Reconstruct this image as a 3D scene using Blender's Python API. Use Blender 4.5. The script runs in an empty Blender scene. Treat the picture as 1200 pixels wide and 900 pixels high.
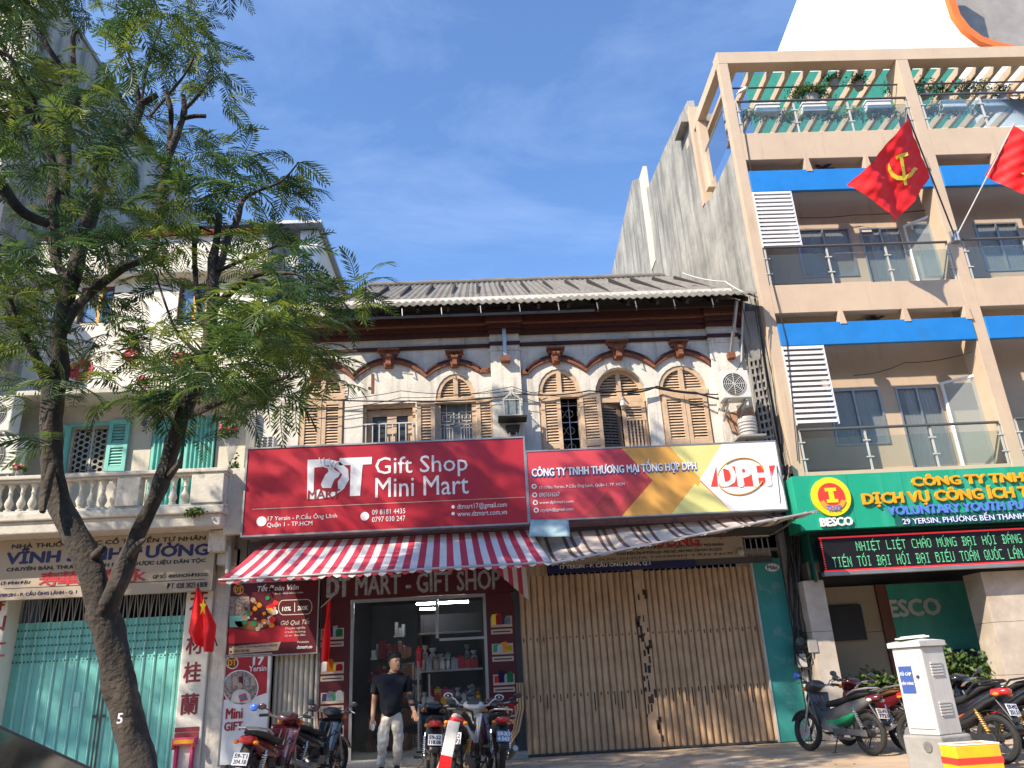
import bpy, bmesh, math, random
from mathutils import Vector, Matrix
from mathutils.geometry import tessellate_polygon
from math import sin, cos, pi, radians, hypot, atan2, sqrt
random.seed(7)
SC = bpy.context.scene
COL = SC.collection

# ------------------------------------------------------------------ camera
YAW, PIT, ROL, FOC = radians(2.53), radians(20.8), radians(-3.12), 915.0
CAM = Vector((0, -14.2, 1.175))
fw = Vector((sin(YAW)*cos(PIT), cos(YAW)*cos(PIT), sin(PIT)))
rt0 = Vector((cos(YAW), -sin(YAW), 0)); up0 = rt0.cross(fw)
rt = cos(ROL)*rt0 + sin(ROL)*up0; up = -sin(ROL)*rt0 + cos(ROL)*up0
cd = bpy.data.cameras.new('camera'); cam = bpy.data.objects.new('camera', cd); COL.objects.link(cam)
cam.matrix_world = Matrix(((rt.x, up.x, -fw.x, CAM.x), (rt.y, up.y, -fw.y, CAM.y), (rt.z, up.z, -fw.z, CAM.z), (0, 0, 0, 1)))
cd.sensor_width = 36; cd.lens = 36*FOC/1200; cd.clip_start = .05; cd.clip_end = 3000
SC.camera = cam

# ------------------------------------------------------------------ sun and sky
SUNDIR = Vector((1.25, 1.0, -1.35)).normalized()          # the way the light travels
ELEV = math.asin(-SUNDIR.z); AZ = atan2(-SUNDIR.x, -SUNDIR.y)
sl = bpy.data.lights.new('sun', 'SUN'); sl.energy = 5.0; sl.angle = radians(.5); sl.color = (1, .88, .72)
so = bpy.data.objects.new('sun', sl); COL.objects.link(so)
so.rotation_euler = SUNDIR.to_track_quat('-Z', 'Y').to_euler(); so.location = (-20, -20, 30)
w = bpy.data.worlds.new('World'); SC.world = w; w.use_nodes = True
nt = w.node_tree; N = nt.nodes; L = nt.links; N.clear()
sky = N.new('ShaderNodeTexSky'); sky.sky_type = 'NISHITA'; sky.sun_disc = False
sky.sun_elevation = ELEV; sky.sun_rotation = AZ % (2*pi); sky.air_density = 1.0; sky.dust_density = .6; sky.ozone_density = 2.0
tc = N.new('ShaderNodeTexCoord'); mp = N.new('ShaderNodeMapping'); mp.inputs['Scale'].default_value = (1.2, 1.2, 3.2)
nz = N.new('ShaderNodeTexNoise'); nz.inputs['Scale'].default_value = 1.7; nz.inputs['Detail'].default_value = 7; nz.inputs['Roughness'].default_value = .62; nz.inputs['Distortion'].default_value = .5
rp = N.new('ShaderNodeValToRGB'); rp.color_ramp.elements[0].position = .50; rp.color_ramp.elements[1].position = .82
rp.color_ramp.elements[1].color = (.22, .22, .22, 1)
mx = N.new('ShaderNodeMix'); mx.data_type = 'RGBA'; mx.inputs[7].default_value = (6.0, 7.4, 9.4, 1)
bg = N.new('ShaderNodeBackground'); bg.inputs['Strength'].default_value = .11
ow = N.new('ShaderNodeOutputWorld')
L.new(tc.outputs['Generated'], mp.inputs['Vector']); L.new(mp.outputs[0], nz.inputs['Vector']); L.new(nz.outputs[0], rp.inputs[0])
tint = N.new('ShaderNodeMix'); tint.data_type = 'RGBA'; tint.blend_type = 'MULTIPLY'; tint.inputs[0].default_value = 1; tint.inputs[7].default_value = (1.10, 1.34, 1.62, 1)
L.new(sky.outputs[0], tint.inputs[6]); L.new(rp.outputs[0], mx.inputs[0]); L.new(tint.outputs[2], mx.inputs[6]); L.new(mx.outputs[2], bg.inputs[0]); L.new(bg.outputs[0], ow.inputs[0])
SC.view_settings.view_transform = 'Standard'; SC.view_settings.look = 'None'; SC.view_settings.exposure = 0.74; SC.view_settings.gamma = 1
SC.cycles.max_bounces = 8; SC.cycles.transparent_max_bounces = 16

# ------------------------------------------------------------------ measuring: photo pixel (1200x900) -> point on an upright plane at its real depth
def ray(x, y): return (rt*((x-600)/FOC) + up*(-(y-450)/FOC) + fw)
def at(x, y, Y=0.0):
    d = ray(x, y); return CAM + d*((Y-CAM.y)/d.y)
def atX(x, y, X):
    d = ray(x, y); return CAM + d*((X-CAM.x)/d.x)
def rect(x0, y0, x1, y1, Y=0.0):
    xm, ym = (x0+x1)/2, (y0+y1)/2
    return at(x0, ym, Y).x, at(x1, ym, Y).x, at(xm, y1, Y).z, at(xm, y0, Y).z
def X_(x, y, Y=0.0): return at(x, y, Y).x
def Z_(x, y, Y=0.0): return at(x, y, Y).z

# ------------------------------------------------------------------ materials
MATS = {}
def mat(name, col, rough=.75, var=.18, scale=2.5, bump=.15, bscale=25, metal=0, dirt=None, damt=.5, dscale=1.2, streak=False, spec=.5, trans=0, emit=0, coat=0, dthr=.5):
    if name in MATS: return MATS[name]
    m = bpy.data.materials.new(name); m.use_nodes = True; MATS[name] = m
    t = m.node_tree; n = t.nodes; l = t.links; b = n['Principled BSDF']
    b.inputs['Roughness'].default_value = rough; b.inputs['Metallic'].default_value = metal
    b.inputs['Specular IOR Level'].default_value = spec; b.inputs['Coat Weight'].default_value = coat
    g = n.new('ShaderNodeNewGeometry')
    mp = n.new('ShaderNodeMapping'); l.new(g.outputs['Position'], mp.inputs[0])
    n1 = n.new('ShaderNodeTexNoise'); n1.inputs['Scale'].default_value = scale; n1.inputs['Detail'].default_value = 8; n1.inputs['Roughness'].default_value = .65
    l.new(g.outputs['Position'], n1.inputs['Vector'])
    mr = n.new('ShaderNodeMapRange'); mr.inputs[1].default_value = .3; mr.inputs[2].default_value = .7; mr.inputs[3].default_value = 1-var; mr.inputs[4].default_value = 1+var*.5
    l.new(n1.outputs[0], mr.inputs[0])
    mu = n.new('ShaderNodeMix'); mu.data_type = 'RGBA'; mu.blend_type = 'MULTIPLY'; mu.inputs[0].default_value = 1
    mu.inputs[6].default_value = (*col, 1); l.new(mr.outputs[0], mu.inputs[7])
    last = mu.outputs[2]
    if dirt:
        n2 = n.new('ShaderNodeTexNoise'); n2.inputs['Scale'].default_value = dscale; n2.inputs['Detail'].default_value = 9; n2.inputs['Roughness'].default_value = .7
        if streak: mp.inputs['Scale'].default_value = (3.5, 3.5, .35)
        l.new(mp.outputs[0], n2.inputs['Vector'])
        r = n.new('ShaderNodeMapRange'); r.inputs[1].default_value = dthr; r.inputs[2].default_value = dthr+.16; r.inputs[4].default_value = damt
        l.new(n2.outputs[0], r.inputs[0])
        m2 = n.new('ShaderNodeMix'); m2.data_type = 'RGBA'; l.new(r.outputs[0], m2.inputs[0]); l.new(last, m2.inputs[6]); m2.inputs[7].default_value = (*dirt, 1)
        last = m2.outputs[2]
    l.new(last, b.inputs['Base Color'])
    if bump:
        n3 = n.new('ShaderNodeTexNoise'); n3.inputs['Scale'].default_value = bscale; n3.inputs['Detail'].default_value = 5
        l.new(g.outputs['Position'], n3.inputs['Vector'])
        bp = n.new('ShaderNodeBump'); bp.inputs['Strength'].default_value = bump; bp.inputs['Distance'].default_value = .02
        l.new(n3.outputs[0], bp.inputs['Height']); l.new(bp.outputs[0], b.inputs['Normal'])
    rr = n.new('ShaderNodeMapRange'); rr.inputs[3].default_value = max(0, rough-.12); rr.inputs[4].default_value = min(1, rough+.12); l.new(n1.outputs[0], rr.inputs[0]); l.new(rr.outputs[0], b.inputs['Roughness'])
    if trans: b.inputs['Transmission Weight'].default_value = trans
    if emit:
        b.inputs['Emission Color'].default_value = (*col, 1); b.inputs['Emission Strength'].default_value = emit
    return m
def glass(name, col, alpha, rough=.03, ior=1.3):
    m = bpy.data.materials.new(name); m.use_nodes = True; n = m.node_tree.nodes; l = m.node_tree.links; n.clear()
    tr = n.new('ShaderNodeBsdfTransparent'); tr.inputs[0].default_value = (*col, 1)
    gl = n.new('ShaderNodeBsdfGlossy'); gl.inputs['Roughness'].default_value = rough
    df = n.new('ShaderNodeBsdfDiffuse'); df.inputs[0].default_value = (.5, .55, .55, 1)
    fr = n.new('ShaderNodeFresnel'); fr.inputs[0].default_value = ior
    m1 = n.new('ShaderNodeMixShader'); m1.inputs[0].default_value = alpha; l.new(tr.outputs[0], m1.inputs[1]); l.new(df.outputs[0], m1.inputs[2])
    m2 = n.new('ShaderNodeMixShader'); l.new(fr.outputs[0], m2.inputs[0]); l.new(m1.outputs[0], m2.inputs[1]); l.new(gl.outputs[0], m2.inputs[2])
    o = n.new('ShaderNodeOutputMaterial'); l.new(m2.outputs[0], o.inputs[0]); MATS[name] = m; return m
def leafmat(name, c1, c2):
    m = bpy.data.materials.new(name); m.use_nodes = True; n = m.node_tree.nodes; l = m.node_tree.links; n.clear()
    g = n.new('ShaderNodeNewGeometry'); no = n.new('ShaderNodeTexNoise'); no.inputs['Scale'].default_value = 1.6; no.inputs['Detail'].default_value = 4
    l.new(g.outputs['Position'], no.inputs['Vector'])
    r = n.new('ShaderNodeMapRange'); r.inputs[1].default_value = .42; r.inputs[2].default_value = .72; l.new(no.outputs[0], r.inputs[0])
    mi = n.new('ShaderNodeMix'); mi.data_type = 'RGBA'; l.new(r.outputs[0], mi.inputs[0]); mi.inputs[6].default_value = (*c1, 1); mi.inputs[7].default_value = (*c2, 1)
    d = n.new('ShaderNodeBsdfPrincipled'); d.inputs['Roughness'].default_value = .5; l.new(mi.outputs[2], d.inputs['Base Color']); d.inputs['Specular IOR Level'].default_value = .4
    t = n.new('ShaderNodeBsdfTranslucent'); l.new(mi.outputs[2], t.inputs[0])
    ms = n.new('ShaderNodeMixShader'); ms.inputs[0].default_value = .35; l.new(d.outputs[0], ms.inputs[1]); l.new(t.outputs[0], ms.inputs[2])
    o = n.new('ShaderNodeOutputMaterial'); l.new(ms.outputs[0], o.inputs[0]); MATS[name] = m; return m

# ------------------------------------------------------------------ objects
ORG = {}
def tag(o, label=None, cat=None, group=None, kind=None):
    if label: o['label'] = label
    if cat: o['category'] = cat
    if group: o['group'] = group
    if kind: o['kind'] = kind
    return o
def thing(name, label, cat, loc=(0, 0, 0), group=None):
    o = bpy.data.objects.new(name, None); COL.objects.link(o); o.location = loc; o.empty_display_size = .2
    ORG[o.name] = Vector(loc); return tag(o, label, cat, group)
def org(o): return ORG[o.name] if o is not None else Vector((0, 0, 0))
def frame_of(path):
    out = []
    for i in range(len(path)):
        a = path[max(i-1, 0)]; b = path[min(i+1, len(path)-1)]
        out.append((b-a).normalized())
    return out
class MB:
    def __init__(s): s.v = []; s.f = []
    def add(s, vs, fs):
        k = len(s.v); s.v += [Vector(p) for p in vs]; s.f += [tuple(i+k for i in q) for q in fs]; return s
    def box(s, x0, x1, y0, y1, z0, z1):
        return s.add([(x0,y0,z0),(x1,y0,z0),(x1,y1,z0),(x0,y1,z0),(x0,y0,z1),(x1,y0,z1),(x1,y1,z1),(x0,y1,z1)],
                     [(0,3,2,1),(4,5,6,7),(0,1,5,4),(1,2,6,5),(2,3,7,6),(3,0,4,7)])
    def quad(s, a, b, c, d): return s.add([a, b, c, d], [(0,1,2,3)])
    def bar(s, a, b, wx, wy=None, upv=(0, 0, 1)):
        a = Vector(a); b = Vector(b); wy = wy or wx; d = (b-a).normalized(); u = Vector(upv)
        if abs(d.dot(u)) > .95: u = Vector((0, 1, 0))
        p = d.cross(u).normalized()*wx/2; q = p.cross(d).normalized()*wy/2
        return s.add([a-p-q, a+p-q, a+p+q, a-p+q, b-p-q, b+p-q, b+p+q, b-p+q], [(0,3,2,1),(4,5,6,7),(0,1,5,4),(1,2,6,5),(2,3,7,6),(3,0,4,7)])
    def prism(s, outer, y0, y1, holes=(), axis='Y'):
        loops = [[Vector((p[0], p[1], 0)) for p in lp] for lp in [outer]+list(holes)]
        tris = tessellate_polygon(loops); flat = [p for lp in loops for p in lp]; n = len(flat)
        if axis == 'Y': f3 = lambda p, y: (p.x, y, p.y)
        elif axis == 'X': f3 = lambda p, y: (y, p.x, p.y)
        else: f3 = lambda p, y: (p.x, p.y, y)
        vs = [f3(p, y0) for p in flat]+[f3(p, y1) for p in flat]
        fs = [tuple(t) for t in tris]+[tuple(i+n for i in reversed(t)) for t in tris]
        k = 0
        for lp in loops:
            m = len(lp)
            for i in range(m): j = (i+1) % m; fs.append((k+i, k+j, k+j+n, k+i+n))
            k += m
        return s.add(vs, fs)
    def tube(s, path, r, n=8, cap=True, sx=1, sy=1):
        path = [Vector(p) for p in path]; rs = r if hasattr(r, '__len__') else [r]*len(path)
        T = frame_of(path); u = Vector((0, 0, 1)) if abs(T[0].z) < .9 else Vector((0, 1, 0)); vs = []
        for p, t, q in zip(path, T, rs):
            a = t.cross(u)
            if a.length < 1e-4: a = t.orthogonal()
            a.normalize(); b = a.cross(t).normalized(); u = b
            for i in range(n): c = 2*pi*i/n; vs.append(p+a*cos(c)*q*sx+b*sin(c)*q*sy)
        m = len(path); fs = [(i*n+j, i*n+(j+1) % n, (i+1)*n+(j+1) % n, (i+1)*n+j) for i in range(m-1) for j in range(n)]
        if cap: fs += [tuple(range(n))[::-1], tuple((m-1)*n+i for i in range(n))]
        return s.add(vs, fs)
    def lathe(s, prof, c=(0, 0, 0), n=16, axis='Z'):
        vs = []; c = Vector(c)
        for r, h in prof:
            for i in range(n):
                a = 2*pi*i/n; p = (r*cos(a), r*sin(a), h)
                if axis == 'Y': p = (p[0], p[2], p[1])
                if axis == 'X': p = (p[2], p[0], p[1])
                vs.append(c+Vector(p))
        m = len(prof); fs = [(i*n+j, i*n+(j+1) % n, (i+1)*n+(j+1) % n, (i+1)*n+j) for i in range(m-1) for j in range(n)]
        fs += [tuple(range(n))[::-1], tuple((m-1)*n+i for i in range(n))]
        return s.add(vs, fs)
    def loft(s, rings, cap=True):
        n = len(rings[0]); vs = [p for r in rings for p in r]; m = len(rings)
        fs = [(i*n+j, i*n+(j+1) % n, (i+1)*n+(j+1) % n, (i+1)*n+j) for i in range(m-1) for j in range(n)]
        if cap: fs += [tuple(range(n))[::-1], tuple((m-1)*n+i for i in range(n))]
        return s.add(vs, fs)
    def ball(s, c, r, n=12, m=8, sc=(1, 1, 1)):
        c = Vector(c)
        rings = [[c+Vector((r*sc[0]*sin(pi*(i+.02)/m)*cos(2*pi*j/n), r*sc[1]*sin(pi*(i+.02)/m)*sin(2*pi*j/n), r*sc[2]*cos(pi*i/m))) for j in range(n)] for i in range(m+1)]
        return s.loft(rings)
    def grid(s, fn, nu, nv):
        vs = [fn(i/nu, j/nv) for j in range(nv+1) for i in range(nu+1)]
        return s.add(vs, [(j*(nu+1)+i, j*(nu+1)+i+1, (j+1)*(nu+1)+i+1, (j+1)*(nu+1)+i) for j in range(nv) for i in range(nu)])
    def build(s, name, m, parent=None, smooth=False, label=None, cat=None, group=None, kind=None, bevel=0, loc=None, solid=0, fixn=True):
        o0 = org(parent) if parent is not None else Vector(loc or (0, 0, 0))
        me = bpy.data.meshes.new(name); me.from_pydata([p-o0 for p in s.v], [], s.f)
        if isinstance(m, str): m = MATS[m]
        me.materials.append(m)
        if fixn:
            b = bmesh.new(); b.from_mesh(me); bmesh.ops.recalc_face_normals(b, faces=b.faces); b.to_mesh(me); b.free()
        if smooth:
            me.shade_smooth(); me.set_sharp_from_angle(angle=radians(40 if smooth is True else smooth))
        o = bpy.data.objects.new(name, me); COL.objects.link(o)
        if parent is not None: o.parent = parent
        else: o.location = o0
        ORG[o.name] = o0
        if bevel:
            k = o.modifiers.new('bevel', 'BEVEL'); k.width = bevel; k.segments = 2; k.limit_method = 'ANGLE'
        if solid:
            k = o.modifiers.new('solid', 'SOLIDIFY'); k.thickness = solid
        return tag(o, label, cat, group, kind)
def inst(o, off, parent, scale=None):
    c = o.copy(); COL.objects.link(c); c.parent = parent; c.location = Vector(off)
    if scale: c.scale = scale
    ORG[c.name] = org(parent); return c
def kids(o): return [c for c in bpy.data.objects if c.parent == o]
def copy_tree(o, parent=None, km=None):
    km = km or {}
    if not km:
        for c in bpy.data.objects:
            if c.parent: km.setdefault(c.parent.name, []).append(c)
    c = o.copy(); COL.objects.link(c); c.parent = parent; ORG[c.name] = org(o)
    for ch in km.get(o.name, []): copy_tree(ch, c, km)
    return c
HORN = {'Ơ': 'O', 'Ờ': 'Ò', 'Ớ': 'Ó', 'Ở': 'O', 'Ỡ': 'Õ', 'Ợ': 'Ọ', 'ơ': 'o', 'ờ': 'ò', 'ớ': 'ó', 'ợ': 'ọ'}
def raw_text(body, shear=0, res=2):
    cu = bpy.data.curves.new('t', 'FONT'); cu.body = body; cu.resolution_u = res; cu.shear = shear
    ob = bpy.data.objects.new('t', cu); COL.objects.link(ob)
    me = bpy.data.meshes.new_from_object(ob); bpy.data.objects.remove(ob); bpy.data.curves.remove(cu); return me
def text(body, x0, x1, z0, z1, Y, m, parent, name='lettering', bold=0.0, ext=.004, shear=0, keep=False, res=2, res_path=None):
    horns = []; clean = ''.join(HORN.get(c, c) for c in body)
    for i, c in enumerate(body):
        if c in HORN:
            mm = raw_text(clean[:i]+('O' if c.isupper() else 'o'), shear, res); hx_ = max(v.co.x for v in mm.vertices); hy_ = .69 if c.isupper() else .49; horns.append((hx_-.10, hy_)); bpy.data.meshes.remove(mm)
    me = raw_text(clean, shear, res)
    xs = [v.co.x for v in me.vertices]; ys = [v.co.y for v in me.vertices]
    ax, bx, ay, by = min(xs), max(xs), min(ys), max(ys); sx = (x1-x0)/(bx-ax); sy = (z1-z0)/(by-ay)
    if keep: sx = min(sx, sy); sy = sx
    b = bmesh.new(); b.from_mesh(me); bpy.data.meshes.remove(me)
    for hx_, hy_ in horns:
        vs_ = [b.verts.new(p) for p in ((hx_, hy_-.075, 0), (hx_+.09, hy_-.06, 0), (hx_+.155, hy_+.03, 0), (hx_+.155, hy_+.10, 0), (hx_+.09, hy_+.10, 0), (hx_+.085, hy_+.02, 0), (hx_, hy_-.02, 0))]
        b.faces.new((vs_[0], vs_[1], vs_[5], vs_[6])); b.faces.new((vs_[1], vs_[2], vs_[3], vs_[4], vs_[5]))
    bmesh.ops.remove_doubles(b, verts=b.verts, dist=1e-5)
    if ext:
        r = bmesh.ops.extrude_face_region(b, geom=b.faces[:])
        top = [v for v in r['geom'] if isinstance(v, bmesh.types.BMVert)]
        for v in top: v.co.z += 1
    o0 = org(parent)
    for v in b.verts:
        zz = v.co.z
        v.co = Vector((x0+(v.co.x-ax)*sx, Y-zz*ext, z0+(v.co.y-ay)*sy))-o0
    if bold > .003:
        src = b.copy(); tm = bpy.data.meshes.new('t'); src.to_mesh(tm); src.free(); bd = bold*min(sx*1.0, sy*1.6)
        for k, (dx, dz) in enumerate(((-1, 0), (1, 0), (0, -.7), (0, .7), (-.7, -.5), (.7, .5))):
            n0 = len(b.verts); b.from_mesh(tm); b.verts.ensure_lookup_table()
            for v in b.verts[n0:]: v.co += Vector((dx*bd, -(.0003*(k+1)), dz*bd))
        bpy.data.meshes.remove(tm)
    bmesh.ops.recalc_face_normals(b, faces=b.faces)
    me = bpy.data.meshes.new(name); b.to_mesh(me); b.free(); me.materials.append(MATS[m] if isinstance(m, str) else m)
    o = bpy.data.objects.new(name, me); COL.objects.link(o); o.parent = parent; ORG[o.name] = o0
    return o
def ptext(body, x0, y0, x1, y1, Y, m, parent, **k):
    a = rect(x0, y0, x1, y1, Y); return text(body, a[0], a[1], a[2], a[3], Y, m, parent, **k)
def arc(cx, cz, rx, rz, a0, a1, n): return [(cx+rx*cos(a0+(a1-a0)*i/n), cz+rz*sin(a0+(a1-a0)*i/n)) for i in range(n+1)]

# palette
mat('wall_white', (.67, .63, .555), .9, .22, 2.5, .35, 18, dirt=(.26, .22, .18), damt=.7, dscale=1.6, streak=True, dthr=.52)
mat('trim_red', (.060, .014, .010), .75, .35, 9, .3, 30, dirt=(.05, .02, .015), damt=.5, dscale=5)
mat('trim_orange', (.21, .072, .036), .7, .35, 14, .3, 30, dirt=(.10, .03, .02), damt=.6, dscale=9)
mat('shutter_wood', (.56, .40, .26), .65, .2, 6, .15, 40, dirt=(.30, .19, .12), damt=.5, dscale=4)
mat('shutter_dark', (.20, .15, .11), .7, .25, 6, .15, 40)
mat('roof_cement', (.185, .170, .148), .95, .3, 3, .4, 30, dirt=(.10, .09, .08), damt=.6, dscale=2)
mat('roof_wood', (.03, .022, .018), .9, .3)
mat('sign_red', (.42, .020, .034), .34, .14, 1.5, .35, 1.6, spec=.5, dirt=(.30, .03, .04), damt=.35, dscale=1.5, streak=True)
mat('sign_red_dark', (.075, .004, .009), .45, .1)
mat('sign_white', (.78, .78, .78), .35, .05)
mat('sign_black', (.02, .02, .02), .6, .1)
mat('steel', (.42, .42, .42), .4, .15, metal=.7)
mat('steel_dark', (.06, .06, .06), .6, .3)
mat('tan_gate', (.52, .345, .20), .5, .25, 3, .12, 20, dirt=(.17, .085, .04), damt=.6, dscale=2.6, streak=True, dthr=.53)
mat('gate_rust', (.05, .035, .025), .85, .4, 8)
mat('teal_gate', (.19, .57, .52), .5, .12, 2, .08, 20, dirt=(.10, .30, .27), damt=.5, dscale=1.6, streak=True)
mat('teal_light', (.32, .70, .64), .5, .1, 2, .05)
mat('teal_panel', (.035, .27, .24), .55, .2, 3, .1, dirt=(.35, .36, .33), damt=.75, dscale=2.2, dthr=.55)
mat('teal_wood', (.20, .55, .48), .6, .15, 6)
mat('cream', (.62, .57, .47), .9, .12, 2, .25, 20, dirt=(.30, .27, .22), damt=.5, dscale=1.2, streak=True, dthr=.56)
mat('cream_light', (.80, .76, .66), .9, .1, 2, .2, 20, dirt=(.45, .42, .36), damt=.4, dscale=1.5, streak=True, dthr=.6)
mat('balcony_plaster', (.58, .55, .48), .9, .25, 3, .35, 25, dirt=(.10, .085, .07), damt=.8, dscale=3.0, dthr=.54)
mat('concrete', (.30, .29, .27), .95, .3, 2, .4, 15, dirt=(.12, .115, .11), damt=.6, dscale=.9, streak=True, dthr=.5)
mat('concrete_wall', (.36, .345, .30), .95, .45, .9, .6, 6, dirt=(.12, .12, .11), damt=.85, dscale=.9, streak=True, dthr=.47)
mat('tan_paint', (.53, .405, .29), .85, .1, 1.5, .12, 20, dirt=(.33, .24, .165), damt=.5, dscale=1.4, streak=True, dthr=.55)
mat('blue_panel', (.012, .19, .55), .5, .1, 3, .05, dirt=(.03, .15, .36), damt=.4, dscale=2)
mat('louvre_white', (.74, .74, .76), .5, .06)
mat('white_paint', (.80, .79, .76), .8, .08, 1, .15, 12, dirt=(.36, .36, .36), damt=.5, dscale=.9, streak=True, dthr=.55)
mat('orange_paint', (.75, .16, .03), .6, .1)
mat('green_sign', (.015, .33, .20), .4, .1, 2, .03, dirt=(.05, .38, .28), damt=.5, dscale=1, streak=True)
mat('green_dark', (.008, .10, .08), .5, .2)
mat('gold', (.80, .36, .015), .4, .1)
mat('yellow', (.85, .62, .02), .4, .1)
mat('blue_letter', (.10, .20, .62), .4, .1)
mat('navy', (.012, .014, .09), .5, .1)
mat('black_letter', (.02, .02, .025), .6, .1)
mat('red_letter', (.45, .02, .03), .6, .1)
mat('maroon_letter', (.26, .035, .045), .7, .3, 8)
mat('led_green', (.12, .52, .27), .5, .1, emit=.25)
mat('led_red', (.8, .03, .04), .5, .1, emit=.35)
mat('led_face', (.012, .010, .012), .35, .1)
mat('stone', (.50, .43, .36), .5, .25, 3, .1, 12, dirt=(.36, .28, .21), damt=.6, dscale=1.6)
mat('panel_beige', (.30, .26, .19), .7, .1)
mat('brown_frame', (.13, .045, .025), .6, .2)
mat('interior_teal', (.04, .36, .28), .5, .2)
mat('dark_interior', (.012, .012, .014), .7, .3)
mat('interior_wall', (.07, .07, .078), .7, .3)
mat('curtain', (.62, .61, .58), .9, .1, 10)
mat('bark', (.052, .041, .032), .95, .5, 9, 1.0, 28, dirt=(.17, .13, .095), damt=.55, dscale=2.8, dthr=.56)
mat('asphalt', (.05, .05, .05), .9, .3, 6, .4, 60)
mat('pavement', (.50, .37, .25), .8, .35, 2.2, .25, 14, dirt=(.44, .36, .27), damt=.7, dscale=1.1)
mat('kerb', (.30, .29, .27), .9, .25)
mat('skin', (.60, .33, .20), .55, .1, 10, .05)
mat('hair', (.012, .010, .010), .5, .2, 30, .4, 60)
mat('tshirt', (.007, .008, .014), .85, .2, 12, .35, 14)
mat('trousers', (.72, .67, .58), .85, .1, 10, .5, 14)
mat('tyre', (.022, .022, .022), .85, .25, 20)
mat('rim', (.07, .07, .075), .4, .2, metal=.6)
mat('chrome', (.62, .62, .62), .2, .1, metal=1)
mat('alloy', (.36, .35, .33), .45, .2, 10, metal=.7)
mat('plastic', (.022, .022, .025), .45, .25, 10, .05)
mat('black_paint', (.012, .013, .018), .18, .1, spec=.6, coat=.6)
mat('maroon_paint', (.10, .008, .012), .2, .1, coat=.6)
mat('red_paint', (.42, .012, .02), .25, .1, coat=.5)
mat('bike_white', (.62, .60, .58), .3, .1, coat=.4)
mat('bike_grey', (.10, .10, .10), .4, .2)
mat('seat_vinyl', (.018, .018, .019), .6, .15, 14)
mat('tail_red', (.55, .02, .02), .15, .1, coat=.8)
mat('lens', (.75, .75, .72), .1, .1, coat=.5)
mat('amber', (.75, .22, .02), .2, .1)
mat('plate', (.62, .63, .65), .5, .05)
mat('plate_blue', (.10, .22, .42), .5, .1)
mat('green_paint', (.02, .28, .12), .3, .2)
mat('rust', (.20, .075, .03), .9, .4, 12, .4)
mat('gold_metal', (.45, .27, .08), .4, .1, metal=.5)
mat('blue_lens', (.05, .14, .65), .2, .1, coat=.5)
mat('bracket_orange', (.62, .13, .02), .4, .1)
mat('flag_red', (.86, .012, .014), .7, .1, 3, .05)
mat('cabinet', (.58, .57, .54), .5, .1, 3, .05, dirt=(.42, .40, .36), damt=.5, dscale=2, streak=True)
mat('crate_yellow', (.85, .47, .015), .6, .12, 6, .1, dirt=(.55, .30, .05), damt=.5, dscale=5)
mat('foam', (.72, .70, .65), .8, .1)
mat('tape_red', (.68, .05, .035), .4, .05)
mat('tarp_blue', (.26, .38, .42), .35, .2, 4, .4, 9)
mat('cable', (.015, .015, .015), .7, .2)
mat('pvc', (.50, .49, .46), .5, .2)
mat('ac_white', (.62, .61, .57), .6, .1, 3, .05, dirt=(.36, .34, .30), damt=.6, dscale=3)
mat('grille_dark', (.05, .05, .05), .6, .2)
mat('brick', (.42, .24, .15), .9, .3, 9, .5, 20)
mat('tile_red', (.42, .11, .05), .8, .3, 8, .3)
mat('mesh_green', (.03, .24, .18), .8, .2, 8)
mat('pot', (.30, .28, .26), .8, .2)
mat('flower_pink', (.60, .06, .16), .6, .2)
mat('tube_light', (.95, .97, 1.0), .5, 0, emit=32.0, bump=0)
mat('paving', (.50, .36, .235), .75, .35, 1.1, .3, 14, dirt=(.42, .37, .30), damt=.8, dscale=1.7, dthr=.48)
mat('fallen', (.22, .17, .05), .8, .4, 20)
mat('paper', (.62, .55, .48), .6, .06)
mat('maroon_print', (.085, .004, .011), .4, .1)
mat('tan_print', (.48, .36, .28), .6, .1)
mat('awning_red', (.50, .035, .07), .7, .15, 6, .15, 9, dirt=(.30, .03, .05), damt=.4, dscale=3)
mat('awning_white', (.66, .62, .60), .7, .12, 6, .15, 9, dirt=(.42, .38, .36), damt=.5, dscale=3)
mat('awning_old', (.50, .43, .37), .8, .2, 6, .25, 9, dirt=(.28, .21, .17), damt=.6, dscale=2.5)
mat('awning_brown', (.11, .06, .05), .8, .2)
mat('orange_bar', (.70, .32, .05), .5, .1)
mat('window_blue', (.10, .20, .36), .12, .1, spec=.9)
mat('window_dark', (.045, .05, .055), .15, .2, spec=.5)
mat('blue_sticker', (.05, .10, .33), .5, .1)
mat('sign_cream', (.40, .33, .245), .6, .12, 2, .05, dirt=(.36, .29, .2), damt=.5, dscale=1)
mat('dph_orange', (.66, .34, .08), .34, .08, 1.5, .3, 1.6); mat('dph_yellow', (.66, .62, .24), .34, .08, 1.5, .3, 1.6); mat('dph_red', (.56, .06, .08), .34, .1, 1.5, .3, 1.6)
mat('dph_rose', (.42, .06, .06), .32, .05); mat('dph_letter', (.75, .06, .04), .4, .05); mat('dph_orange2', (.66, .36, .07), .32, .05)
mat('car_paint', (.006, .008, .016), .38, .02, spec=.2, bump=0)
mat('car_glass', (.006, .008, .01), .12, 0, spec=.9, bump=0)
mat('frosted', (.15, .17, .165), .4, .5, 9)
mat('crate_rim', (.6, .58, .52))
mat('poster_grey', (.34, .36, .38), .6, .5, 22, 0); mat('poster_photo', (.40, .30, .27), .6, .9, 30, 0, dirt=(.06, .10, .09), damt=.8, dscale=16, dthr=.48)
glass('glass_rail', (.86, .92, .91), .05); glass('glass_shop', (.62, .64, .64), .012); glass('glass_folding', (.78, .86, .86), .28)
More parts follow.
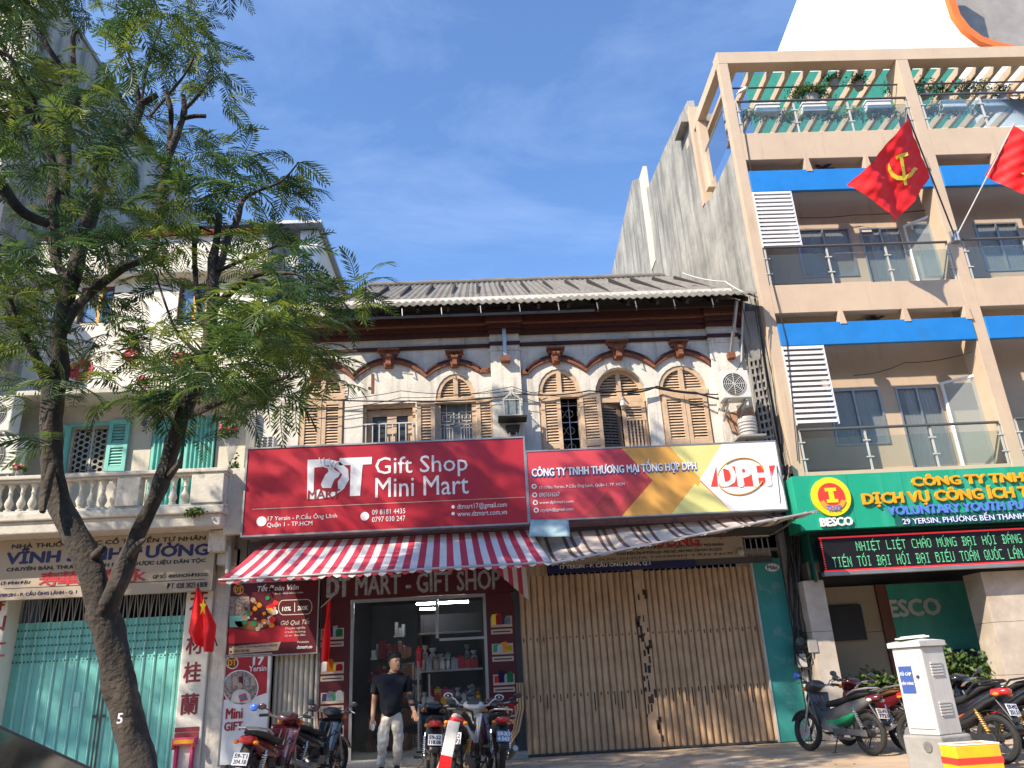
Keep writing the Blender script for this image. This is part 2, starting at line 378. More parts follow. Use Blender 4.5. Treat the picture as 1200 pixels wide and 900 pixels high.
glass('glass_window', (.90, .92, .93), .30, ior=1.2); glass('glass_clear', (.93, .96, .96), .015, ior=1.2)
leafmat('leaf', (.085, .165, .038), (.32, .38, .045)); leafmat('leaf_dark', (.035, .085, .040), (.10, .18, .045)); leafmat('leaf_bush', (.06, .12, .03), (.15, .20, .05))
# ================================================================== ground
g = MB(); g.quad((-600, -600, -.15), (600, -600, -.15), (600, 600, -.15), (-600, 600, -.15)); g.build('road', 'asphalt', kind='structure', fixn=False)
g = MB(); g.box(-60, 60, -9.3, 30, -.4, -.014); pav = g.build('pavement', 'pavement', kind='structure')
t0_ = None
for i in range(27):
    for j in range(11):
        x_, y_ = -3.1+i*.42+.21*(j % 2), -.12-(j+1)*.42
        if y_ < -4.7 or (y_ < -3.9 and x_ < -1): continue
        if t0_ is None: g = MB(); g.box(-.207, .207, -.207, .207, -.0135, 0); t0_ = g.build('paving_tile', 'paving', pav); t0_.location = (x_, y_, 0)
        else: inst(t0_, (x_, y_, random.uniform(-.0025, .0015)), pav)
g = MB()
for i in range(150):
    c_ = Vector((random.uniform(-3, 8), random.uniform(-5, -.3), .004)); a_ = random.uniform(0, 6.3); d_ = Vector((cos(a_), sin(a_), 0))*random.uniform(.015, .04); s_ = Vector((-sin(a_), cos(a_), 0))*.01
    g.quad(c_-d_, c_+s_+Vector((0, 0, .008)), c_+d_, c_-s_)
g.build('fallen_leaves', 'fallen', kind='stuff', fixn=False)
g = MB()
for i in range(-30, 30): g.box(i*1.0, i*1.0+.985, -9.48, -9.303, -.4, .012)
g.build('kerb', 'kerb', kind='structure', bevel=.01)
g = MB()
for i in range(-12, 12): g.box(i*4, i*4+1.6, -12.06, -11.94, -.149, -.144)
g.build('road_marking', 'white_paint', kind='structure')

# ================================================================== old shophouse
H = thing('old_shophouse', 'old white two storey shophouse with arched shuttered windows above the red gift shop sign', 'building', (.5, 0, 0))
XL, XR = -4.32, 5.30
ZB = 4.7
wins = {}
def wgeo(xl, xr, ytr, yar, ym=480):
    X0, X1, _, _ = rect(xl, ym-20, xr, ym+20); zt = Z_((xl+xr)/2, ytr); za = Z_((xl+xr)/2, yar); return X0, X1, zt, za
W1 = wgeo(351, 404, 466, 437); W3 = wgeo(511, 558, 469, 438); W4 = wgeo(632, 683, 463, 432); W5 = wgeo(699, 760, 466, 430); W6 = wgeo(775, 832, 459, 428)
W2 = rect(425, 473, 487, 522)
def whole(W, n=10):
    X0, X1, zt, za = W; c = (X0+X1)/2; r = (X1-X0)/2; zs = zt+.06
    return [(X0, ZB), (X1, ZB)]+[(c+r*cos(a*pi/n), zs+(za-zs)*sin(a*pi/n)) for a in range(n+1)]
holes = [whole(W) for W in (W1, W3, W4, W5, W6)]+[[(W2[0], ZB), (W2[1], ZB), (W2[1], W2[3]), (W2[0], W2[3])]]
m = MB(); m.prism([(XL, 3.2), (XR, 3.2), (XR, 8.5), (XL, 8.5)], 0, .22, holes); m.build('wall', 'wall_white', H)
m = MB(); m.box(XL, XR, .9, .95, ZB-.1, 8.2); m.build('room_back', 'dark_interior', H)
m = MB(); m.box(XL, XR, .24, 12, 3.25, 3.45); m.build('floor_slab', 'concrete', H)
# side walls and back
m = MB(); m.box(XL, XL+.2, .23, 12, 0, 8.3); m.box(XR-.2, XR, .23, 12, 0, 8.3); m.box(XL+.2, XR-.2, 11.8, 12, 0, 8.3); m.build('side_wall', 'concrete', H)
# pilasters
def pil(x0, x1, nm='pilaster'):
    X0 = X_(x0, 450); X1 = X_(x1, 450); m = MB(); m.box(X0, X1, -.09, -.002, 3.4, 7.25); m.box(X0-.02, X1+.02, -.11, -.003, 7.25, 7.29)
    m.box(X0, X1, -.10, -.002, 7.29, 8.0); return m.build(nm, 'wall_white', H, bevel=.008), X0, X1
_, PA, PB = pil(576, 611); _, PC, PD = pil(836, 872)
# string course and cornice, stepping round the pilasters
def course(z0, z1, out, mt, nm):
    m = MB(); a = XL
    for p, q in ((PA, PB), (PC, PD)):
        m.box(a, p-out*.3, -out, -.001, z0, z1); m.box(p-out*.3, q+out*.3, -out-.09, -.001, z0, z1); a = q+out*.3
    m.box(a, XR, -out, -.001, z0, z1); return m.build(nm, mt, H, bevel=.006)
zs = Z_(590, 405); course(zs-.035, zs+.035, .05, 'trim_red', 'string_course')
zc = Z_(590, 394)
course(zc, zc+.08, .10, 'trim_red', 'cornice'); course(zc+.082, zc+.17, .17, 'trim_red', 'cornice'); course(zc+.172, zc+.20, .22, 'trim_orange', 'cornice')
course(zc+.202, zc+.36, .26, 'trim_red', 'cornice'); course(zc+.362, zc+.50, .20, 'trim_red', 'cornice')
# arched mouldings
def arcm(pts, peak):
    m = MB(); path = []
    for a, p, b in pts:
        A = at(*a); P = at(*p); B = at(*b); n = 14
        zb = (A.z+B.z)/2
        for i in range(n+1):
            t = i/n; x = A.x+(B.x-A.x)*t; base = A.z+(B.z-A.z)*t; path.append(Vector((x, -.025, base+(P.z-zb)*sin(pi*t)**.75)))
    out = [path[0]]
    for q in path[1:]:
        if (q-out[-1]).length > .01: out.append(q)
    return out
p1 = arcm([((364, 446), (382, 430), (414, 444)), ((414, 444), (456, 424), (499, 441)), ((499, 441), (534, 426), (562, 435))], 0)
p2 = arcm([((617, 437), (652, 421), (686, 434)), ((686, 434), (725, 415), (766, 430)), ((766, 430), (798, 414), (832, 427))], 0)
def ribbon(path, w, y0, y1):
    m = MB(); T = frame_of(path); rings = []
    for p, t in zip(path, T):
        n = Vector((-t.z, 0, t.x)).normalized()*w/2
        rings.append([Vector((p.x-n.x, y0, p.z-n.z)), Vector((p.x+n.x, y0, p.z+n.z)), Vector((p.x+n.x, y1, p.z+n.z)), Vector((p.x-n.x, y1, p.z-n.z))])
    return m.loft(rings)
for p in (p1, p2):
    ribbon(p, .085, -.06, -.001).build('arch_moulding', 'trim_orange', H); ribbon([q+Vector((0, 0, .052)) for q in p], .035, -.085, -.001).build('arch_moulding', 'trim_red', H)
for (xa, ya, xb, yb) in ((562, 435, 577, 436), (611, 437, 619, 437), (831, 427, 838, 427)):
    a = at(xa, ya); b = at(xb, yb); m = MB(); m.box(min(a.x, b.x), max(a.x, b.x), -.06, -.001, a.z-.05, a.z+.05); m.build('arch_moulding', 'trim_orange', H)
# radial hairline joints round the arches are left to the plaster; keystones
def keystone(s=1.0):
    m = MB()
    pr = [(-.07, -.17), (.07, -.17), (.085, -.10), (.10, .0), (.10, .05), (.15, .07), (.155, .12), (.185, .13), (.185, .17), (-.185, .17), (-.185, .13), (-.155, .12), (-.15, .07), (-.10, .05), (-.10, 0), (-.085, -.10)]
    m.prism([(x*s, z*s) for x, z in pr], -.12, -.001)
    m.box(-.045*s, .045*s, -.165, -.121, -.13*s, .05*s); m.box(-.19*s, .19*s, -.19, -.122, .135*s, .165*s)
    m.lathe([(.05*s, -.07*s), (.05*s, .07*s)], (0, -.15, .03*s), 10, 'X'); m.lathe([(.035*s, -.05*s), (.035*s, .05*s)], (0, -.15, -.13*s), 10, 'X')
    return m
k0 = None
for (x, y, s) in ((381, 432, .95), (456, 422, 1.1), (533, 423, .95), (651, 419, .95), (723, 412, 1.15), (795, 411, 1.0)):
    p = at(x, y)
    mm = keystone(s); mm.v = [v+Vector((p.x, 0, p.z)) for v in mm.v]; mm.build('keystone', 'trim_orange', H)
# wall discolourations kept as real little fittings: rusty strap and hole
m = MB(); a = rect(435, 438, 438, 461); m.box(a[0], a[1], -.012, -.001, a[2], a[3]); m.build('iron_strap', 'rust', H)
m = MB(); m.lathe([(.03, 0), (.03, -.01)], (X_(433, 455), 0, Z_(433, 455)), 10, 'Y'); m.build('hole', 'sign_black', H)

# windows
def slats(m, x0, x1, z0, z1, y, pitch=.058, d=.035, xf=None):
    n = max(1, int(round((z1-z0)/pitch)))
    for i in range(n):
        z = z0+(i+.5)*(z1-z0)/n; a, b = (x0, x1) if xf is None else xf(z)
        if b-a < .03: continue
        h = .021
        m.add([(a, y, z-h), (b, y, z-h), (b, y+.012, z-h), (a, y+.012, z-h), (a, y+d, z+h), (b, y+d, z+h), (b, y+d-.012, z+h), (a, y+d-.012, z+h)],
              [(0, 1, 5, 4), (1, 2, 6, 5), (2, 3, 7, 6), (3, 0, 4, 7), (0, 3, 2, 1), (4, 5, 6, 7)])
def leaf_mesh(w, z0, z1, rail=.63, st=.075):
    m = MB(); t = .045
    m.box(0, st, -t, 0, z0, z1); m.box(w-st, w, -t, 0, z0, z1); m.box(st, w-st, -t+.003, -.003, z0, z0+.1); m.box(st, w-st, -t+.003, -.003, z1-.1, z1)
    zr = z0+(z1-z0)*(1-rail); m.box(st, w-st, -t+.003, -.003, zr-.05, zr+.05)
    slats(m, st, w-st, z0+.1, zr-.05, -.04); slats(m, st, w-st, zr+.05, z1-.1, -.04); return m
def hinge(m, X, Y, ang, mirror=False):
    c, s = cos(ang), sin(ang); out = []
    for v in m.v:
        x, y = v.x, v.y
        if mirror: x = -x
        out.append(Vector((X+x*c-y*s, Y+x*s+y*c, v.z)))
    m.v = out
    if mirror: m.f = [tuple(reversed(f)) for f in m.f]
    return m
def arched_window(W, leaves, wood='shutter_wood', inner='grille', name='window'):
    X0, X1, zt, za = W; c = (X0+X1)/2; r = (X1-X0)/2; zs = zt+.06; n = 12
    outer = whole(W, 14); fw_ = .085
    ri = r-fw_; ra = za-fw_-zs
    def archside(sg, n=8):
        pts = [(c+sg*.045, zs)]; pts.append((c+sg*ri, zs))
        a_end = math.acos(min(1, .045/ri))
        for i in range(1, n+1): a = a_end*i/n; pts.append((c+sg*ri*cos(a), zs+ra*sin(a)))
        return pts if sg > 0 else pts[::-1]
    hl = [archside(1), archside(-1)]+[[(X0+fw_, ZB+.02), (X1-fw_, ZB+.02), (X1-fw_, zt-.05), (X0+fw_, zt-.05)]]
    m = MB(); m.prism(outer, .02, .10, hl); f = m.build(name, wood, H)
    for sg in (1, -1):
        m = MB()
        def xf(z):
            k = min(1, max(0, (z-zs)/ra)); e = ri*sqrt(max(0, 1-k*k))
            return (c+.045, c+e) if sg > 0 else (c-e, c-.045)
        slats(m, 0, 0, zs+.005, zs+ra-.01, .05, xf=xf); m.build('fanlight_slats', wood, f)
    m = MB(); m.box(X0-.01, X1+.01, -.02, .018, zt-.05, zt+.04); m.build('transom', wood, f)
    # inside: dark room and grille
    if inner == 'grille':
        m = MB(); y = .16; x0, x1 = X0+fw_, X1-fw_; z0, z1 = ZB, zt-.05
        for i in range(5): x = x0+(x1-x0)*i/4; m.box(x-.008, x+.008, y, y+.015, z0, z1)
        cc = (x0+x1)/2; zz = z1-.12
        while zz > z0:
            m.box(x0, x1, y+.001, y+.014, zz-.008, zz+.008); zz -= .34
            for qx in ((x0+cc)/2, (x1+cc)/2, cc):
                rr = .075
                pts = [(qx+rr*cos(a*pi/6), y-.004, zz+.17+rr*sin(a*pi/6)) for a in range(13)]
                m.tube(pts, .008, 4, cap=False)
        m.build('grille', 'steel', f)
    if inner == 'pane':
        m = MB(); m.box(X0+fw_, X1-fw_, .12, .13, ZB, zt-.05); m.build('pane', 'frosted', f)
        m = MB(); y = .105; x0, x1 = X0+fw_, X1-fw_; z0, z1 = ZB, zt-.05; cx = (x0+x1)/2
        def loop(cx, cz, w, h): m.box(cx-w, cx+w, y, y+.012, cz-h-.009, cz-h+.009); m.box(cx-w, cx+w, y, y+.012, cz+h-.009, cz+h+.009); m.box(cx-w-.009, cx-w+.009, y, y+.012, cz-h, cz+h); m.box(cx+w-.009, cx+w+.009, y, y+.012, cz-h, cz+h)
        for sx in (-1, 1):
            q = cx+sx*.19; loop(q, z1-.28, .14, .12); loop(q, z1-.28, .08, .06); loop(q, z1-.64, .11, .16); loop(q, z1-.64, .05, .22); loop(q, z1-1.05, .14, .12)
            m.box(q-.007, q+.007, y+.002, y+.011, z0, z1)
        m.build('grille', 'paper', f)
    for (side, w, ang, mt) in leaves:
        z1 = zt-.055; lm = leaf_mesh(w, ZB, z1)
        X = X0+.04 if side == 'L' else X1-.04
        hinge(lm, X, .015, ang, side == 'R'); lm.build('shutter_leaf', mt, f)
    return f
h1 = (W1[1]-W1[0])/2-.045
arched_window(W1, [('L', h1, 0, 'shutter_wood'), ('R', h1, 0, 'shutter_wood')], inner='none')
arched_window(W3, [], inner='pane')
h4 = (W4[1]-W4[0])/2-.045
arched_window(W4, [('L', h4, -.08, 'shutter_wood')])
h5 = (W5[1]-W5[0])/2-.045
w5_ = arched_window(W5, [('L', h5, .25, 'shutter_dark'), ('R', h5, 0, 'shutter_wood')]); w5_.location.y += .13
h6 = (W6[1]-W6[0])/2-.045
arched_window(W6, [('L', h6, 0, 'shutter_wood'), ('R', h6, 0, 'shutter_wood')], inner='none')
wlist = [c for c in kids(H) if c.name.startswith('window')]
# leaves swung right open and lying against the wall
def flat_leaf(x0, y0, x1, y1, par, rot=.0):
    a = rect(x0, y0, x1, y1, -.05); lm = leaf_mesh(a[1]-a[0], ZB, a[3]); hinge(lm, a[0], -.02, -rot); lm.build('shutter_leaf', 'shutter_wood', par)
flat_leaf(559, 466, 580, 518, wlist[1], .06); flat_leaf(681, 461, 706, 527, wlist[2], .10)
# lattice guard on window 5
m = MB(); x0, x1 = (W5[0]+W5[1])/2+.06, W5[1]-.10; z1 = W5[2]-.45
for i in range(6): x = x0+(x1-x0)*i/5; m.box(x-.014, x+.014, -.055, -.035, ZB, z1)
m.box(x0-.02, x1+.02, -.06, -.033, z1, z1+.04); m.build('lattice_guard', 'shutter_wood', wlist[3])
# white lamp on window 5
m = MB(); m.lathe([(.02, .10), (.05, .05), (.055, -.05), (.02, -.09)], tuple(at(731, 470, -.12)), 12); m.bar(at(731, 462, -.12), at(731, 462, .0), .02); m.build('lamp', 'pvc', wlist[3], smooth=True)
# window 2: rectangular doorway with railing
X0, X1, z0, z1 = W2
m = MB(); m.prism([(X0, ZB), (X1, ZB), (X1, z1), (X0, z1)], .06, .14, [[(X0+.06, ZB+.02), (X1-.06, ZB+.02), (X1-.06, z1-.06), (X0+.06, z1-.06)]]); w2 = m.build('window', 'shutter_wood', H)
xm = X_(458, 500); m = MB(); m.box(xm-.09, xm+.09, .16, .20, ZB, z1-.07); m.box(X0+.06, X1-.06, .165, .195, z1-.2, z1-.07); m.box(X0+.06, X0+.16, .16, .2, ZB, z1-.2); m.box(X1-.16, X1-.06, .16, .2, ZB, z1-.2); m.build('casement', 'shutter_wood', w2)
m = MB(); m.box(X0+.08, X1-.08, .205, .21, ZB, z1-.08); m.build('pane', 'window_dark', w2)
m = MB(); zr = Z_(455, 496); m.box(X0, X1, .01, .03, zr-.012, zr+.012)
for i in range(8): x = X0+.06+(X1-X0-.12)*i/7; m.box(x-.009, x+.009, .012, .028, ZB, zr-.012)
m.build('railing', 'pvc', w2)
lm = leaf_mesh(X_(511, 490)-X_(489, 490)-.02, ZB, Z_(500, 472)); hinge(lm, X_(489, 490), -.02, 0); lm.build('shutter_leaf', 'shutter_wood', w2)

# roof: fibre-cement corrugated sheets
EV = -.78
XE0, XE1 = X_(372, 362, EV), X_(884, 341, EV); ze = Z_(600, 354, EV)
for Yr in (5.5,):
    zr = Z_(620, 329, Yr)
ns = 9; wsh = (XE1-XE0)/ns; per = .146
for i in range(ns):
    m = MB(); x0 = XE0+i*wsh; n = int((wsh+.06)/per*8); dz = .003*(i % 2)
    jit = random.uniform(-.02, .02)
    def fn(u, v):
        x = x0+(wsh+.04)*u; Y = EV+jit+(Yr-EV)*v; z = ze+(zr-ze)*v+.019*sin(2*pi*x/per)+dz+.012*sin(x*1.3)*v
        return Vector((x, Y, z))
    m.grid(fn, n, 6); m.build('roof_sheet', 'roof_cement', H, smooth=70, solid=.01)
m = MB()
def fb(u, v): return Vector((XE0+(XE1-XE0)*u, Yr+6*v, zr-3.2*v))
m.grid(fb, 10, 2); m.build('roof_back', 'roof_cement', H, solid=.02)
m = MB(); m.lathe([(.09, XE0-.5), (.09, XE1-.5)], (.5, Yr, zr+.02), 10, 'X'); m.build('ridge_cap', 'roof_cement', H, smooth=True)
sl_ = (zr-ze)/(Yr-EV)
n = 15
for i in range(n):
    x = XE0+.15+(XE1-XE0-.3)*i/(n-1); m = MB(); m.bar((x, -.72, ze-.08), (x, 4, ze-.08+5*sl_), .05, .09); m.build('rafter', 'roof_wood', H)
for i, x in enumerate([XE0+.1+(XE1-XE0-.2)*k/11 for k in range(12)]):
    if random.random() < .8: m = MB(); z = ze-.04; m.tube([(x, -.74, z), (x+.01, -.76, z-.16), (x+.02, -.70, z-.19)], .012, 5); m.build('gutter_hook', 'bike_grey', H)
m = MB(); m.box(XE0+.05, X_(700, 362, -.93), -.60, -.56, ze-.16, ze-.12); m.build('gutter_rail', 'bike_grey', H)
m = MB(); m.box(XE0+.1, XE1-.1, -.42, -.36, ze-.06, ze+.05); m.box(XE0+.1, XE1-.1, .0, .1, ze+.05, ze+.2); m.build('purlin', 'roof_wood', H)
m = MB(); m.box(XL, XR, .03, .2, 8.51, ze+.35); m.build('eave_board', 'roof_wood', H)
# posts propping the eave
p = at(592, 418, -.14); m = MB(); m.box(p.x-.035, p.x+.035, -.20, -.11, p.z, ze-.02); m.build('eave_post', 'steel', H)
m = MB(); m.box(p.x-.09, p.x+.09, -.24, -.09, p.z-.12, p.z-.005); m.build('corbel', 'trim_orange', H)
p = at(856, 414, -.14); m = MB(); m.bar((p.x, -.18, p.z), (p.x+.13, -.60, ze-.05), .05); m.build('eave_post', 'steel', H)
m = MB(); m.box(p.x-.07, p.x+.07, -.22, -.09, p.z-.12, p.z-.005); m.build('corbel', 'trim_orange', H)
p = at(872, 345, -.5); q = at(869, 425, -.12); m = MB(); m.tube([p, at(870, 380, -.3), q], .022, 8); m.build('downpipe', 'pvc', H, smooth=True)
# broken plaster and brick under the air conditioner
m = MB(); pts = [(X_(x, y), Z_(x, y)) for x, y in ((845, 488), (880, 478), (884, 492), (872, 500), (862, 512), (856, 504))]; m.prism(pts, -.105, -.09); m.build('bare_brick', 'brick', H)
# ragged rendered pier with vent blocks at the right edge
m = MB(); m.prism([(5.305, 3.5), (5.60, 3.5), (5.60, 7.9), (5.305, 7.9)], -.12, .3, [[(5.33+c*.088, 4.3+r_*.16+.02*c), (5.385+c*.088, 4.3+r_*.16+.02*c), (5.385+c*.088, 4.41+r_*.16+.02*c), (5.33+c*.088, 4.41+r_*.16+.02*c)] for c in range(3) for r_ in range(16)])
m.build('vent_block_pier', 'concrete', H)
m = MB(); m.box(5.31, 5.6, .31, .33, 3.6, 7.9); m.build('pier_backing', 'sign_black', H)
m = MB(); m.box(5.305, 5.42, -.10, .3, 0, 3.495); m.build('pier', 'concrete', H)

# ground floor piers and lintel
m = MB(); m.box(XL, XL+.22, -.02, .35, 0, 3.4); m.build('pier', 'wall_white', H)
zl = Z_(760, 663); GX0, GX1 = X_(610, 780), X_(925, 780)
m = MB(); m.box(XL, XR, .0, .30, 3.15, 3.6); m.build('lintel', 'concrete', H)
m = MB(); m.box(GX0-.14, GX0-.02, -.05, .3, 0, 3.15); m.build('pier', 'steel_dark', H)
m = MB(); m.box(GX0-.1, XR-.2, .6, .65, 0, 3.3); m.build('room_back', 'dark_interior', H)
m = MB(); m.box(XL+.2, XR-.2, .2, 11.7, .0, .03); m.build('shop_floor', 'concrete', H)
# teal corner panel
a = rect(899, 655, 921, 866, -.06); TPX0, TPX1 = X_(897, 760, -.06), X_(932, 760, -.06)
m = MB(); m.box(TPX0, TPX1, -.06, .0, .0, Z_(905, 654, -.06)); tp = m.build('painted_panel', 'teal_panel', H)
m = MB(); m.box(TPX0-.03, TPX0-.002, -.08, 0, 0, Z_(905, 654, -.06)); m.build('panel_edge', 'pvc', tp)
m = MB(); c = at(905, 665, -.065); m.prism(arc(c.x, c.z, .13, .07, 0, 2*pi, 20)[:-1], -.066, -.061); m.build('logo_plate', 'sign_white', tp)
text('Miki', c.x-.09, c.x+.09, c.z-.035, c.z+.035, -.067, 'black_letter', tp, bold=.02)
m = MB(); m.box(TPX1+.002, 5.29, -.03, .1, 0, 3.4); m.build('pier', 'concrete', H)

# ================================================================== folding steel gate (tan)
G = thing('folding_gate', 'rusty tan folding steel shutter gate closed across the shop right of the gift shop', 'gate', ((GX0+GX1)/2, 0, 0))
zt = Z_(700, 672); zt2 = Z_(700, 640)
xm0, xm1 = X_(751, 770), X_(764, 770)
pitch = .112
base = None; cnt = 0
def corr(w, h, y=0.0):
    m = MB(); pr = [(0, .03), (.012, .004), (.035, -.022), (.06, -.028), (.084, -.018), (.100, .008), (.112, .03)]
    k = w/.112
    vs = [Vector((x*k, y+d, 0)) for x, d in pr]+[Vector((x*k, y+d, h)) for x, d in pr]; n = len(pr)
    m.add(vs, [(i, i+1, i+1+n, i+n) for i in range(n-1)]); return m
for xa, xb in ((GX0+.02, xm0), (xm1, GX1)):
    n = int(round((xb-xa)/pitch)); w = (xb-xa)/n
    for i in range(n):
        if base is None:
            mm = corr(w, zt-.03); mm.v = [v+org(G) for v in mm.v]; base = mm.build('slat', 'tan_gate', G, smooth=60); base.location = (xa-org(G).x, 0, .03); cnt = w
        else:
            o = inst(base, (xa+i*w-org(G).x, random.uniform(-.006, .006), .03), G, (w/cnt, 1, 1))
m = MB(); m.box(xm0+.002, xm1-.002, -.035, .02, .03, zt2-.06); m.build('meeting_stile', 'tan_gate', G)
m = MB()
for z in (Z_(700, 745), Z_(700, 812)):
    for xa, xb in ((GX0+.02, xm0), (xm1, GX1)):
        n = int(round((xb-xa)/pitch)); w = (xb-xa)/n
        for i in range(n):
            x = xa+w*(i+.52); l_ = random.choice((.03, .04, .06, .10, .20, .28)) if z < 1.4 else random.choice((.015, .015, .05))
            m.box(x-.010, x+.010, -.036, -.026, z-l_, z+.015)
m.build('rivet_rust', 'gate_rust', G, kind='stuff')
m = MB()
for i in range(38):
    z = random.uniform(.1, zt-.4); x = xm0+random.uniform(0, .22); h = random.uniform(.04, .16); wd = random.uniform(.01, .028)
    m.box(x-wd, x+wd, -.0375, -.0355, z, z+h)
m.build('rust_patch', 'gate_rust', G, kind='stuff')
for i in range(44):
    x = GX0+.02+(GX1-GX0-.04)*i/43
    if base and not (xm0 < x < xm1):
        m = MB(); m.box(x-.012, x+.012, -.01, .0, zt, zt2); o = m.build('bar', 'steel', G)
m = MB(); m.box(GX0, GX1, -.02, .03, zt2, zt2+.05); m.build('track', 'steel_dark', G); m = MB(); m.box(GX0, GX1, -.045, .04, .0, .028); m.build('track', 'steel_dark', G)
m = MB(); m.box(GX0, X_(640, 655), .0, .02, zt+.002, zt2-.001); m.build('top_sheet', 'tan_gate', G); m = MB(); m.box(X_(862, 650), GX1, .001, .02, zt+.002, zt2-.001); m.build('top_sheet', 'tan_gate', G)

# ================================================================== old sign above the gate
a = rect(655, 619, 871, 658, -.12)
S = thing('old_shop_sign', 'old cream sign with red lettering tucked under the faded awning', 'sign', ((a[0]+a[1])/2, -.12, a[2]))
zb = a[2]
m = MB(); m.box(a[0], a[1], -.12, -.05, zb, a[3]); m.build('panel', 'sign_cream', S)
ptext('ƯƠNG', 768, 626, 819, 640, -.122, 'red_letter', S, bold=.03)
ptext('ĐIỆN T', 828, 618, 867, 632, -.122, 'red_letter', S, bold=.02)
ptext('- BIẾN ÁP - TỦ ĐIỆN - MÁY BƠM, MÁY CẮT MỌI NHÃN', 735, 637, 848, 643, -.122, 'black_letter', S, bold=.01)
ptext('XUNG ĐIỆN, ỔN ÁP ĐIỆN LẠP - MÁY NỔ, MÁY MÓC SỬA MÁY DU LỊCH', 722, 643, 846, 649, -.122, 'black_letter', S, bold=.01)
ptext('SỬA CHỮA NHANH TẬN NƠI', 700, 650, 858, 654, -.122, 'black_letter', S)
a2 = rect(642, 656, 815, 668, -.13)
m = MB(); m.box(a2[0], a2[1], -.15, -.05, a2[2], zb-.004); m.build('blue_strip', 'navy', S)
ptext('17 YERSIN - P. CẦU ÔNG LÃNH, Q.1', 656, 657.5, 762, 665, -.152, 'sign_white', S, bold=.02)
m = MB(); m.box(a2[1], X_(905, 655, -.13), -.13, -.06, a2[2]+.02, zb-.004); m.build('backing', 'steel_dark', S)
p = at(868, 647, -.16); m = MB(); m.ball(p, .07, 10, 6); tag(m.build('round_lamp', 'pvc', smooth=True), 'round white globe lamp at the right end of the old sign', 'lamp')

# ================================================================== red gift shop sign
Y = -.75
a = rect(288, 520, 616, 620, Y)
DX0, DX1, DZ0, DZ1 = a
DS = thing('gift_shop_sign', 'large red lightbox sign with white gift shop mini mart lettering', 'sign', ((DX0+DX1)/2, Y, DZ0))
m = MB(); m.box(DX0, DX1, Y, Y+.22, DZ0, DZ1); m.build('panel', 'sign_red', DS)
m = MB(); t = .03
m.box(DX0-t, DX1+t, Y-.015, Y+.23, DZ1+.001, DZ1+.03); m.box(DX0-t, DX1+t, Y-.015, Y+.23, DZ0-.03, DZ0-.001); m.box(DX0-t, DX0-.001, Y-.014, Y+.23, DZ0, DZ1); m.box(DX1+.001, DX1+t, Y-.014, Y+.23, DZ0, DZ1); m.build('frame', 'steel', DS)
YT = Y-.002
ptext('Gift Shop', 440, 534, 548, 560, YT, 'sign_white', DS, bold=.004)
ptext('Mini Mart', 440, 558, 549, 581, YT, 'sign_white', DS, bold=.004)
def P2(pts, Y): return [(X_(x, y, Y), Z_(x, y, Y)) for x, y in pts]
# T, then D with the deer head
m = MB(); m.prism(P2([(398, 537), (436, 535.5), (435.5, 544), (425, 544.5), (422, 581), (410, 581.5), (411, 545), (397, 545.5)], YT), YT, YT-.006); m.build('logo_letter', 'sign_white', DS)
D = [(360.5, 539), (383, 538), (398, 541), (408, 550), (409, 562), (403, 573), (390, 582), (372, 585), (360, 585)]
Dh = [(368.5, 548), (381, 547), (384, 553), (379, 559), (378, 566), (373, 574), (367.5, 576)]
m = MB(); m.prism(P2(D, YT), YT, YT-.006, [P2(Dh, YT)]); m.build('logo_letter', 'sign_white', DS)
deer = [(399, 554.5), (393, 551), (389, 547), (384, 547), (385, 553), (381, 557), (376, 568), (378, 572), (388, 572), (391, 564), (393, 561), (397, 559)]
m = MB(); m.prism(P2([(401, 556), (395, 549.5), (388, 545.5), (381, 545.5), (382, 553), (379, 557), (370, 572), (384, 577), (396, 576), (396, 564), (399, 560)], YT), YT-.0065, YT-.008); m.build('logo_shade', 'sign_red', DS)
m = MB(); m.prism(P2(deer, YT), YT-.0085, YT-.010); m.build('logo_deer', 'sign_white', DS)
m = MB()
for pth in ([(388, 549), (381, 547), (376, 543), (374, 536)], [(380, 546), (379, 540), (380, 536)], [(388, 549), (386, 543), (386, 537)], [(390, 549), (393, 543), (399, 540)], [(377, 544), (373, 541)], [(387, 545), (391, 540)]):
    m.tube([at(x, y, YT-.011) for x, y in pth], [.016]*(len(pth)-1)+[.006], 4)
m.build('logo_antlers', 'sign_white', DS)
ptext('MART', 361, 574, 398, 584, YT-.009, 'maroon_letter', DS, bold=.02)
m = MB(); l0 = Z_(450, 590, YT); m.box(X_(296, 590, YT), DX1-.02, YT-.003, YT, l0-.006, l0+.006); m.build('rule_line', 'tan_print', DS)
ptext('17 Yersin - P.Cầu Ông Lãnh', 314, 602, 395, 610, YT, 'sign_white', DS); ptext('Quận 1 - TP.HCM', 313, 611, 366, 618, YT, 'sign_white', DS)
ptext('09 8181 4435', 436, 596.5, 475, 602.5, YT, 'sign_white', DS); ptext('0797 030 247', 436, 605, 475, 611, YT, 'sign_white', DS)
ptext('dtmart17@gmail.com', 536, 589, 594, 597, YT, 'sign_white', DS); ptext('www.dtmart.com.vn', 536, 598, 594, 604, YT, 'sign_white', DS)
m = MB()
for (x, y, r) in ((306.5, 611, .085), (427.5, 605, .075), (531, 594, .03), (531, 602, .03)):
    c = at(x, y, YT); m.prism(arc(c.x, c.z, r, r, 0, 2*pi, 20)[:-1], YT-.004, YT)
m.build('dot', 'sign_white', DS)
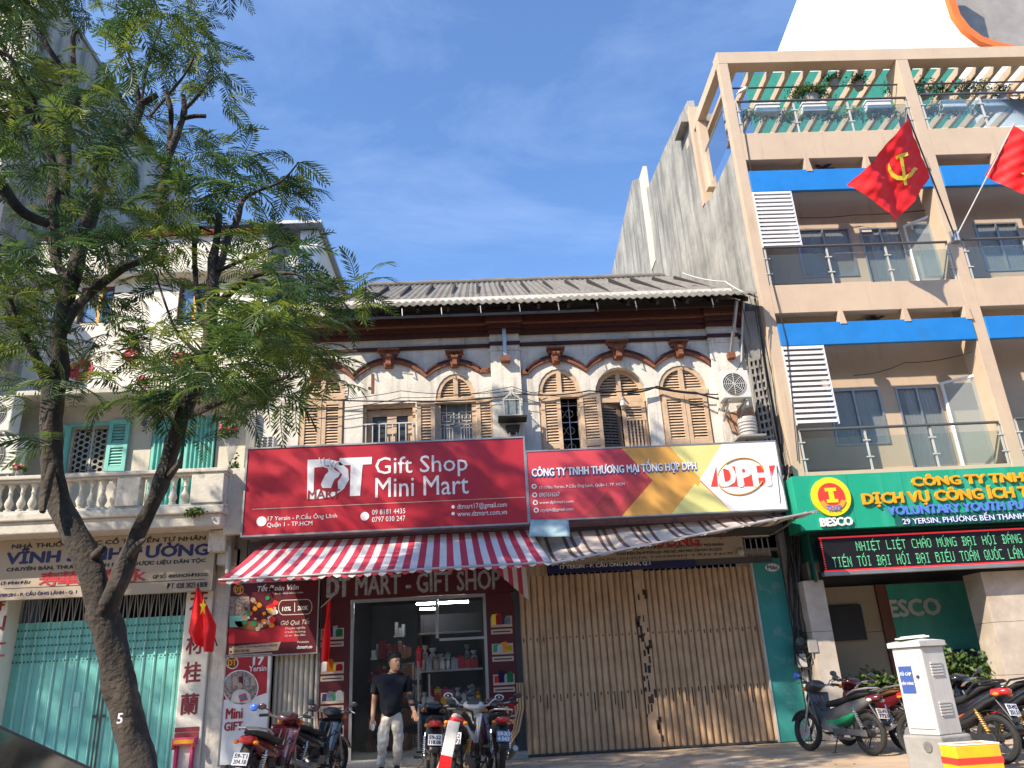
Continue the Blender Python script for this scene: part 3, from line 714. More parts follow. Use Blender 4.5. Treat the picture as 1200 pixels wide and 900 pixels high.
# brackets holding the box
m = MB()
for x in (DX0+.3, (DX0+DX1)/2, DX1-.3): m.box(x-.03, x+.03, Y+.23, -.001, DZ0+.1, DZ0+.16); m.box(x-.03, x+.03, Y+.23, -.001, DZ1-.2, DZ1-.14)
m.build('bracket', 'steel_dark', DS)
m = MB(); m.box(DX0-.35, DX0-.04, Y+.05, Y+.2, DZ0+.05, DZ1-.32); tag(m.build('sign_return', 'balcony_plaster', bevel=.01), 'narrow weathered white panel at the left end of the red gift shop sign', 'panel')
# dark box standing in for the recess under the signs
m = MB(); m.box(DX0, 5.3, -.38, -.03, DZ0-.30, DZ0-.05); tag(m.build('sign_recess', 'steel_dark'), 'dark box standing in for the recess under both shop signs', 'ledge')

# ================================================================== multicoloured company sign
a = rect(617, 524, 916, 603, Y); CX0, CX1, CZ0, CZ1 = DX1+.05, a[1], Z_(768, 603, Y), Z_(768, 523.5, Y)
CS = thing('company_sign', 'long company sign fading from red to orange and yellow with a white logo end', 'sign', ((CX0+CX1)/2, Y, CZ0))
def strip(pts, mt, dy, nm='panel'):
    m = MB(); q = [(max(CX0, min(CX1, X_(x, y, Y))), max(CZ0, min(CZ1, Z_(x, y, Y)))) for x, y in pts]; m.prism(q, Y-dy, Y-dy+.0009); return m.build(nm, mt, CS)
m = MB(); m.box(CX0, CX1, Y, Y+.2, CZ0, CZ1); m.build('box', 'dph_red', CS)
strip([(683, 618), (700, 590), (712, 575), (725, 595), (745, 560), (765, 560), (738, 618)], 'dph_rose', .001, 'print')
strip([(727, 515), (784, 515), (818, 562), (793, 618), (730, 618), (765, 563)], 'dph_orange', .002, 'print')
strip([(784, 515), (845, 515), (820, 562), (818, 562)], 'dph_yellow', .0021, 'print'); strip([(778, 515), (800, 540), (822, 562), (818, 570), (803, 555)], 'dph_orange2', .0032, 'print')
strip([(818, 562), (860, 618), (789, 618)], 'dph_yellow', .0022, 'print')
strip([(845, 515), (930, 515), (935, 618), (860, 618), (820, 562)], 'sign_white', .0042, 'print')
m = MB(); m.box(CX0-.02, CX1+.02, Y-.01, Y+.21, CZ1+.001, CZ1+.025); m.box(CX0-.02, CX1+.02, Y-.01, Y+.21, CZ0-.025, CZ0-.001); m.box(CX1+.001, CX1+.02, Y-.01, Y+.21, CZ0, CZ1); m.box(CX0-.02, CX0-.001, Y-.01, Y+.21, CZ0, CZ1); m.build('frame', 'steel', CS)
ptext('CÔNG TY TNHH THƯƠNG MẠI TỔNG HỢP DPH', 623, 540, 816, 557, Y-.012, 'sign_white', CS, bold=.035)
o = ptext('CÔNG TY TNHH THƯƠNG MẠI TỔNG HỢP DPH', 622.3, 541, 815.6, 558.5, Y-.006, 'blue_sticker', CS, bold=.05, name='lettering_shadow')
ptext('17-17Bis Yersin, P.Cầu Ông Lãnh, Quận 1, TP. HCM', 632, 566.5, 732, 572, Y-.006, 'sign_white', CS)
ptext('0907616267', 632, 577, 656, 582, Y-.006, 'sign_white', CS); ptext('www.dphmart.com', 632, 586.5, 672, 591, Y-.006, 'sign_white', CS); ptext('ctydph@gmail.com', 633, 595, 672, 600, Y-.006, 'sign_white', CS)
m = MB()
for (x, y) in ((626, 570), (626.6, 580), (627.4, 589), (628.4, 598)):
    c = at(x, y, Y); m.prism(arc(c.x, c.z, .045, .045, 0, 2*pi, 16)[:-1], Y-.006, Y-.001, [arc(c.x, c.z, .025, .025, 0, 2*pi, 12)[:-1]])
m.build('icon', 'sign_white', CS)
YT = Y-.006
m = MB(); m.prism(P2([(833, 570), (839, 547), (841, 570)], YT), YT, YT-.006)
m.prism(P2([(844, 547), (902, 545.5), (903, 556), (893, 569.5), (843, 570.5)], YT), YT, YT-.005); m.prism(P2([(902, 546), (908, 545), (904.5, 558)], YT), YT, YT-.0055); m.build('logo_block', 'dph_letter', CS)
for ch, x0, x1 in (('D', 844, 861), ('P', 865, 880), ('H', 883, 901)): ptext(ch, x0, 545, x1, 569, YT-.007, 'sign_white', CS, bold=.06, name='logo_letter')
m = MB(); c = at(868, 558, YT-.009); pts = [Vector((c.x+.42*cos(t)+.08*sin(t), YT-.010, c.z+.33*sin(t))) for t in [radians(q) for q in range(20, 175, 8)]]
m.tube(pts, .012, 4); pts = [Vector((c.x+.42*cos(t)+.08*sin(t), YT-.010, c.z+.33*sin(t))) for t in [radians(q) for q in range(205, 345, 8)]]; m.tube(pts, .012, 4); m.build('logo_ring', 'dph_orange', CS)
m = MB()
for x in (CX0+.4, (CX0+CX1)/2, CX1-.4): m.box(x-.03, x+.03, Y+.21, -.001, CZ0+.1, CZ0+.16)
m.build('bracket', 'steel_dark', CS)

# ================================================================== striped awning
def awning(T0, T1, F0, F1, name, label, mats_, npairs, sag=.06, hem=.12, sub=1, pattern=None, drop=0):
    A = thing(name, label, 'awning', tuple((T0+T1)/2))
    m = MB(); nu = npairs*2*sub; nv = 8; mi = []
    def fn(u, v):
        p = T0.lerp(T1, u).lerp(F0.lerp(F1, u), v); p.z -= sag*sin(pi*v)*(1+.3*sin(u*31)); p.z += .012*sin(u*71+v*9)*v+drop*sin(pi*u)*v; p.y += .012*sin(u*50)*v; return p
    m.grid(fn, nu, nv)
    for j in range(nv):
        for i in range(nu): mi.append(pattern[(i//sub) % len(pattern)] if pattern else (i//sub) % 2)
    o = m.build('canvas', mats_[0], A, smooth=60, solid=.004, fixn=False)
    for q in mats_[1:]: o.data.materials.append(MATS[q])
    for p, k in zip(o.data.polygons, mi): p.material_index = k
    # scalloped hem
    m = MB(); mi = []
    for i in range(nu):
        u0, u1 = i/nu, (i+1)/nu; a = fn(u0, 1); b = fn(u1, 1); d = Vector((0, -.01, 0)); l_ = hem*(1+.2*random.uniform(-1, 1)); c = (a+b)/2
        m.add([a, b, b+d-Vector((0, 0, l_*.6)), c+d-Vector((0, 0, l_)), a+d-Vector((0, 0, l_*.6))], [(0, 4, 3, 2, 1)]); mi.append(pattern[(i//sub) % len(pattern)] if pattern else (i//sub) % 2)
    o = m.build('hem', mats_[0], A, fixn=False)
    for q in mats_[1:]: o.data.materials.append(MATS[q])
    for p, k in zip(o.data.polygons, mi): p.material_index = k
    m = MB(); m.tube([fn(0, 1), fn(1, 1)] if not drop else [fn(k/8, 1) for k in range(9)], .02, 8); m.build('front_bar', 'steel', A)
    for u in (.06, .94):
        m = MB(); a = T0.lerp(T1, u)-Vector((0, 0, .35)); b = F0.lerp(F1, u); m.tube([a, (a+b)/2+Vector((0, 0, -.03)), b], .016, 6); m.build('folding_arm', 'steel', A)
    return A, fn
A1, f1 = awning(at(308, 637, -.40), at(622, 621, -.40), at(256, 680, -1.55), at(646, 658, -1.55), 'striped_awning', 'red and white striped canvas awning over the gift shop entrance', ['awning_red', 'awning_white'], 22, sag=.03, hem=.07)
# side flap at the right end
m = MB(); mi = []; a = at(610, 657, -1.3); b = at(617, 660, -.25)
for i in range(6):
    p = at(583+i*5.5, 662, -.9+.1*i); q = at(583+(i+1)*5.5, 661, -.9+.1*(i+1)); l_ = .16+.075*i
    l2 = .16+.075*(i+1); m.quad(p, q, q-Vector((-.02, 0, l2)), p-Vector((-.02, 0, l_))); mi.append(i % 2)
o = m.build('side_flap', 'awning_red', A1, fixn=False); o.data.materials.append(MATS['awning_white'])
for p, k in zip(o.data.polygons, mi): p.material_index = k
A2, f2 = awning(at(628, 627, -.40), at(915, 603, -.40), at(646, 661, -1.50), at(958, 598, -1.9), 'faded_awning', 'faded cream awning with thin brown stripes sagging to one side above the tan gate', ['awning_old', 'awning_brown', 'awning_red', 'awning_white'], 36, sag=.12, hem=.03, sub=1, pattern=[0, 0, 1, 0, 0, 0, 0, 1, 0, 1])
m = MB()
def ft(u, v): p = at(622+44*u-5*v*(1-2*u)*.5, 609+20*v, -.78-.2*v); p.y -= .03*sin(u*9)*v; return p
m.grid(ft, 10, 6); tag(m.build('plastic_sheet', 'tarp_blue', smooth=60, solid=.004, fixn=False), 'pale blue plastic sheet draped between the two awnings under the signs', 'plastic sheet')
# ================================================================== gift shop front
SY = -.06
SF = thing('shopfront', 'glass fronted gift shop entrance with dark red side boards and fascia', 'shopfront', (X_(490, 800), SY, 0))
LX0, LX1 = X_(374, 800, SY), X_(409, 800, SY); RX0, RX1 = X_(573, 790, SY), X_(606, 790, SY)
FZ0, FZ1 = Z_(490, 699, SY), Z_(490, 672, SY)
m = MB(); m.box(LX0, RX1, SY-.04, SY+.04, FZ0, 3.3); m.build('fascia', 'sign_red_dark', SF)
ptext('MART - GIFT SHOP', 417, 671, 586, 694, SY-.042, 'poster_grey', SF, bold=.03)  # shade on the fascia is put into the grey letter colour
ptext('DT', 384, 677, 409, 699, SY-.042, 'poster_grey', SF, bold=.07)
def side_board(X0, X1, pics, curve):
    z0 = .05; m = MB()
    if curve: pr = [(X0, FZ0-.004), (X1-.05, FZ0-.004)]+[(X1, FZ0-.2), (X1, .9)]+[(X1-(X1-X0)*.75*(k/6)**2, .9-.14*k) for k in range(1, 7)]+[(X0, z0)]
    else: pr = [(X0, z0), (X1, z0), (X1, FZ0-.004), (X0, FZ0-.004)]
    m.prism(pr, SY-.02, SY+.03); b = m.build('side_board', 'sign_red_dark', SF)
    return b
bl = side_board(LX0, LX1, 4, False); br = side_board(RX0, RX1, 4, True)
cols = ['green_paint', 'tail_red', 'sign_white', 'navy', 'amber', 'poster_grey', 'yellow']
def card(b, x0, y0, x1, y1, k):
    a = rect(x0, y0, x1, y1, SY-.02); m = MB(); h = a[3]-a[2]
    m.box(a[0], a[1], SY-.026, SY-.0205, a[2]+h*.28, a[2]+h*.72); m.box(a[0], a[1], SY-.0262, SY-.0206, a[2], a[2]+h*.2); m.build('card', 'tan_print', b)
    random.seed(k)
    for i in range(4):
        m = MB(); w_ = (a[1]-a[0])*.30; cx = a[0]+(a[1]-a[0])*(.2+.2*i); hh = h*random.uniform(.25, .5); z0 = a[2]+h*.38
        if i % 2: m.lathe([(w_/2, z0), (w_/2, z0+hh*.8), (w_/4, z0+hh)], (cx, SY-.03, 0), 8)
        else: m.prism([(cx-w_/2, z0), (cx+w_/2, z0+.01), (cx+w_/2.4, z0+hh), (cx-w_/2.2, z0+hh*.94)], SY-.03-.003*i, SY-.0265)
        m.v = [Vector((v.x, SY-.0265-abs(v.y-(SY-.03))*.03-.0005*i, v.z)) for v in m.v]
        m.build('print', cols[(k+i*2) % 7], b)
    m = MB(); m.box(a[0]+.03, a[1]-.03, SY-.0275, SY-.0268, a[2]+h*.07, a[2]+h*.12); m.build('print', 'black_letter', b)
for k, y in enumerate((728, 768, 803, 842)): card(bl, 376, y, 403, y+30, k+1)
for k, y in enumerate((714, 746, 782, 820)): card(br, 575+k*1.5, y, 600+k*1.5, y+29, k+6)
# door frame and glass
m = MB(); DX_0, DX_1 = LX1+.01, RX0-.01
for x in (DX_0, X_(513, 800, SY)-.02, DX_1-.05): m.box(x, x+.05, SY-.02, SY+.04, .0 if x != X_(513, 800, SY)-.02 else Z_(513, 748, SY), FZ0-.003)
m.box(DX_0+.05, DX_1-.05, SY-.018, SY+.038, FZ0-.06, FZ0-.004); m.box(X_(515, 748, SY), DX_1-.05, SY-.017, SY+.03, Z_(540, 750, SY), Z_(540, 747, SY)); m.build('door_frame', 'steel', SF)
m = MB(); m.box(X_(489, 800, SY), X_(491, 800, SY), SY, SY+.03, .03, Z_(490, 775, SY)); m.box(X_(502, 800, SY), X_(504, 800, SY), SY, SY+.03, .03, Z_(503, 790, SY)); m.build('mullion', 'steel', SF)
m = MB(); m.box(DX_0+.05, X_(489, 800, SY), SY+.01, SY+.018, .05, FZ0-.06); m.build('glass_pane', 'glass_clear', SF)
m = MB(); m.box(X_(505, 800, SY), DX_1-.05, SY+.012, SY+.02, .05, FZ0-.06); m.build('glass_pane', 'glass_clear', SF)
m = MB(); m.box(DX_0, RX1+.1, -.5, SY-.05, 0, .10); m.build('doorstep', 'concrete', SF, bevel=.01)
# interior
m = MB(); m.box(LX0-.1, LX0, SY+.05, 6, 0, 3.24); m.box(RX1+.0, RX1+.1, SY+.05, 6, 0, 3.14); m.box(LX0, RX1, 6, 6.1, 0, 3.24); m.build('room_wall', 'interior_wall', SF)
m = MB(); m.box(LX0, RX1, SY+.05, 6, 3.10, 3.14); m.build('ceiling', 'interior_wall', SF)
for i, (x0, y0, x1, y1, Yd) in enumerate(((477, 698, 513, 696, .3), (488, 708, 549, 704, .9), (492, 714, 513, 713, 2.6), (456, 702, 467, 710, 2.2), (517, 706, 533, 703, 3.3))):
    a = at(x0, y0, Yd); b = at(x1, y1, Yd); z = min(3.06, a.z)
    L_ = thing('tube_lamp', ['lit fluorescent tube nearest the shop door top', 'longest lit fluorescent tube under the shop ceiling', 'short lit fluorescent tube below the longer ones', 'lit fluorescent tube slanting at the left of the shop', 'lit fluorescent tube farthest inside the shop'][i], 'lamp', tuple(a))
    if i == 3: b = Vector((a.x+.35, a.y-.8, a.z))
    m = MB(); m.tube([a, Vector((b.x, b.y, a.z))], .02, 8); m.build('tube', 'tube_light', L_); m = MB(); m.bar(a+Vector((0, 0, .035)), Vector((b.x, b.y, a.z+.035)), .05, .03); m.build('fitting', 'interior_wall', L_)
# shelving seen through the right pane
R_ = thing('display_shelf', 'steel display shelves behind the right glass pane of the gift shop', 'shelf', (X_(530, 800, .5), .5, 0))
sx0, sx1 = X_(492, 800, .5), X_(566, 800, .5)
for k, y in enumerate((868, 826, 784, 740)):
    z = Z_(530, y, .35); m = MB(); m.box(sx0, sx1, .35, .85, z-.03, z); m.build('shelf_board', 'steel', R_)
m = MB()
for x in (sx0, sx1-.03): m.box(x, x+.03, .8, .83, 0, 2.4)
m.box(sx0, sx1, .86, .88, 0, 2.4); m.build('upright', 'interior_wall', R_)
random.seed(4)
gm = ['poster_grey', 'paper', 'bike_white', 'sign_red', 'tan_print', 'cream', 'tail_red', 'curtain', 'flower_pink', 'gold']
first = True
for y, yr_ in ((868, .45), (826, .45), (784, .45), (868, .66), (826, .66), (784, .66)):
    z = Z_(530, y, .35)+.002; x = sx0+.03
    while x < sx1-.10:
        w_ = random.uniform(.08, .14); h = random.uniform(.20, .40)*(1.15 if yr_ > .5 else .85)
        m = MB(); c = Vector((x+w_/2, yr_, z))
        box_ = random.random() < .55
        rings = []
        for t, q in ((0, .85), (.05, 1), (.5, 1.08), (.70, .8), (.78, .30), (.88, .85), (1, 1.0)):
            rings.append([c+Vector((w_/2*q*cos(a)*(1+.12*sin(3*a+x*9)), .07*q*sin(a), h*t)) for a in [2*pi*i/10 for i in range(10)]])
        if box_: m.box(c.x-w_/2, c.x+w_/2, c.y-.08, c.y+.08, z, z+h*.62); m.box(c.x-w_*.07, c.x+w_*.07, c.y-.084, c.y+.084, z, z+h*.63); m.ball((c.x, c.y, z+h*.67), w_*.22, 8, 5, (1.3, .6, .6))
        else: m.loft(rings)
        tag(m.build('gift_package', random.choice(gm), smooth=60), 'small wrapped gift package on the %s display shelf behind the shop window' % {868: 'lowest', 826: 'middle', 784: 'upper'}[y], 'package', 'gift packages on the shop shelves'); x += w_+random.uniform(.004, .02)
m = MB(); c = at(491, 783, .15); m.lathe([(.02, 0), (.055, .01), (.06, .05), (.06, .26), (.04, .32), (.02, .34), (.025, .37)], tuple(c), 14); ex = m.build('fire_extinguisher', 'tail_red', smooth=True)
tag(ex, 'small red cylinder hanging just inside the gift shop doorway', 'extinguisher')
m = MB(); m.tube([c+Vector((.02, 0, .35)), c+Vector((.07, -.02, .3)), c+Vector((.065, -.03, .12))], .01, 6); m.build('hose', 'steel_dark', ex)
random.seed(12)
for k in range(11):
    x = X_(416, 800, 1.2)+random.uniform(0, .8); z0 = random.uniform(.1, 1.9); yy = 2.0+random.uniform(0, 2); w_ = random.uniform(.2, .45); h = random.uniform(.3, .5)
    m = MB(); zt0_ = z0+h
    for zz_ in [.04+.42*q for q in range(int(zt0_/.42)+1)]:
        m.box(x, x+w_, yy, yy+.3, zz_, zz_+.03)
        for q in range(3): bw = w_/3.4; m.box(x+.02+q*w_/3, x+.02+q*w_/3+bw, yy+.02, yy+.2, zz_+.031, zz_+.031+random.uniform(.12, .33))
    tag(m.build('stock_rack', random.choice(['tan_print', 'poster_grey', 'maroon_print', 'poster_photo', 'steel', 'brown_frame'])), 'dim stock rack standing deep inside the gift shop', 'rack', 'stock racks inside the shop')

# ================================================================== posters and small shutter left of the door
PY = -.17
a = rect(268, 682, 372, 767, PY)
PO = thing('gift_basket_poster', 'large maroon poster with a gift basket picture and discount badge', 'poster', ((a[0]+a[1])/2, PY, a[2]))
m = MB(); m.box(a[0], a[1], PY, PY+.05, a[2], a[3]); m.build('board', 'maroon_print', PO)
m = MB(); t = .02
m.box(a[0]-t, a[0], PY-.01, PY+.05, a[2]-t, a[3]+t); m.box(a[1], a[1]+t, PY-.01, PY+.05, a[2]-t, a[3]+t); m.box(a[0], a[1], PY-.01, PY+.05, a[3], a[3]+t); m.box(a[0], a[1], PY-.01, PY+.05, a[2]-t, a[2]); m.build('frame', 'steel', PO)
Yp = PY-.002
def blob(pts, mt, dy=.001, par=None, nm='print', Y=None):
    Y = Y if Y is not None else PY
    m = MB(); m.prism([(X_(x, y, Y), Z_(x, y, Y)) for x, y in pts], Y-dy-.001, Y-dy); return m.build(nm, mt, par or PO)
def circ(cx, cy, r, n=24): return [(cx+r*cos(2*pi*i/n), cy+r*sin(2*pi*i/n)) for i in range(n)]
blob([(268, 736), (300, 740), (325, 733), (345, 735), (350, 752), (268, 754)], 'sign_red', .0005)
blob([(269, 699), (292, 699), (293, 718), (288, 735), (269, 735)], 'poster_photo', .001); blob([(269, 722), (284, 722), (284, 735), (269, 735)], 'teal_wood', .002)
random.seed(5)
for i in range(34):
    cx, cy = random.uniform(286, 324), random.uniform(700, 738); r = random.uniform(1.6, 4.5)
    n = random.choice((4, 5, 7)); blob([(cx+r*cos(2*pi*k/n+i), cy+r*sin(2*pi*k/n+i)*random.uniform(.7, 1.2)) for k in range(n)], random.choice(['tail_red', 'gold', 'sign_white', 'green_paint', 'tan_print', 'amber', 'rust', 'flag_red']), .003+.0003*i)
blob([(281+20*cos(t)+14, 728+11*sin(t)) for t in [pi*k/10 for k in range(11)]], 'rust', .002)
blob([(269, 758), (329, 752), (326, 762), (268, 767)], 'tan_print', .001)
ptext('17 Yersin - P.Cầu Ông Lãnh, Q.1, TPHCM', 275, 755.5, 324, 759, PY-.003, 'brown_frame', PO); ptext('0931 818 443', 275, 761, 292, 764.5, PY-.003, 'brown_frame', PO)
for cx, cy in ((270.5, 758), (270.5, 764)): blob(circ(cx, cy, 1.6, 12), 'brown_frame', .002)
blob(circ(279.5, 690.5, 6), 'gold', .001); blob(circ(279.5, 690.5, 5.2), 'brown_frame', .002); ptext('DT', 275.5, 688, 283.5, 693.5, PY-.0035, 'gold', PO, bold=.05)
ptext('Tết Đoàn Viên', 302, 684, 350, 692, Yp-.001, 'sign_white', PO, bold=.02, shear=.2); ptext('ẤM ÁP LÒNG NGƯỜI THÂN', 322, 693.5, 355, 696, Yp, 'sign_white', PO)
rr = [(330+2.2*cos(t), 712-8*sin(t)) for t in [pi/2+pi*k/8 for k in range(9)]]
outer = [(330-5*cos(t-pi/2), 712+9.5*sin(t-pi/2)) for t in [pi*k/10 for k in range(11)]]; outer = [(x, y) for x, y in outer]
o1 = [(332+6*cos(t), 712+9*sin(t)) for t in [pi/2+pi*k/10 for k in range(11)]]+[(360+6*cos(t), 711+9*sin(t)) for t in [-pi/2+pi*k/10 for k in range(11)]]
blob(o1, 'paper', .001); o2 = [(332+5.2*cos(t), 712+8.1*sin(t)) for t in [pi/2+pi*k/10 for k in range(11)]]+[(360+5.2*cos(t), 711+8.1*sin(t)) for t in [-pi/2+pi*k/10 for k in range(11)]]
blob(o2, 'sign_red_dark', .002); ptext('10%', 331, 711, 341, 716, PY-.0035, 'sign_white', PO, bold=.03); ptext('200K', 349, 710, 361, 715, PY-.0035, 'sign_white', PO, bold=.03)
blob([(345, 706), (345.7, 706), (345.7, 717), (345, 717)], 'sign_white', .003)
ptext('Giỏ Quà Tết', 329, 725, 363, 733, Yp, 'paper', PO, shear=.3)
for i, s in enumerate(('Chuyên nghiệp', 'Chất lượng', 'Uy tín - Bảo đảm')): ptext(s, 334, 734.5+4.3*i, 358, 737.7+4.3*i, Yp, 'paper', PO)
ptext('dtmart.co', 348, 756, 366, 760, Yp, 'sign_white', PO, bold=.03); ptext('Website', 348, 751, 362, 753.5, Yp, 'paper', PO)

a = rect(261, 768, 314, 898, PY); b_ = a
PQ = thing('store_poster', 'narrow red and white poster with number 17 and a round photo of a woman', 'poster', ((a[0]+a[1])/2, PY, .1))
m = MB(); m.box(a[0], a[1], PY, PY+.05, .15, a[3]); m.build('board', 'sign_white', PQ)
m = MB(); m.box(a[0]-.02, a[0], PY-.01, PY+.05, .13, a[3]+.02); m.box(a[1], a[1]+.02, PY-.01, PY+.05, .13, a[3]+.02); m.box(a[0], a[1], PY-.01, PY+.05, a[3], a[3]+.02); m.build('frame', 'steel', PQ)
blob([(266, 768.5), (314, 767), (312.5, 812), (300, 816), (262, 820)], 'sign_red', .001, PQ)
blob([(x, y) for x, y in circ(282, 806, 21, 32)], 'sign_white', .002, PQ); blob(circ(282, 806, 19.7, 32), 'poster_photo', .003, PQ)
for k in range(5): blob([(266+k*7, 793), (271+k*7, 792.5), (271+k*7, 803), (266+k*7, 803.5)], ['poster_grey', 'tan_print', 'maroon_print', 'poster_grey', 'tan_print'][k], .004, PQ)
blob([(270, 823), (273, 812), (279, 808), (286, 808), (293, 813), (295, 824)], 'curtain', .005, PQ); blob(circ(281, 803, 3.2, 12), 'tan_print', .006, PQ); blob([(279, 815), (288, 812), (291, 820), (282, 823)], 'tape_red', .006, PQ); blob([(281, 816), (287, 814), (289, 819), (283, 821)], 'window_blue', .007, PQ)
blob(circ(272, 776.5, 7.5), 'sign_white', .002, PQ); blob(circ(272, 776.5, 6.4), 'brown_frame', .003, PQ); ptext('DT', 267.5, 773, 277, 780, PY-.0045, 'gold', PQ, bold=.05)
ptext('17', 297, 770, 309, 779, PY-.003, 'sign_white', PQ, bold=.04); ptext('Yersin', 292, 780, 312, 786.5, PY-.003, 'sign_white', PQ, bold=.02)
ptext('Mini', 265, 830, 284, 842, PY-.003, 'sign_red', PQ, bold=.04); ptext('GIFT', 263, 846, 284, 856, PY-.003, 'sign_red', PQ, bold=.04)
a = (X_(318, 820, -.02), X_(373, 820, -.02))
SG = thing('small_folding_gate', 'narrow dim tan folding shutter beside the gift shop door', 'gate', ((a[0]+a[1])/2, 0, 0))
n = 9; w_ = (a[1]-a[0])/n; zt_ = Z_(345, 768, 0)
mm = corr(w_, 2.2); mm.v = [v+Vector((a[0], .0, 0)) for v in mm.v]; b0 = mm.build('slat', 'cream', SG, smooth=60)
for i in range(1, n): inst(b0, (i*w_, 0, 0), SG)
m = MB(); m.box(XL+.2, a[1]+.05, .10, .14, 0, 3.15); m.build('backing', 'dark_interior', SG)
m = MB(); m.box(a[1]+.002, LX0-.002, -.07, .05, 0, 3.15); m.build('post', 'steel', SG)

# small red banner hanging in front of the left board, and bent bamboo strips
def cloth(pts_top, pts_bot, Y, nu=14, nv=16, fold=.03, k=9):
    m = MB()
    def fn(u, v):
        T = at(*pts_top[0], Y).lerp(at(*pts_top[1], Y), u); B = at(*pts_bot[0], Y).lerp(at(*pts_bot[1], Y), u); p = T.lerp(B, v); p.y += fold*sin(u*k+v*1.5)*(.3+v); p.x += .012*sin(v*7+u*3); return p
    m.grid(fn, nu, nv); return m
F3 = thing('rolled_red_flag', 'plain red flag hanging limp against the left red board of the gift shop', 'flag', tuple(at(384, 705, -.35)))
cloth([(383, 706), (388, 702)], [(375, 776), (386, 775)], -.35, fold=.04).build('flag_cloth', 'flag_red', F3, smooth=180, fixn=False, solid=.003)
m = MB(); m.tube([at(389, 700, -.36), at(376, 712, -.14)], .012, 6); m.build('pole', 'steel', F3)
m = MB()
for k in range(3):
    p = [at(x+4*k, y, -.14-.02*k) for x, y in ((371, 830), (372, 850), (376, 868), (384, 884), (395, 896), (404, 903))]; m.tube(p, .017, 6)
tag(m.build('bamboo_strip', 'tan_gate', smooth=True), 'bent tan strips leaning at the foot of the left red board', 'strips')
m = MB()
for k in range(3):
    p = [at(x+3*k, y, -.12-.02*k) for x, y in ((606, 800), (607, 830), (602, 856), (592, 872), (580, 884))]; m.tube(p, .017, 6)
tag(m.build('bamboo_strip', 'tan_gate', smooth=True), 'bent tan strips leaning at the foot of the right red board', 'strips')

# ================================================================== things on the shophouse front
def ac_unit(x0, y0, x1, y1, Y, label, dep=.32, side=1):
    a = rect(x0, y0, x1, y1, Y)
    A = thing('air_conditioner', label, 'air conditioner', ((a[0]+a[1])/2, Y, a[2]))
    m = MB(); m.box(a[0], a[1], Y, Y+dep, a[2], a[3]); m.build('casing', 'ac_white', A, bevel=.015)
    cx = a[0]+(a[1]-a[0])*.42; cz = (a[2]+a[3])/2; r = min((a[3]-a[2])*.44, (a[1]-a[0])*.4)
    m = MB(); m.lathe([(r, -.012), (r, -.001)], (cx, Y, cz), 28, 'Y'); m.build('fan_recess', 'grille_dark', A)
    m = MB()
    for k in range(1, 7):
        q = r*k/6; m.tube([(cx+q*cos(2*pi*i/24), Y-.02, cz+q*sin(2*pi*i/24)) for i in range(25)], .004, 4, cap=False)
    for k in range(8): m.bar((cx, Y-.02, cz), (cx+r*cos(k*pi/4), Y-.02, cz+r*sin(k*pi/4)), .008)
    m.build('fan_guard', 'ac_white', A)
    for s in (a[0]+.1, a[1]-.1):
        m = MB(); m.box(s-.02, s+.02, Y+.02, Y+dep+.25, a[2]-.05, a[2]-.012); m.bar((s, Y+.05, a[2]-.03), (s, Y+dep+.2, a[2]-.28), .03); m.build('bracket', 'steel', A)
    return A
ac_unit(846, 434, 879, 466, -.75, 'white outdoor air conditioner unit on brackets at the right end of the old shophouse')
p = at(876, 500, -.4); m = MB(); m.lathe([(.15, -.20), (.155, -.18), (.17, .1), (.18, .13), (.175, .16), (.13, .17)], tuple(p), 20)
for k in range(4): m.lathe([(.172+.002*k, -.12+.06*k), (.178+.002*k, -.11+.06*k), (.172+.002*k, -.10+.06*k)], tuple(p), 20)
tag(m.build('pot', 'pvc', smooth=True), 'off white ribbed bucket standing behind the right end of the company sign', 'bucket')
m = MB(); m.box(p.x-.25, p.x+.25, p.y-.2, -.01, p.z-.24, p.z-.205); tag(m.build('bucket_shelf', 'concrete'), 'small concrete ledge under the ribbed bucket', 'ledge')
a = rect(300, 511, 320, 527, -.35)
A = thing('vent_box', 'small white louvred box behind the left top corner of the gift shop sign', 'vent', (a[0], -.35, a[2]))
m = MB(); m.box(a[0], a[1], -.33, -.05, a[2]-.1, a[3]); m.build('casing', 'ac_white', A)
m = MB()
for i in range(5):
    z = a[2]+(a[3]-a[2])*(i+.2)/5
    for j in range(3): x = a[0]+.02+(a[1]-a[0]-.02)*j/3; m.box(x, x+.065, -.345, -.331, z, z+.026)
m.build('louvre', 'grille_dark', A)
# glass shrine on dark bracket shelf
a = rect(588, 469, 612, 490, -.32)
SH = thing('wall_shrine', 'small glass spirit house on a dark wooden shelf fixed to the middle pilaster', 'shrine', ((a[0]+a[1])/2, -.3, a[2]))
cx = (a[0]+a[1])/2; w_ = (a[1]-a[0])/2*.8; zs_ = Z_(600, 489, -.32); zm = Z_(600, 470, -.32); zt_ = Z_(600, 462, -.32)
m = MB(); pr = [(cx-w_*1.9, zs_), (cx+w_*1.9, zs_), (cx+w_*1.8, zs_-.05), (cx+w_*.9, zs_-.09), (cx+w_*.7, zs_-.2), (cx, zs_-.24), (cx-w_*.7, zs_-.2), (cx-w_*.9, zs_-.09), (cx-w_*1.8, zs_-.05)]
m.box(cx-w_*1.75, cx+w_*1.75, -.44, -.112, zs_-.045, zs_); m.prism([(x, z-.047) for x, z in pr[3:8]], -.30, -.115); m.build('shelf', 'roof_wood', SH, bevel=.006)
m = MB()
for x in (cx-w_, cx+w_):
    for y in (-.40, -.16): m.box(x-.012, x+.012, y-.012, y+.012, zs_, zm)
m.box(cx-w_-.02, cx+w_+.02, -.42, -.14, zs_, zs_+.02)
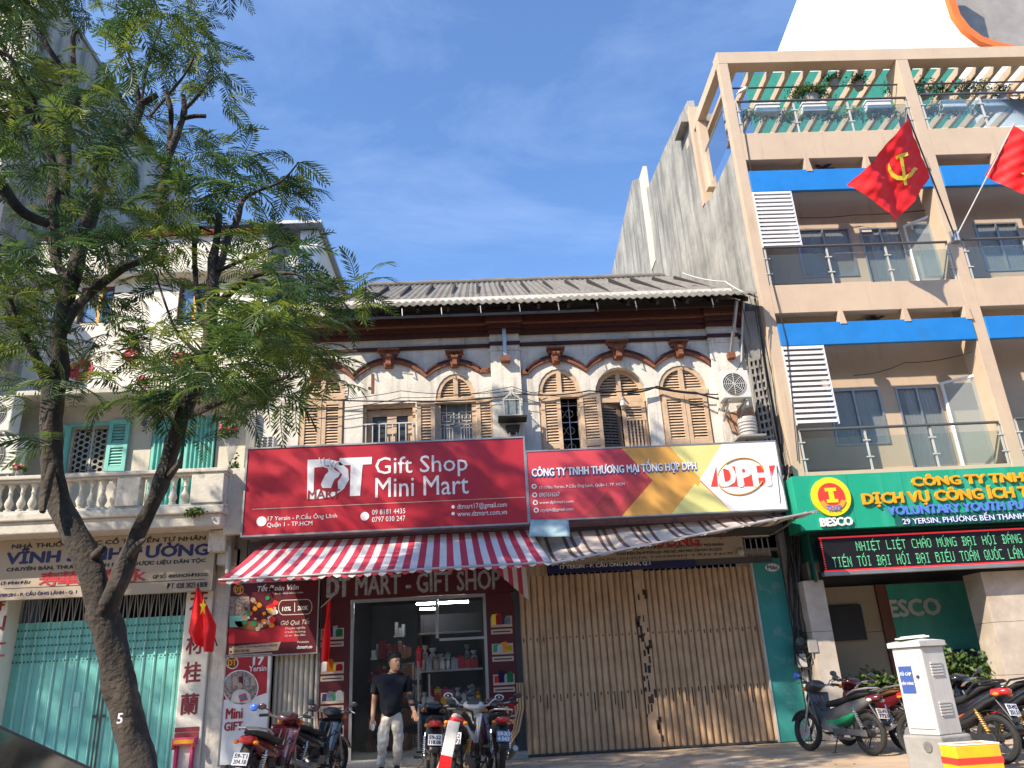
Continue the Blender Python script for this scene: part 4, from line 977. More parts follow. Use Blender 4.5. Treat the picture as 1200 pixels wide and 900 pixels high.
for y in (-.40, -.16): m.bar((cx-w_-.02, y, zm), (cx, y, zt_), .024); m.bar((cx+w_+.02, y, zm), (cx, y, zt_), .024); m.bar((cx-w_, y, zm), (cx+w_, y, zm), .018)
for k in range(1, 5): t = k/5; m.bar((cx-w_*.5, -.405, zs_+.02), (cx-w_*.5, -.405, zm), .01); m.bar((cx+w_*.5, -.405, zs_+.02), (cx+w_*.5, -.405, zm), .01)
m.tube([(cx, -.28, zt_-.02), (cx, -.28, zt_+.16)], [.02, .006], 6); m.box(cx-.04, cx+.04, -.285, -.275, zt_+.08, zt_+.10); m.build('frame', 'pvc', SH)
m = MB(); m.box(cx-w_+.01, cx+w_-.01, -.39, -.385, zs_+.02, zm); m.quad((cx-w_, -.41, zm+.01), (cx, -.41, zt_+.01), (cx, -.13, zt_+.01), (cx-w_, -.13, zm+.01)); m.quad((cx+w_, -.41, zm+.01), (cx, -.41, zt_+.01), (cx, -.13, zt_+.01), (cx+w_, -.13, zm+.01)); m.build('glass', 'glass_folding', SH)
m = MB(); m.lathe([(.05, 0), (.055, .06), (.03, .09), (.035, .14), (.01, .17)], (cx, -.28, zs_+.02), 10); m.build('figurine', 'paper', SH, smooth=True)
for s in (-.06, .06): m = MB(); m.tube([(cx+s, -.25, zs_-.2), (cx+s, -.14, 5.0)], .012, 6); m.build('stay', 'pvc', SH)
# slack wires across the front
def wire(name, label, pts, r=.012, sag=.05, mt='cable'):
    P = [at(*p) for p in pts]; out = []
    for a_, b_ in zip(P[:-1], P[1:]):
        for k in range(8): t = k/8; q = a_.lerp(b_, t); q.z -= sag*4*t*(1-t); out.append(q)
    out.append(P[-1]); m = MB(); m.tube(out, r, 5); return tag(m.build(name, mt, smooth=True), label, 'cable')
wire('cable', 'black cable sagging across the arched window heads to the air conditioner', [(300, 462, -.15), (480, 470, -.12), (612, 462, -.12), (690, 458, -.12), (765, 454, -.12), (846, 462, -.14)], .014)
wire('cable', 'doubled cable looping past the last arched window towards the right building', [(735, 461, -.13), (770, 453, -.13), (815, 460, -.2), (860, 470, -.3)], .02, .03)
wire('cable', 'thin wire running down from the roof corner to the right sign', [(884, 345, -.7), (905, 440, -.25), (915, 520, -.3)], .01, .02)
wire('cable', 'thin pale wire slung along the roof edge by the grey wall', [(800, 320, 1.5), (850, 330, 0), (888, 348, -.6)], .015, .05, 'pvc')
wire('cable', 'long thin wire crossing from the tree to the old roof eave', [(330, 331, -1.0), (400, 341, -1.0)], .01, .01)
for k_, (ya, yb, yc) in enumerate(((458, 452, 470), (466, 447, 480), (472, 462, 490))):
    wire('cable', ['slack thin wire crossing the plaster between the left windows', 'slack wire dipping past the glass shrine on the middle pilaster', 'lowest slack wire running above the two shop signs'][k_], [(335+20*k_, yc, -.14), (470, ya, -.12), (600, yb+6, -.13), (640+30*k_, ya-2, -.12)], .007, .07)
for k_ in range(4):
    wire('cable', ['wire drooping from the roof corner to the air conditioner', 'wire looping behind the ribbed bucket', 'wire running down beside the vent block pier', 'outer wire running down the right end of the company sign'][k_], [[(868, 350, -.6), (880, 400, -.3), (862, 436, -.4)], [(846, 470, -.2), (858, 505, -.3), (890, 522, -.4)], [(888, 352, -.5), (893, 450, -.2), (921, 560, -.25)], [(884, 350, -.7), (902, 470, -.35), (915, 590, -.98)]][k_], .009, .04)
# bundle of cables hanging down the party line
random.seed(9)
CB = thing('cable_bundle', 'tangled bundle of black cables hanging between the tan gate and the stone pier', 'cables', tuple(at(935, 700, -.2)))
for i in range(13):
    pts = []; ph = random.uniform(0, 6); off = random.uniform(-7, 7)
    for k in range(9):
        y = 560+k*28+random.uniform(-6, 6); x = 921+k*2.6+off+3*sin(ph+k*1.1); pts.append(at(x, y, -.22-.06*random.random()))
    m = MB(); m.tube(pts, random.uniform(.008, .017), 5); m.build('cable', 'cable' if i % 4 else 'steel_dark', CB, smooth=True)
for i in range(4):
    c = at(938+i*1.5, 745+i*9, -.3); m = MB(); r = .07+.02*i; m.tube([c+Vector((r*cos(t), -.01*t, r*1.3*sin(t))) for t in [k*pi/6 for k in range(13)]], .01, 5); m.build('coil', 'cable', CB)
m = MB(); 
for k, (x, h) in enumerate(((TPX1+.05, 1.9), (TPX1+.11, 1.6))): m.tube([(x, -.1, 0), (x+.0, -.1, h)], .028, 8)
tag(m.build('conduit', 'pvc', smooth=True), 'pair of pale pipes rising from the pavement beside the teal panel', 'pipe')
a = rect(936, 766, 945, 782, -.3); m = MB(); m.box(a[0], a[1], -.32, -.2, a[2], a[3]); tag(m.build('junction_box', 'pvc', bevel=.01), 'small white junction box at the foot of the black cables', 'box')
a = rect(947, 749, 958, 765, -.5); m = MB(); m.box(a[0], a[1], -.52, -.47, a[2], a[3]); tag(m.build('meter_plate', 'pot', bevel=.01), 'small square grey plate screwed to the stone pier', 'plate')
m = MB(); c = at(938, 752, -.32); m.lathe([(.07, -.04), (.085, 0), (.07, .05)], tuple(c), 12, 'Y'); m.box(c.x-.07, c.x+.07, c.y, c.y+.08, c.z-.16, c.z+.02); tag(m.build('meter', 'bike_grey', bevel=.01), 'round grey electric meter behind the dangling cables', 'meter')
# ================================================================== right building
FY = -.40; BY = .45; WX = 5.50
RB = thing('balcony_building', 'tan modern building with blue panels, glass balconies and a rooftop pergola', 'building', (9, 0, 0))
C1a, C1b = X_(849, 150, FY)-.0, X_(869, 150, FY)
C1b = (X_(855, 78, FY)+X_(942, 557, FY))/2
c2 = [X_(1050, 72, FY), X_(1063.5, 72, FY)]
C2a, C2b = X_(1178, 515, FY)-.05, X_(1200, 531, FY)
C2b = (X_(1063.5, 72, FY)+X_(1200, 531, FY))/2; C2a = C2b-.27
print('cols', C1a, C1b, C2a, C2b)
C1a = C1b-.22; WX = C1a+.02
sp = C2a-C1a; cols_x = [(C1a, C1b), (C2a, C2b), (C2a+sp, C2b+sp)]
REND = C2b+sp
zt1, zt0 = Z_(1000, 58, FY), Z_(1000, 71, FY)
# levels: (slab top, slab bottom, blue top, blue bottom, rail z, glass bottom)
def zz(y, x=1000, Y=FY): return Z_(x, y, Y)
SL = [(zz(153), zz(184)), (zz(331), zz(364))]
SB = zz(549, 1040)
m = MB()
for i, (x0, x1) in enumerate(cols_x): m.box(x0, x1, FY, FY+.55, 3.6 if i else 3.6, zt0); 
m.build('column', 'tan_paint', RB, bevel=.01) if False else None
for i, (x0, x1) in enumerate(cols_x): m = MB(); m.box(x0, x1, FY, FY+(.16 if i == 0 else .50), 3.9, zt0); m.build('column', 'tan_paint', RB, bevel=.008)
m = MB(); m.box(C1a, REND, FY-.003, FY+.30, zt0, zt1); m.build('roof_beam', 'tan_paint', RB, bevel=.01)
m = MB(); x0 = C1a; m.box(x0+.02, x0+.22, FY+.3, 3.9, zt0+.02, zt1-.02); m.build('side_beam', 'tan_paint', RB, bevel=.01)
for (yy) in (1.55, 3.7): m = MB(); m.box(x0+.02, x0+.24, yy, yy+.22, SL[0][0], zt0+.02); m.build('pergola_post', 'tan_paint', RB, bevel=.01)
for (a, b) in SL:
    for (p, q), (r, s) in zip(cols_x[:-1], cols_x[1:]):
        m = MB(); m.box(q, r, FY+.004, FY+.22, b, a); m.build('balcony_beam', 'tan_paint', RB, bevel=.008)
    m = MB(); m.box(C1b+.0, REND, FY+.222, BY+8, b+.12, a-.02); m.build('floor_slab', 'tan_paint', RB)
m = MB(); m.box(C1a, REND, FY+.01, BY+8, SB-.25, SB); m.build('floor_slab', 'tan_paint', RB)
# back walls per storey with openings cut
def storey(z0, z1, ops, nm='back_wall'):
    m = MB(); x0, x1 = C1a+.02, REND
    m.prism([(x0, z0), (x1, z0), (x1, z1), (x0, z1)], BY, BY+.2, [[(a, max(c, z0+.01)), (b, max(c, z0+.01)), (b, d), (a, d)] for a, b, c, d in ops]); return m.build(nm, 'tan_paint', RB)
def R4(x0, y0, x1, y1): return rect(x0, y0, x1, y1, BY)
ops2 = [R4(936, 268, 1001, 325), R4(1013, 267, 1062, 329), R4(1075, 262, 1118, 324), R4(1148, 261, 1200, 318)]
ops1 = [R4(974, 456, 1037, 522), R4(1059, 453, 1110, 549)]
ops1.append((ops1[1][1]+2.4, ops1[1][1]+3.4, ops1[0][2], ops1[0][3]))
ops2[1] = (ops2[1][0], ops2[1][1], SL[1][0]+.02, ops2[1][3]); ops1[1] = (ops1[1][0], ops1[1][1], SB+.03, ops1[1][3])
storey(SL[1][0]+.0, SL[0][1]+.12, ops2); storey(SB, SL[1][1]+.12, ops1)
storey(SL[0][0], zt0+.6, [R4(950, 120, 985, 150)], 'set_back_wall') if False else None
m = MB(); m.box(C1a+.02, REND, BY+1.9, BY+2.0, SB, SL[0][1]); m.build('room_back', 'interior_wall', RB)
def sliding(a, n, curt=True):
    x0, x1, z0, z1 = a; m = MB(); t = .035
    m.prism([(x0, z0), (x1, z0), (x1, z1), (x0, z1)], BY-.02, BY+.05, [[(x0+t+(x1-x0-t)*k/n, z0+t), (x0+(x1-x0-t)*(k+1)/n, z0+t), (x0+(x1-x0-t)*(k+1)/n, z1-t), (x0+t+(x1-x0-t)*k/n, z1-t)] for k in range(n)]); f = m.build('window', 'steel', RB)
    m = MB(); m.box(x0+t, x1-t, BY+.03, BY+.036, z0+t, z1-t); m.build('pane', 'glass_window', f)
    if curt:
        m = MB(); 
        def fn(u, v): x = x0+(x1-x0)*(.25+.75*u); return Vector((x, BY+.075+.025*sin(x*75), z0+(z1-z0)*v))
        m.grid(fn, 60, 1); m.build('curtain', 'curtain', f, smooth=180)
    else:
        m = MB()
        def fn(u, v): x = x0+(x1-x0)*u; return Vector((x, BY+.08+.015*sin(x*90), z0+(z1-z0)*(.02+.98*v)))
        m.grid(fn, 60, 1); m.build('blind', 'curtain', f, smooth=180)
    return f
for i, a in enumerate(ops2): sliding(a, 2, i == 1)
for i, a in enumerate(ops1): sliding(a, 2, i == 1)
# folding glass door leaf standing out on the lower balcony and one above
def gdoor(x0, x1, y0, y1, Ya, Yb, z0, z1):
    m = MB(); a = Vector((x0, Ya, 0)); b = Vector((x1, Yb, 0)); P = lambda t, z: a.lerp(b, t)+Vector((0, 0, z))
    for t0, t1, q0, q1 in ((0, .05, z0, z1), (.95, 1, z0, z1), (.05, .95, z0, z0+.05), (.05, .95, z1-.05, z1)):
        m.add([P(t0, q0), P(t1, q0), P(t1, q1), P(t0, q1), P(t0, q0)+Vector((0, .04, 0)), P(t1, q0)+Vector((0, .04, 0)), P(t1, q1)+Vector((0, .04, 0)), P(t0, q1)+Vector((0, .04, 0))], [(0, 1, 2, 3), (7, 6, 5, 4), (0, 4, 5, 1), (1, 5, 6, 2), (2, 6, 7, 3), (3, 7, 4, 0)])
    f = m.build('door_leaf', 'louvre_white', RB); m = MB(); m.quad(P(.05, z0+.05)+Vector((0, .02, 0)), P(.95, z0+.05)+Vector((0, .02, 0)), P(.95, z1-.05)+Vector((0, .02, 0)), P(.05, z1-.05)+Vector((0, .02, 0))); m.build('pane', 'glass_folding', f)
gdoor(ops1[1][1]+.05, ops1[1][1]+.75, 0, 0, BY-.08, BY-.7, SB+.04, ops1[1][3]+.05)
gdoor(ops2[1][1]+.05, ops2[1][1]+.55, 0, 0, BY-.08, BY-.6, SL[1][0]+.03, ops2[1][3])
m = MB(); m.box(ops2[0][1]+.28, ops2[0][1]+.5, BY-.01, BY-.001, ops2[0][3]-.12, ops2[0][3]); m.build('wall_patch', 'paper', RB)
# blue panels, brackets, louvres, ceiling fans
for (yb0, yb1, ys, xoff) in ((198, 222, 184, 0), (377, 403, 364, 0)):
    z1, z0 = zz(yb0), zz(yb1); zs_ = zz(ys)
    for (p, q), (r, s) in zip(cols_x[:-1], cols_x[1:]):
        m = MB(); m.box(q+.0, r-.0, FY-.03, FY+.06, z0, z1); m.build('blue_panel', 'blue_panel', RB, bevel=.005)
        for k in (1, 2, 3): x = q+(r-q)*k/3-(.1 if k == 3 else .05); m = MB(); m.box(x, x+.10, FY+.005, FY+.16, z1-.06, zs_-.001) if False else m.prism([(x, z1-.05), (x+.13, z1-.05), (x+.09, zs_-.001), (x+.02, zs_-.001)], FY-.045, FY+.14); m.build('panel_bracket', 'tan_paint', RB)
    q = cols_x[0][1]
    xa, xb = q+.02, q+.02+.78
    zl0 = zz(498 if ys > 300 else 290, 950 if ys > 300 else 910); n = 15 if ys > 300 else 14
    m = MB(); m.box(xb, xb+.03, FY-.02, FY+.03, zl0, z0-.002); m.box(xa-.02, xa, FY-.02, FY+.03, zl0, z0-.002); fr = m.build('louvre_frame', 'louvre_white', RB)
    s0 = None
    for k in range(n):
        z = zl0+(z0-zl0)*(k+.3)/n; hgt = (z0-zl0)/n*.55
        if s0 is None: m = MB(); m.add([(xa, FY-.03, z), (xb, FY-.03, z), (xb, FY+.03, z+hgt*.3), (xa, FY+.03, z+hgt*.3), (xa, FY-.03, z+hgt), (xb, FY-.03, z+hgt), (xb, FY+.03, z+hgt*1.3), (xa, FY+.03, z+hgt*1.3)], [(0, 3, 2, 1), (4, 5, 6, 7), (0, 1, 5, 4), (1, 2, 6, 5), (2, 3, 7, 6), (3, 0, 4, 7)]); s0 = m.build('louvre_slat', 'louvre_white', fr); zf = z
        else: inst(s0, (0, 0, z-zf), fr)
for (x, y) in ((964, 196), (1023, 373)):
    c = at(x, y, .15); m = MB(); m.lathe([(.09, 0), (.10, -.05), (.04, -.1)], tuple(c), 12)
    for k in range(5): aa = 2*pi*k/5; m.bar(c+Vector((.05*cos(aa), .05*sin(aa), -.07)), c+Vector((.26*cos(aa), .26*sin(aa), -.07)), .08, .012)
    tag(m.build('ceiling_fan', 'steel_dark'), 'small dark ceiling fan over the %s balcony' % ('upper' if y < 300 else 'lower'), 'fan')
# glass balustrades
def rail(z0, zr, posts, x0, x1, nm, label, Y=FY+.03, par=None):
    A = thing('glass_balustrade', label, 'balustrade', ((x0+x1)/2, Y, z0))
    m = MB(); m.tube([(x0, Y-.03, zr), (x1, Y-.03, zr)], .028, 10); m.build('handrail', 'bike_grey', A, smooth=True)
    for x in posts:
        m = MB(); m.box(x-.018, x+.018, Y-.02, Y+.01, z0, zr)
        for z in (z0+(zr-z0)*.3, z0+(zr-z0)*.7): m.box(x-.07, x+.07, Y-.035, Y-.022, z-.012, z+.012)
        m.build('post', 'pvc', A)
    ps = sorted(list(posts)); 
    for a, b in zip(ps[:-1], ps[1:]): m = MB(); m.box(a+.025, b-.025, Y-.006, Y+.004, z0+.04, zr-.16); m.build('glass_panel', 'glass_rail', A)
    return A
def pp(xs, y): return [X_(x, y, FY) for x in xs]
xb = cols_x[0][1]+.04; xe = cols_x[1][0]-.04; x2 = cols_x[1][1]+.04
rail(SL[0][0], zz(116), [xb]+pp((933, 997), 135)+[xe], xb, xe, '', 'glass rail of the rooftop terrace left of the flag')
rail(SL[1][0], zz(287), [xb]+pp((973, 1043), 310)+[xe], xb, xe, '', 'glass rail of the middle balcony behind the large flag')
rail(SB, zz(500, 1040), [xb]+pp((1018, 1096), 525)+[xe], xb, xe, '', 'glass rail of the lowest balcony above the green sign')
rail(SL[0][0], zz(113), [x2]+[x2+1.35, x2+2.6], x2, x2+3.9, '', 'glass rail of the rooftop terrace at the right edge of the picture')
rail(SL[1][0], zz(285), [x2]+[x2+1.3, x2+2.6], x2, x2+3.9, '', 'glass rail of the middle balcony right of the flag poles')
rail(SB, zz(497, 1040), [x2]+[x2+1.3, x2+2.6], x2, x2+3.9, '', 'glass rail of the lowest balcony at the right edge of the picture')
# pergola rafters
n = 9
for (p, q), (r, s) in zip(cols_x[:-1], cols_x[1:]):
    for k in range(n):
        x = q+(r-q)*(k+.55)/n; m = MB(); m.box(x-.045, x+.045, FY+.3, 2.4, zt0+.0, zt0+.20); m.build('pergola_rafter', 'tan_paint', RB, bevel=.006)
m = MB(); m.box(C1a, REND, 2.4, 2.6, zt0-.05, zt0+.2); m.build('pergola_beam', 'tan_paint', RB)
m = MB(); m.tube([(C1b, FY+.2, zz(93)), (REND, FY+.2, zz(93))], .02, 6); m.build('tie_rod', 'steel_dark', RB)
m = MB(); m.box(X_(873, 95, 3.4), REND, 3.4, 3.45, SL[0][0], Z_(950, 84, 3.4)); m.build('green_netting', 'mesh_green', RB)
# white upper volume with orange edged arch
m = MB()
def T(x, y, Y=3.6): p = at(x, y, Y); return (p.x, p.z)
A_ = T(905, 75); B_ = T(913, 58); C_ = T(935, 0); D_ = T(960, -66)
ctr = T(1200, -30); arcp = [T(x, y) for x, y in ((1112, -40), (1108, -20), (1111, 0), (1118, 22), (1130, 38), (1146, 50), (1166, 57), (1200, 64), (1240, 64), (1240, -66))]
rt_ = T(1320, -66); rb_ = T(1320, 100)
outer = [(A_[0]-.1, SL[0][0]), A_, B_, C_, D_]+[T(1106, -66)]+arcp[:9]+[(rb_[0], arcp[8][1]), (rb_[0], SL[0][0])]
m.prism(outer, 3.6, 4.0); WV = m.build('upper_wall', 'white_paint', RB)
m = MB(); path = [Vector((x, 3.5, z)) for x, z in arcp[:9]]; rings = []
ribbon(path, .22, 3.44, 3.62).build('arch_trim', 'orange_paint', RB, smooth=50)
m = MB(); z_ = arcp[8][1]; m.box(T(1090, 0)[0], rb_[0]+2, 4.9, 5.0, SL[0][0], z_+6); m.build('recess_back', 'pot', RB); m = MB(); m.box(T(1090, 0)[0], rb_[0], 4.001, 4.9, T(1150, -90)[1], T(1150, -90)[1]+.2); m.build('recess_soffit', 'white_paint', RB)
# party wall: rough grey side elevation seen over the old roof
def XY(x, y): p = atX(x, y, WX); return (p.y, p.z)
prof = [(FY+.165, 0), (FY+.165, SL[0][0]-.35), (1.5, SL[0][0]-.35), (1.95, SL[0][0]-.2), (2.0, XY(812, 116)[1])]+[XY(*q) for q in ((806, 118), (780, 172), (759, 222))]+[XY(751, 208), XY(741, 212), XY(716, 325)]
prof += [(prof[-1][0]+4, prof[-1][1]), (prof[-1][0]+4, 0)]
m = MB(); m.prism(prof, WX-.01, WX+.16, axis='X'); m.build('party_wall', 'concrete_wall', RB)
m = MB(); y0, z0 = prof[4]; m.box(WX-.03, WX+.22, 1.93, 2.12, SL[0][0]-.2, z0+.02); m.build('corner_pier', 'tan_paint', RB)
a, b = prof[8], prof[9]; m = MB(); m.prism([(a[0]-.55, a[1]-3.5), (a[0]+.1, a[1]-3.5), (a[0]+.1, a[1]+.05), (a[0]-.55, a[1]+.05)], WX-.03, WX+.1, axis='X'); m.build('wall_buttress', 'cream', RB)
m = MB(); m.box(WX-.22, WX+1.0, 2.13, 2.9, z0-.28, z0-.05); m.build('roof_overhang', 'concrete', RB)
m = MB(); m.quad((C1a+.1, FY+.5, SL[0][0]+.1), (C1a+.1, 1.55, SL[0][0]+.1), (C1a+.1, 1.55, SL[0][0]+1.0), (C1a+.1, FY+.5, SL[0][0]+1.0)); m.build('side_glass', 'glass_rail', RB)
m = MB(); m.tube([(C1a+.1, FY+.5, SL[0][0]+1.05), (C1a+.1, 1.9, SL[0][0]+1.05)], .025, 8); m.build('side_handrail', 'steel', RB)
# hidden bulk
m = MB(); m.box(C1b, REND, 8, 8.2, 0, SL[0][0]); m.build('rear_wall', 'concrete', RB)
# security camera, conduit
m = MB(); c = at(866, 108, FY-.05); m.bar(c, c+Vector((.12, -.18, -.04)), .07, .06); m.bar(c, c+Vector((-.02, .1, .02)), .03); tag(m.build('security_camera', 'ac_white', bevel=.01), 'small white security camera at the top left of the pergola frame', 'camera')
wire('cable', 'black cable trailing down the left tan column', [(866, 115, FY-.02), (880, 200, FY-.02), (905, 330, FY-.02), (922, 400, FY-.05), (935, 540, FY-.03)], .009, .0)
wire('cable', 'thin wire hanging across the lowest balcony ceiling', [(1000, 440, .3), (1060, 425, .1), (1140, 412, -.3)], .008, .06)
wire('cable', 'thin wire hanging across the middle balcony ceiling', [(935, 255, .3), (1000, 252, .3), (1095, 245, 0)], .01, .03)

# ------------------------------------------------------------------ terrace plants
def bush(name, label, cat, c, r, n, leaf=.07, mt='leaf_bush', sc=(1, .7, .8), seed=1, pot=None, flowers=0, group=None, stems=True, planter=False):
    rnd = random.Random(seed); T_ = thing(name, label, cat, tuple(c), group); c = Vector(c)
    m = MB()
    for i in range(n):
        th = rnd.uniform(0, 2*pi); ph = math.acos(rnd.uniform(-.4, 1)); q = r*rnd.uniform(.45, 1.0)*(1+.25*sin(th*3+ph*4))
        p = c+Vector((q*sc[0]*sin(ph)*cos(th), q*sc[1]*sin(ph)*sin(th), q*sc[2]*cos(ph)+r*.3)); d = Vector((rnd.gauss(0, 1), rnd.gauss(0, 1), rnd.gauss(0, .7))).normalized(); s_ = d.orthogonal().normalized()*leaf*.4; l_ = leaf*rnd.uniform(.6, 1.3)
        m.add([p, p+d*l_*.5+s_, p+d*l_+Vector((0, 0, -l_*.3)), p+d*l_*.5-s_], [(0, 1, 2, 3)])
    m.build('foliage', mt, T_, kind='stuff', fixn=False)
    if stems:
        m = MB()
        for i in range(6): a = rnd.uniform(0, 2*pi); m.tube([c+Vector((0, 0, -.05)), c+Vector((r*.4*cos(a), r*.3*sin(a), r*.5)), c+Vector((r*.7*cos(a), r*.5*sin(a), r*.9))], [.012, .008, .003], 4)
        m.build('stem', 'bark', T_)
    if pot: m = MB(); m.lathe([(pot*.7, 0), (pot, pot*1.3), (pot*1.1, pot*1.35), (pot*.9, pot*1.36)], (c.x, c.y, c.z-pot*1.4), 14); m.build('pot', 'pot', T_, smooth=True)
    for k in range(flowers):
        a = rnd.uniform(0, 2*pi); q = c+Vector((r*.8*cos(a)*sc[0], -abs(r*.6*sin(a)), r*rnd.uniform(.3, 1.0))); m = MB(); m.ball(q, .035, 6, 4); m.build('flower', 'flower_pink', T_)
    return T_
z = SL[0][0]
bush('potted_plant', 'round yellow green bush on the rooftop terrace left of the large flag', 'plant', at(950, 114, FY+.3), .36, 1500, .06, 'leaf_bush', (1.45, .7, .62), 3, .16)
for i, (x, y, r, lab) in enumerate(((977, 96, .22, 'thin dark plant rising beside the yellow green bush on the terrace'), (1006, 98, .25, 'tall sparse plant on the terrace in the middle of the pergola'), (1048, 105, .25, 'leafy plant on the terrace beside the second tan column'), (1083, 108, .3, 'dark plant just right of the second tan column on the terrace'),
        (1105, 112, .28, 'low yellow green plant on the right terrace behind the rail'), (1130, 108, .30, 'leafy plant with pale blooms on the right terrace'), (1150, 108, .3, 'bushy plant on the right terrace near the picture edge'), (1175, 112, .25, 'rightmost small plant on the terrace by the wire ornament'))):
    bush('potted_plant', lab, 'plant', at(x, y, FY+.5+.1*(i % 3)), r, 260, .075, 'leaf_bush' if i % 2 else 'leaf', (1, .7, 1.0), 20+i, .12, flowers=2 if i in (4, 5) else 0)
for i, (x, y) in enumerate(((880, 140), (905, 138), (925, 142), (950, 138), (975, 140), (1000, 138), (1025, 138), (1042, 136), (1093, 134), (1120, 134), (1150, 132), (1185, 130))):
    bush('trough_plant', 'small leafy plant in the row behind the terrace glass', 'plant', at(x, y, FY+.3), .24, 260, .08, 'leaf', (1.1, .6, 1), 60+i, None, group='plants behind the terrace glass')
for i, (x, y) in enumerate(((900, 126), (955, 125), (1030, 122), (1118, 122), (1166, 121))):
    a = rect(x-14, y-4, x+14, y+5, FY+.12); m = MB(); m.box(a[0], a[1], FY+.10, FY+.28, a[2], a[3]); m.box(a[0]-.02, a[1]+.02, FY+.08, FY+.30, a[3]-.03, a[3]+.01)
    tag(m.build('planter_box', 'louvre_white', bevel=.01), ['leftmost white planter box hung behind the terrace glass', 'second white planter box from the left behind the terrace glass', 'white planter box hung just left of the second tan column', 'white planter box hung just right of the second tan column', 'rightmost white planter box behind the terrace glass'][i], 'planter')
p = at(1188, 112, FY+.1); m = MB()
m.tube([p+Vector((.13*cos(t), 0, .13*sin(t))) for t in [k*pi/8 for k in range(17)]], .022, 6); m.box(p.x-.15, p.x+.15, p.y-.01, p.y+.01, p.z-.02, p.z+.02); tag(m.build('ring_ornament', 'rust', smooth=True), 'rusty metal ring ornament fixed to the terrace rail at the picture edge', 'ornament')

# ------------------------------------------------------------------ flags on the second column
def flag(label, corners, pole, name='red_flag', emblem=None, k=10, fold=.07, polelab=None, ny=1.0):
    # corners: top, left/right etc as 3D points a(top at pole) b(bottom at pole) c(far bottom) d(far top)
    a, b, c, d = corners; F_ = thing(name, label, 'flag', tuple(pole[0]))
    nrm = (d-a).cross(b-a).normalized()
    if nrm.y > 0: nrm = -nrm
    def fn(u, v):
        p = a.lerp(d, u).lerp(b.lerp(c, u), v); p = p+(a.lerp(c, .5)-p)*(.03*sin(pi*u)*(1-v)**2+.05*sin(pi*v)*u*u-.05*sin(pi*u)*v*v); return p+nrm*fold*(sin(u*k-v*4)*(.15+u)+.4*sin(v*11+u*5)*u+.16*sin(u*31+v*17)+.10*sin(v*37-u*9))*(1-.3*v)
    m = MB(); m.grid(fn, 36, 30); m.build('flag_cloth', 'flag_red', F_, smooth=180, fixn=False)
    m = MB(); m.tube([pole[0], pole[1]], .016, 8); m.build('pole', pole[2], F_, smooth=True)
    if emblem: emblem(fn, nrm, F_)
    return F_
def hammer(fn, nrm, F_):
    def S(pts, nm):
        # strokes given in flag (u,v)
        for pth, wd in pts:
            m = MB(); vs = []; n = len(pth)
            T2 = [(pth[min(i+1, n-1)][0]-pth[max(i-1, 0)][0], pth[min(i+1, n-1)][1]-pth[max(i-1, 0)][1]) for i in range(n)]
            for (u, v), (tx, ty), ww in zip(pth, T2, wd):
                l = hypot(tx, ty) or 1; px, py = -ty/l*ww, tx/l*ww
                for s in (1, -1): vs.append(fn(u+s*px, v+s*py)+nrm*.010)
            m.add(vs, [(2*i, 2*i+1, 2*i+3, 2*i+2) for i in range(n-1)]); m.build('emblem', 'yellow', F_, fixn=False, smooth=180)
    return S
def proj(p):
    d = p-CAM; z = d.dot(fw); return 600+FOC*d.dot(rt)/z, 450-FOC*d.dot(up)/z
def uv_of(fn, x, y):
    best = (1e9, 0, 0)
    for i in range(46):
        for j in range(46):
            q = proj(fn(i/45, j/45)); e = (q[0]-x)**2+(q[1]-y)**2
            if e < best[0]: best = (e, i/45, j/45)
    return best[1], best[2]
def stroke(fn, nrm, F_, pts, wid, mt='yellow', off=.012):
    m = MB(); vs = []; n = len(pts)
    for i, ((x, y), ww) in enumerate(zip(pts, wid)):
        a = pts[max(i-1, 0)]; b = pts[min(i+1, n-1)]; tx, ty = b[0]-a[0], b[1]-a[1]; l = hypot(tx, ty); px, py = -ty/l*ww/2, tx/l*ww/2
        for s in (1, -1):
            u, v = uv_of(fn, x+s*px, y+s*py); q = fn(u, v)
            # keep the exact outline, take only the depth from the cloth
            vs.append(at(x+s*px, y+s*py, q.y-off))
    m.add(vs, [(2*i, 2*i+1, 2*i+3, 2*i+2) for i in range(n-1)]); m.build('emblem', mt, F_, fixn=False)
base = at(1119, 277, FY-.06); tip = at(1063, 134, FY-1.25)
def emb1(fn, nrm, F_):
    pts = [(1041.5, 192), (1042.5, 199), (1046, 205), (1052, 208.5), (1060, 209), (1067, 205), (1071, 199), (1074, 197)]
    stroke(fn, nrm, F_, pts, [1.2, 4.2, 5, 5.2, 5, 4.5, 4.2, 2.2])
    stroke(fn, nrm, F_, [(1056, 183), (1058, 195), (1060, 208), (1061.5, 217)], [4, 3.6, 3.8, 3.4], off=.016)
    stroke(fn, nrm, F_, [(1050, 185.5), (1056, 182.5), (1064, 180)], [3.4, 4.6, 4], off=.018)
    stroke(fn, nrm, F_, [(1070, 197), (1075, 198.5)], [2.6, 2.6], off=.014)
def lay(x, y, Y): return at(x, y, Y)
flag('large red flag with a yellow hammer and sickle hanging before the upper balconies',
     (lay(1064, 139, FY-1.22), lay(1090, 208, FY-.66), lay(1047, 262, FY-.95), lay(998, 215, FY-1.25)), (base, tip, 'steel_dark'), emblem=emb1, k=11, fold=.075)
base2 = at(1121, 277, FY-.06); tip2 = at(1189, 144, FY-1.2)
def emb2(fn, nrm, F_):
    pass
f_ = flag('second red flag on a white pole, cut by the right edge of the picture',
     (lay(1188, 147, FY-1.2), lay(1154, 206, FY-.62), lay(1214, 232, FY-.85), lay(1262, 190, FY-1.3)), (base2, tip2, 'pvc'), emblem=emb2, k=12, fold=.07)
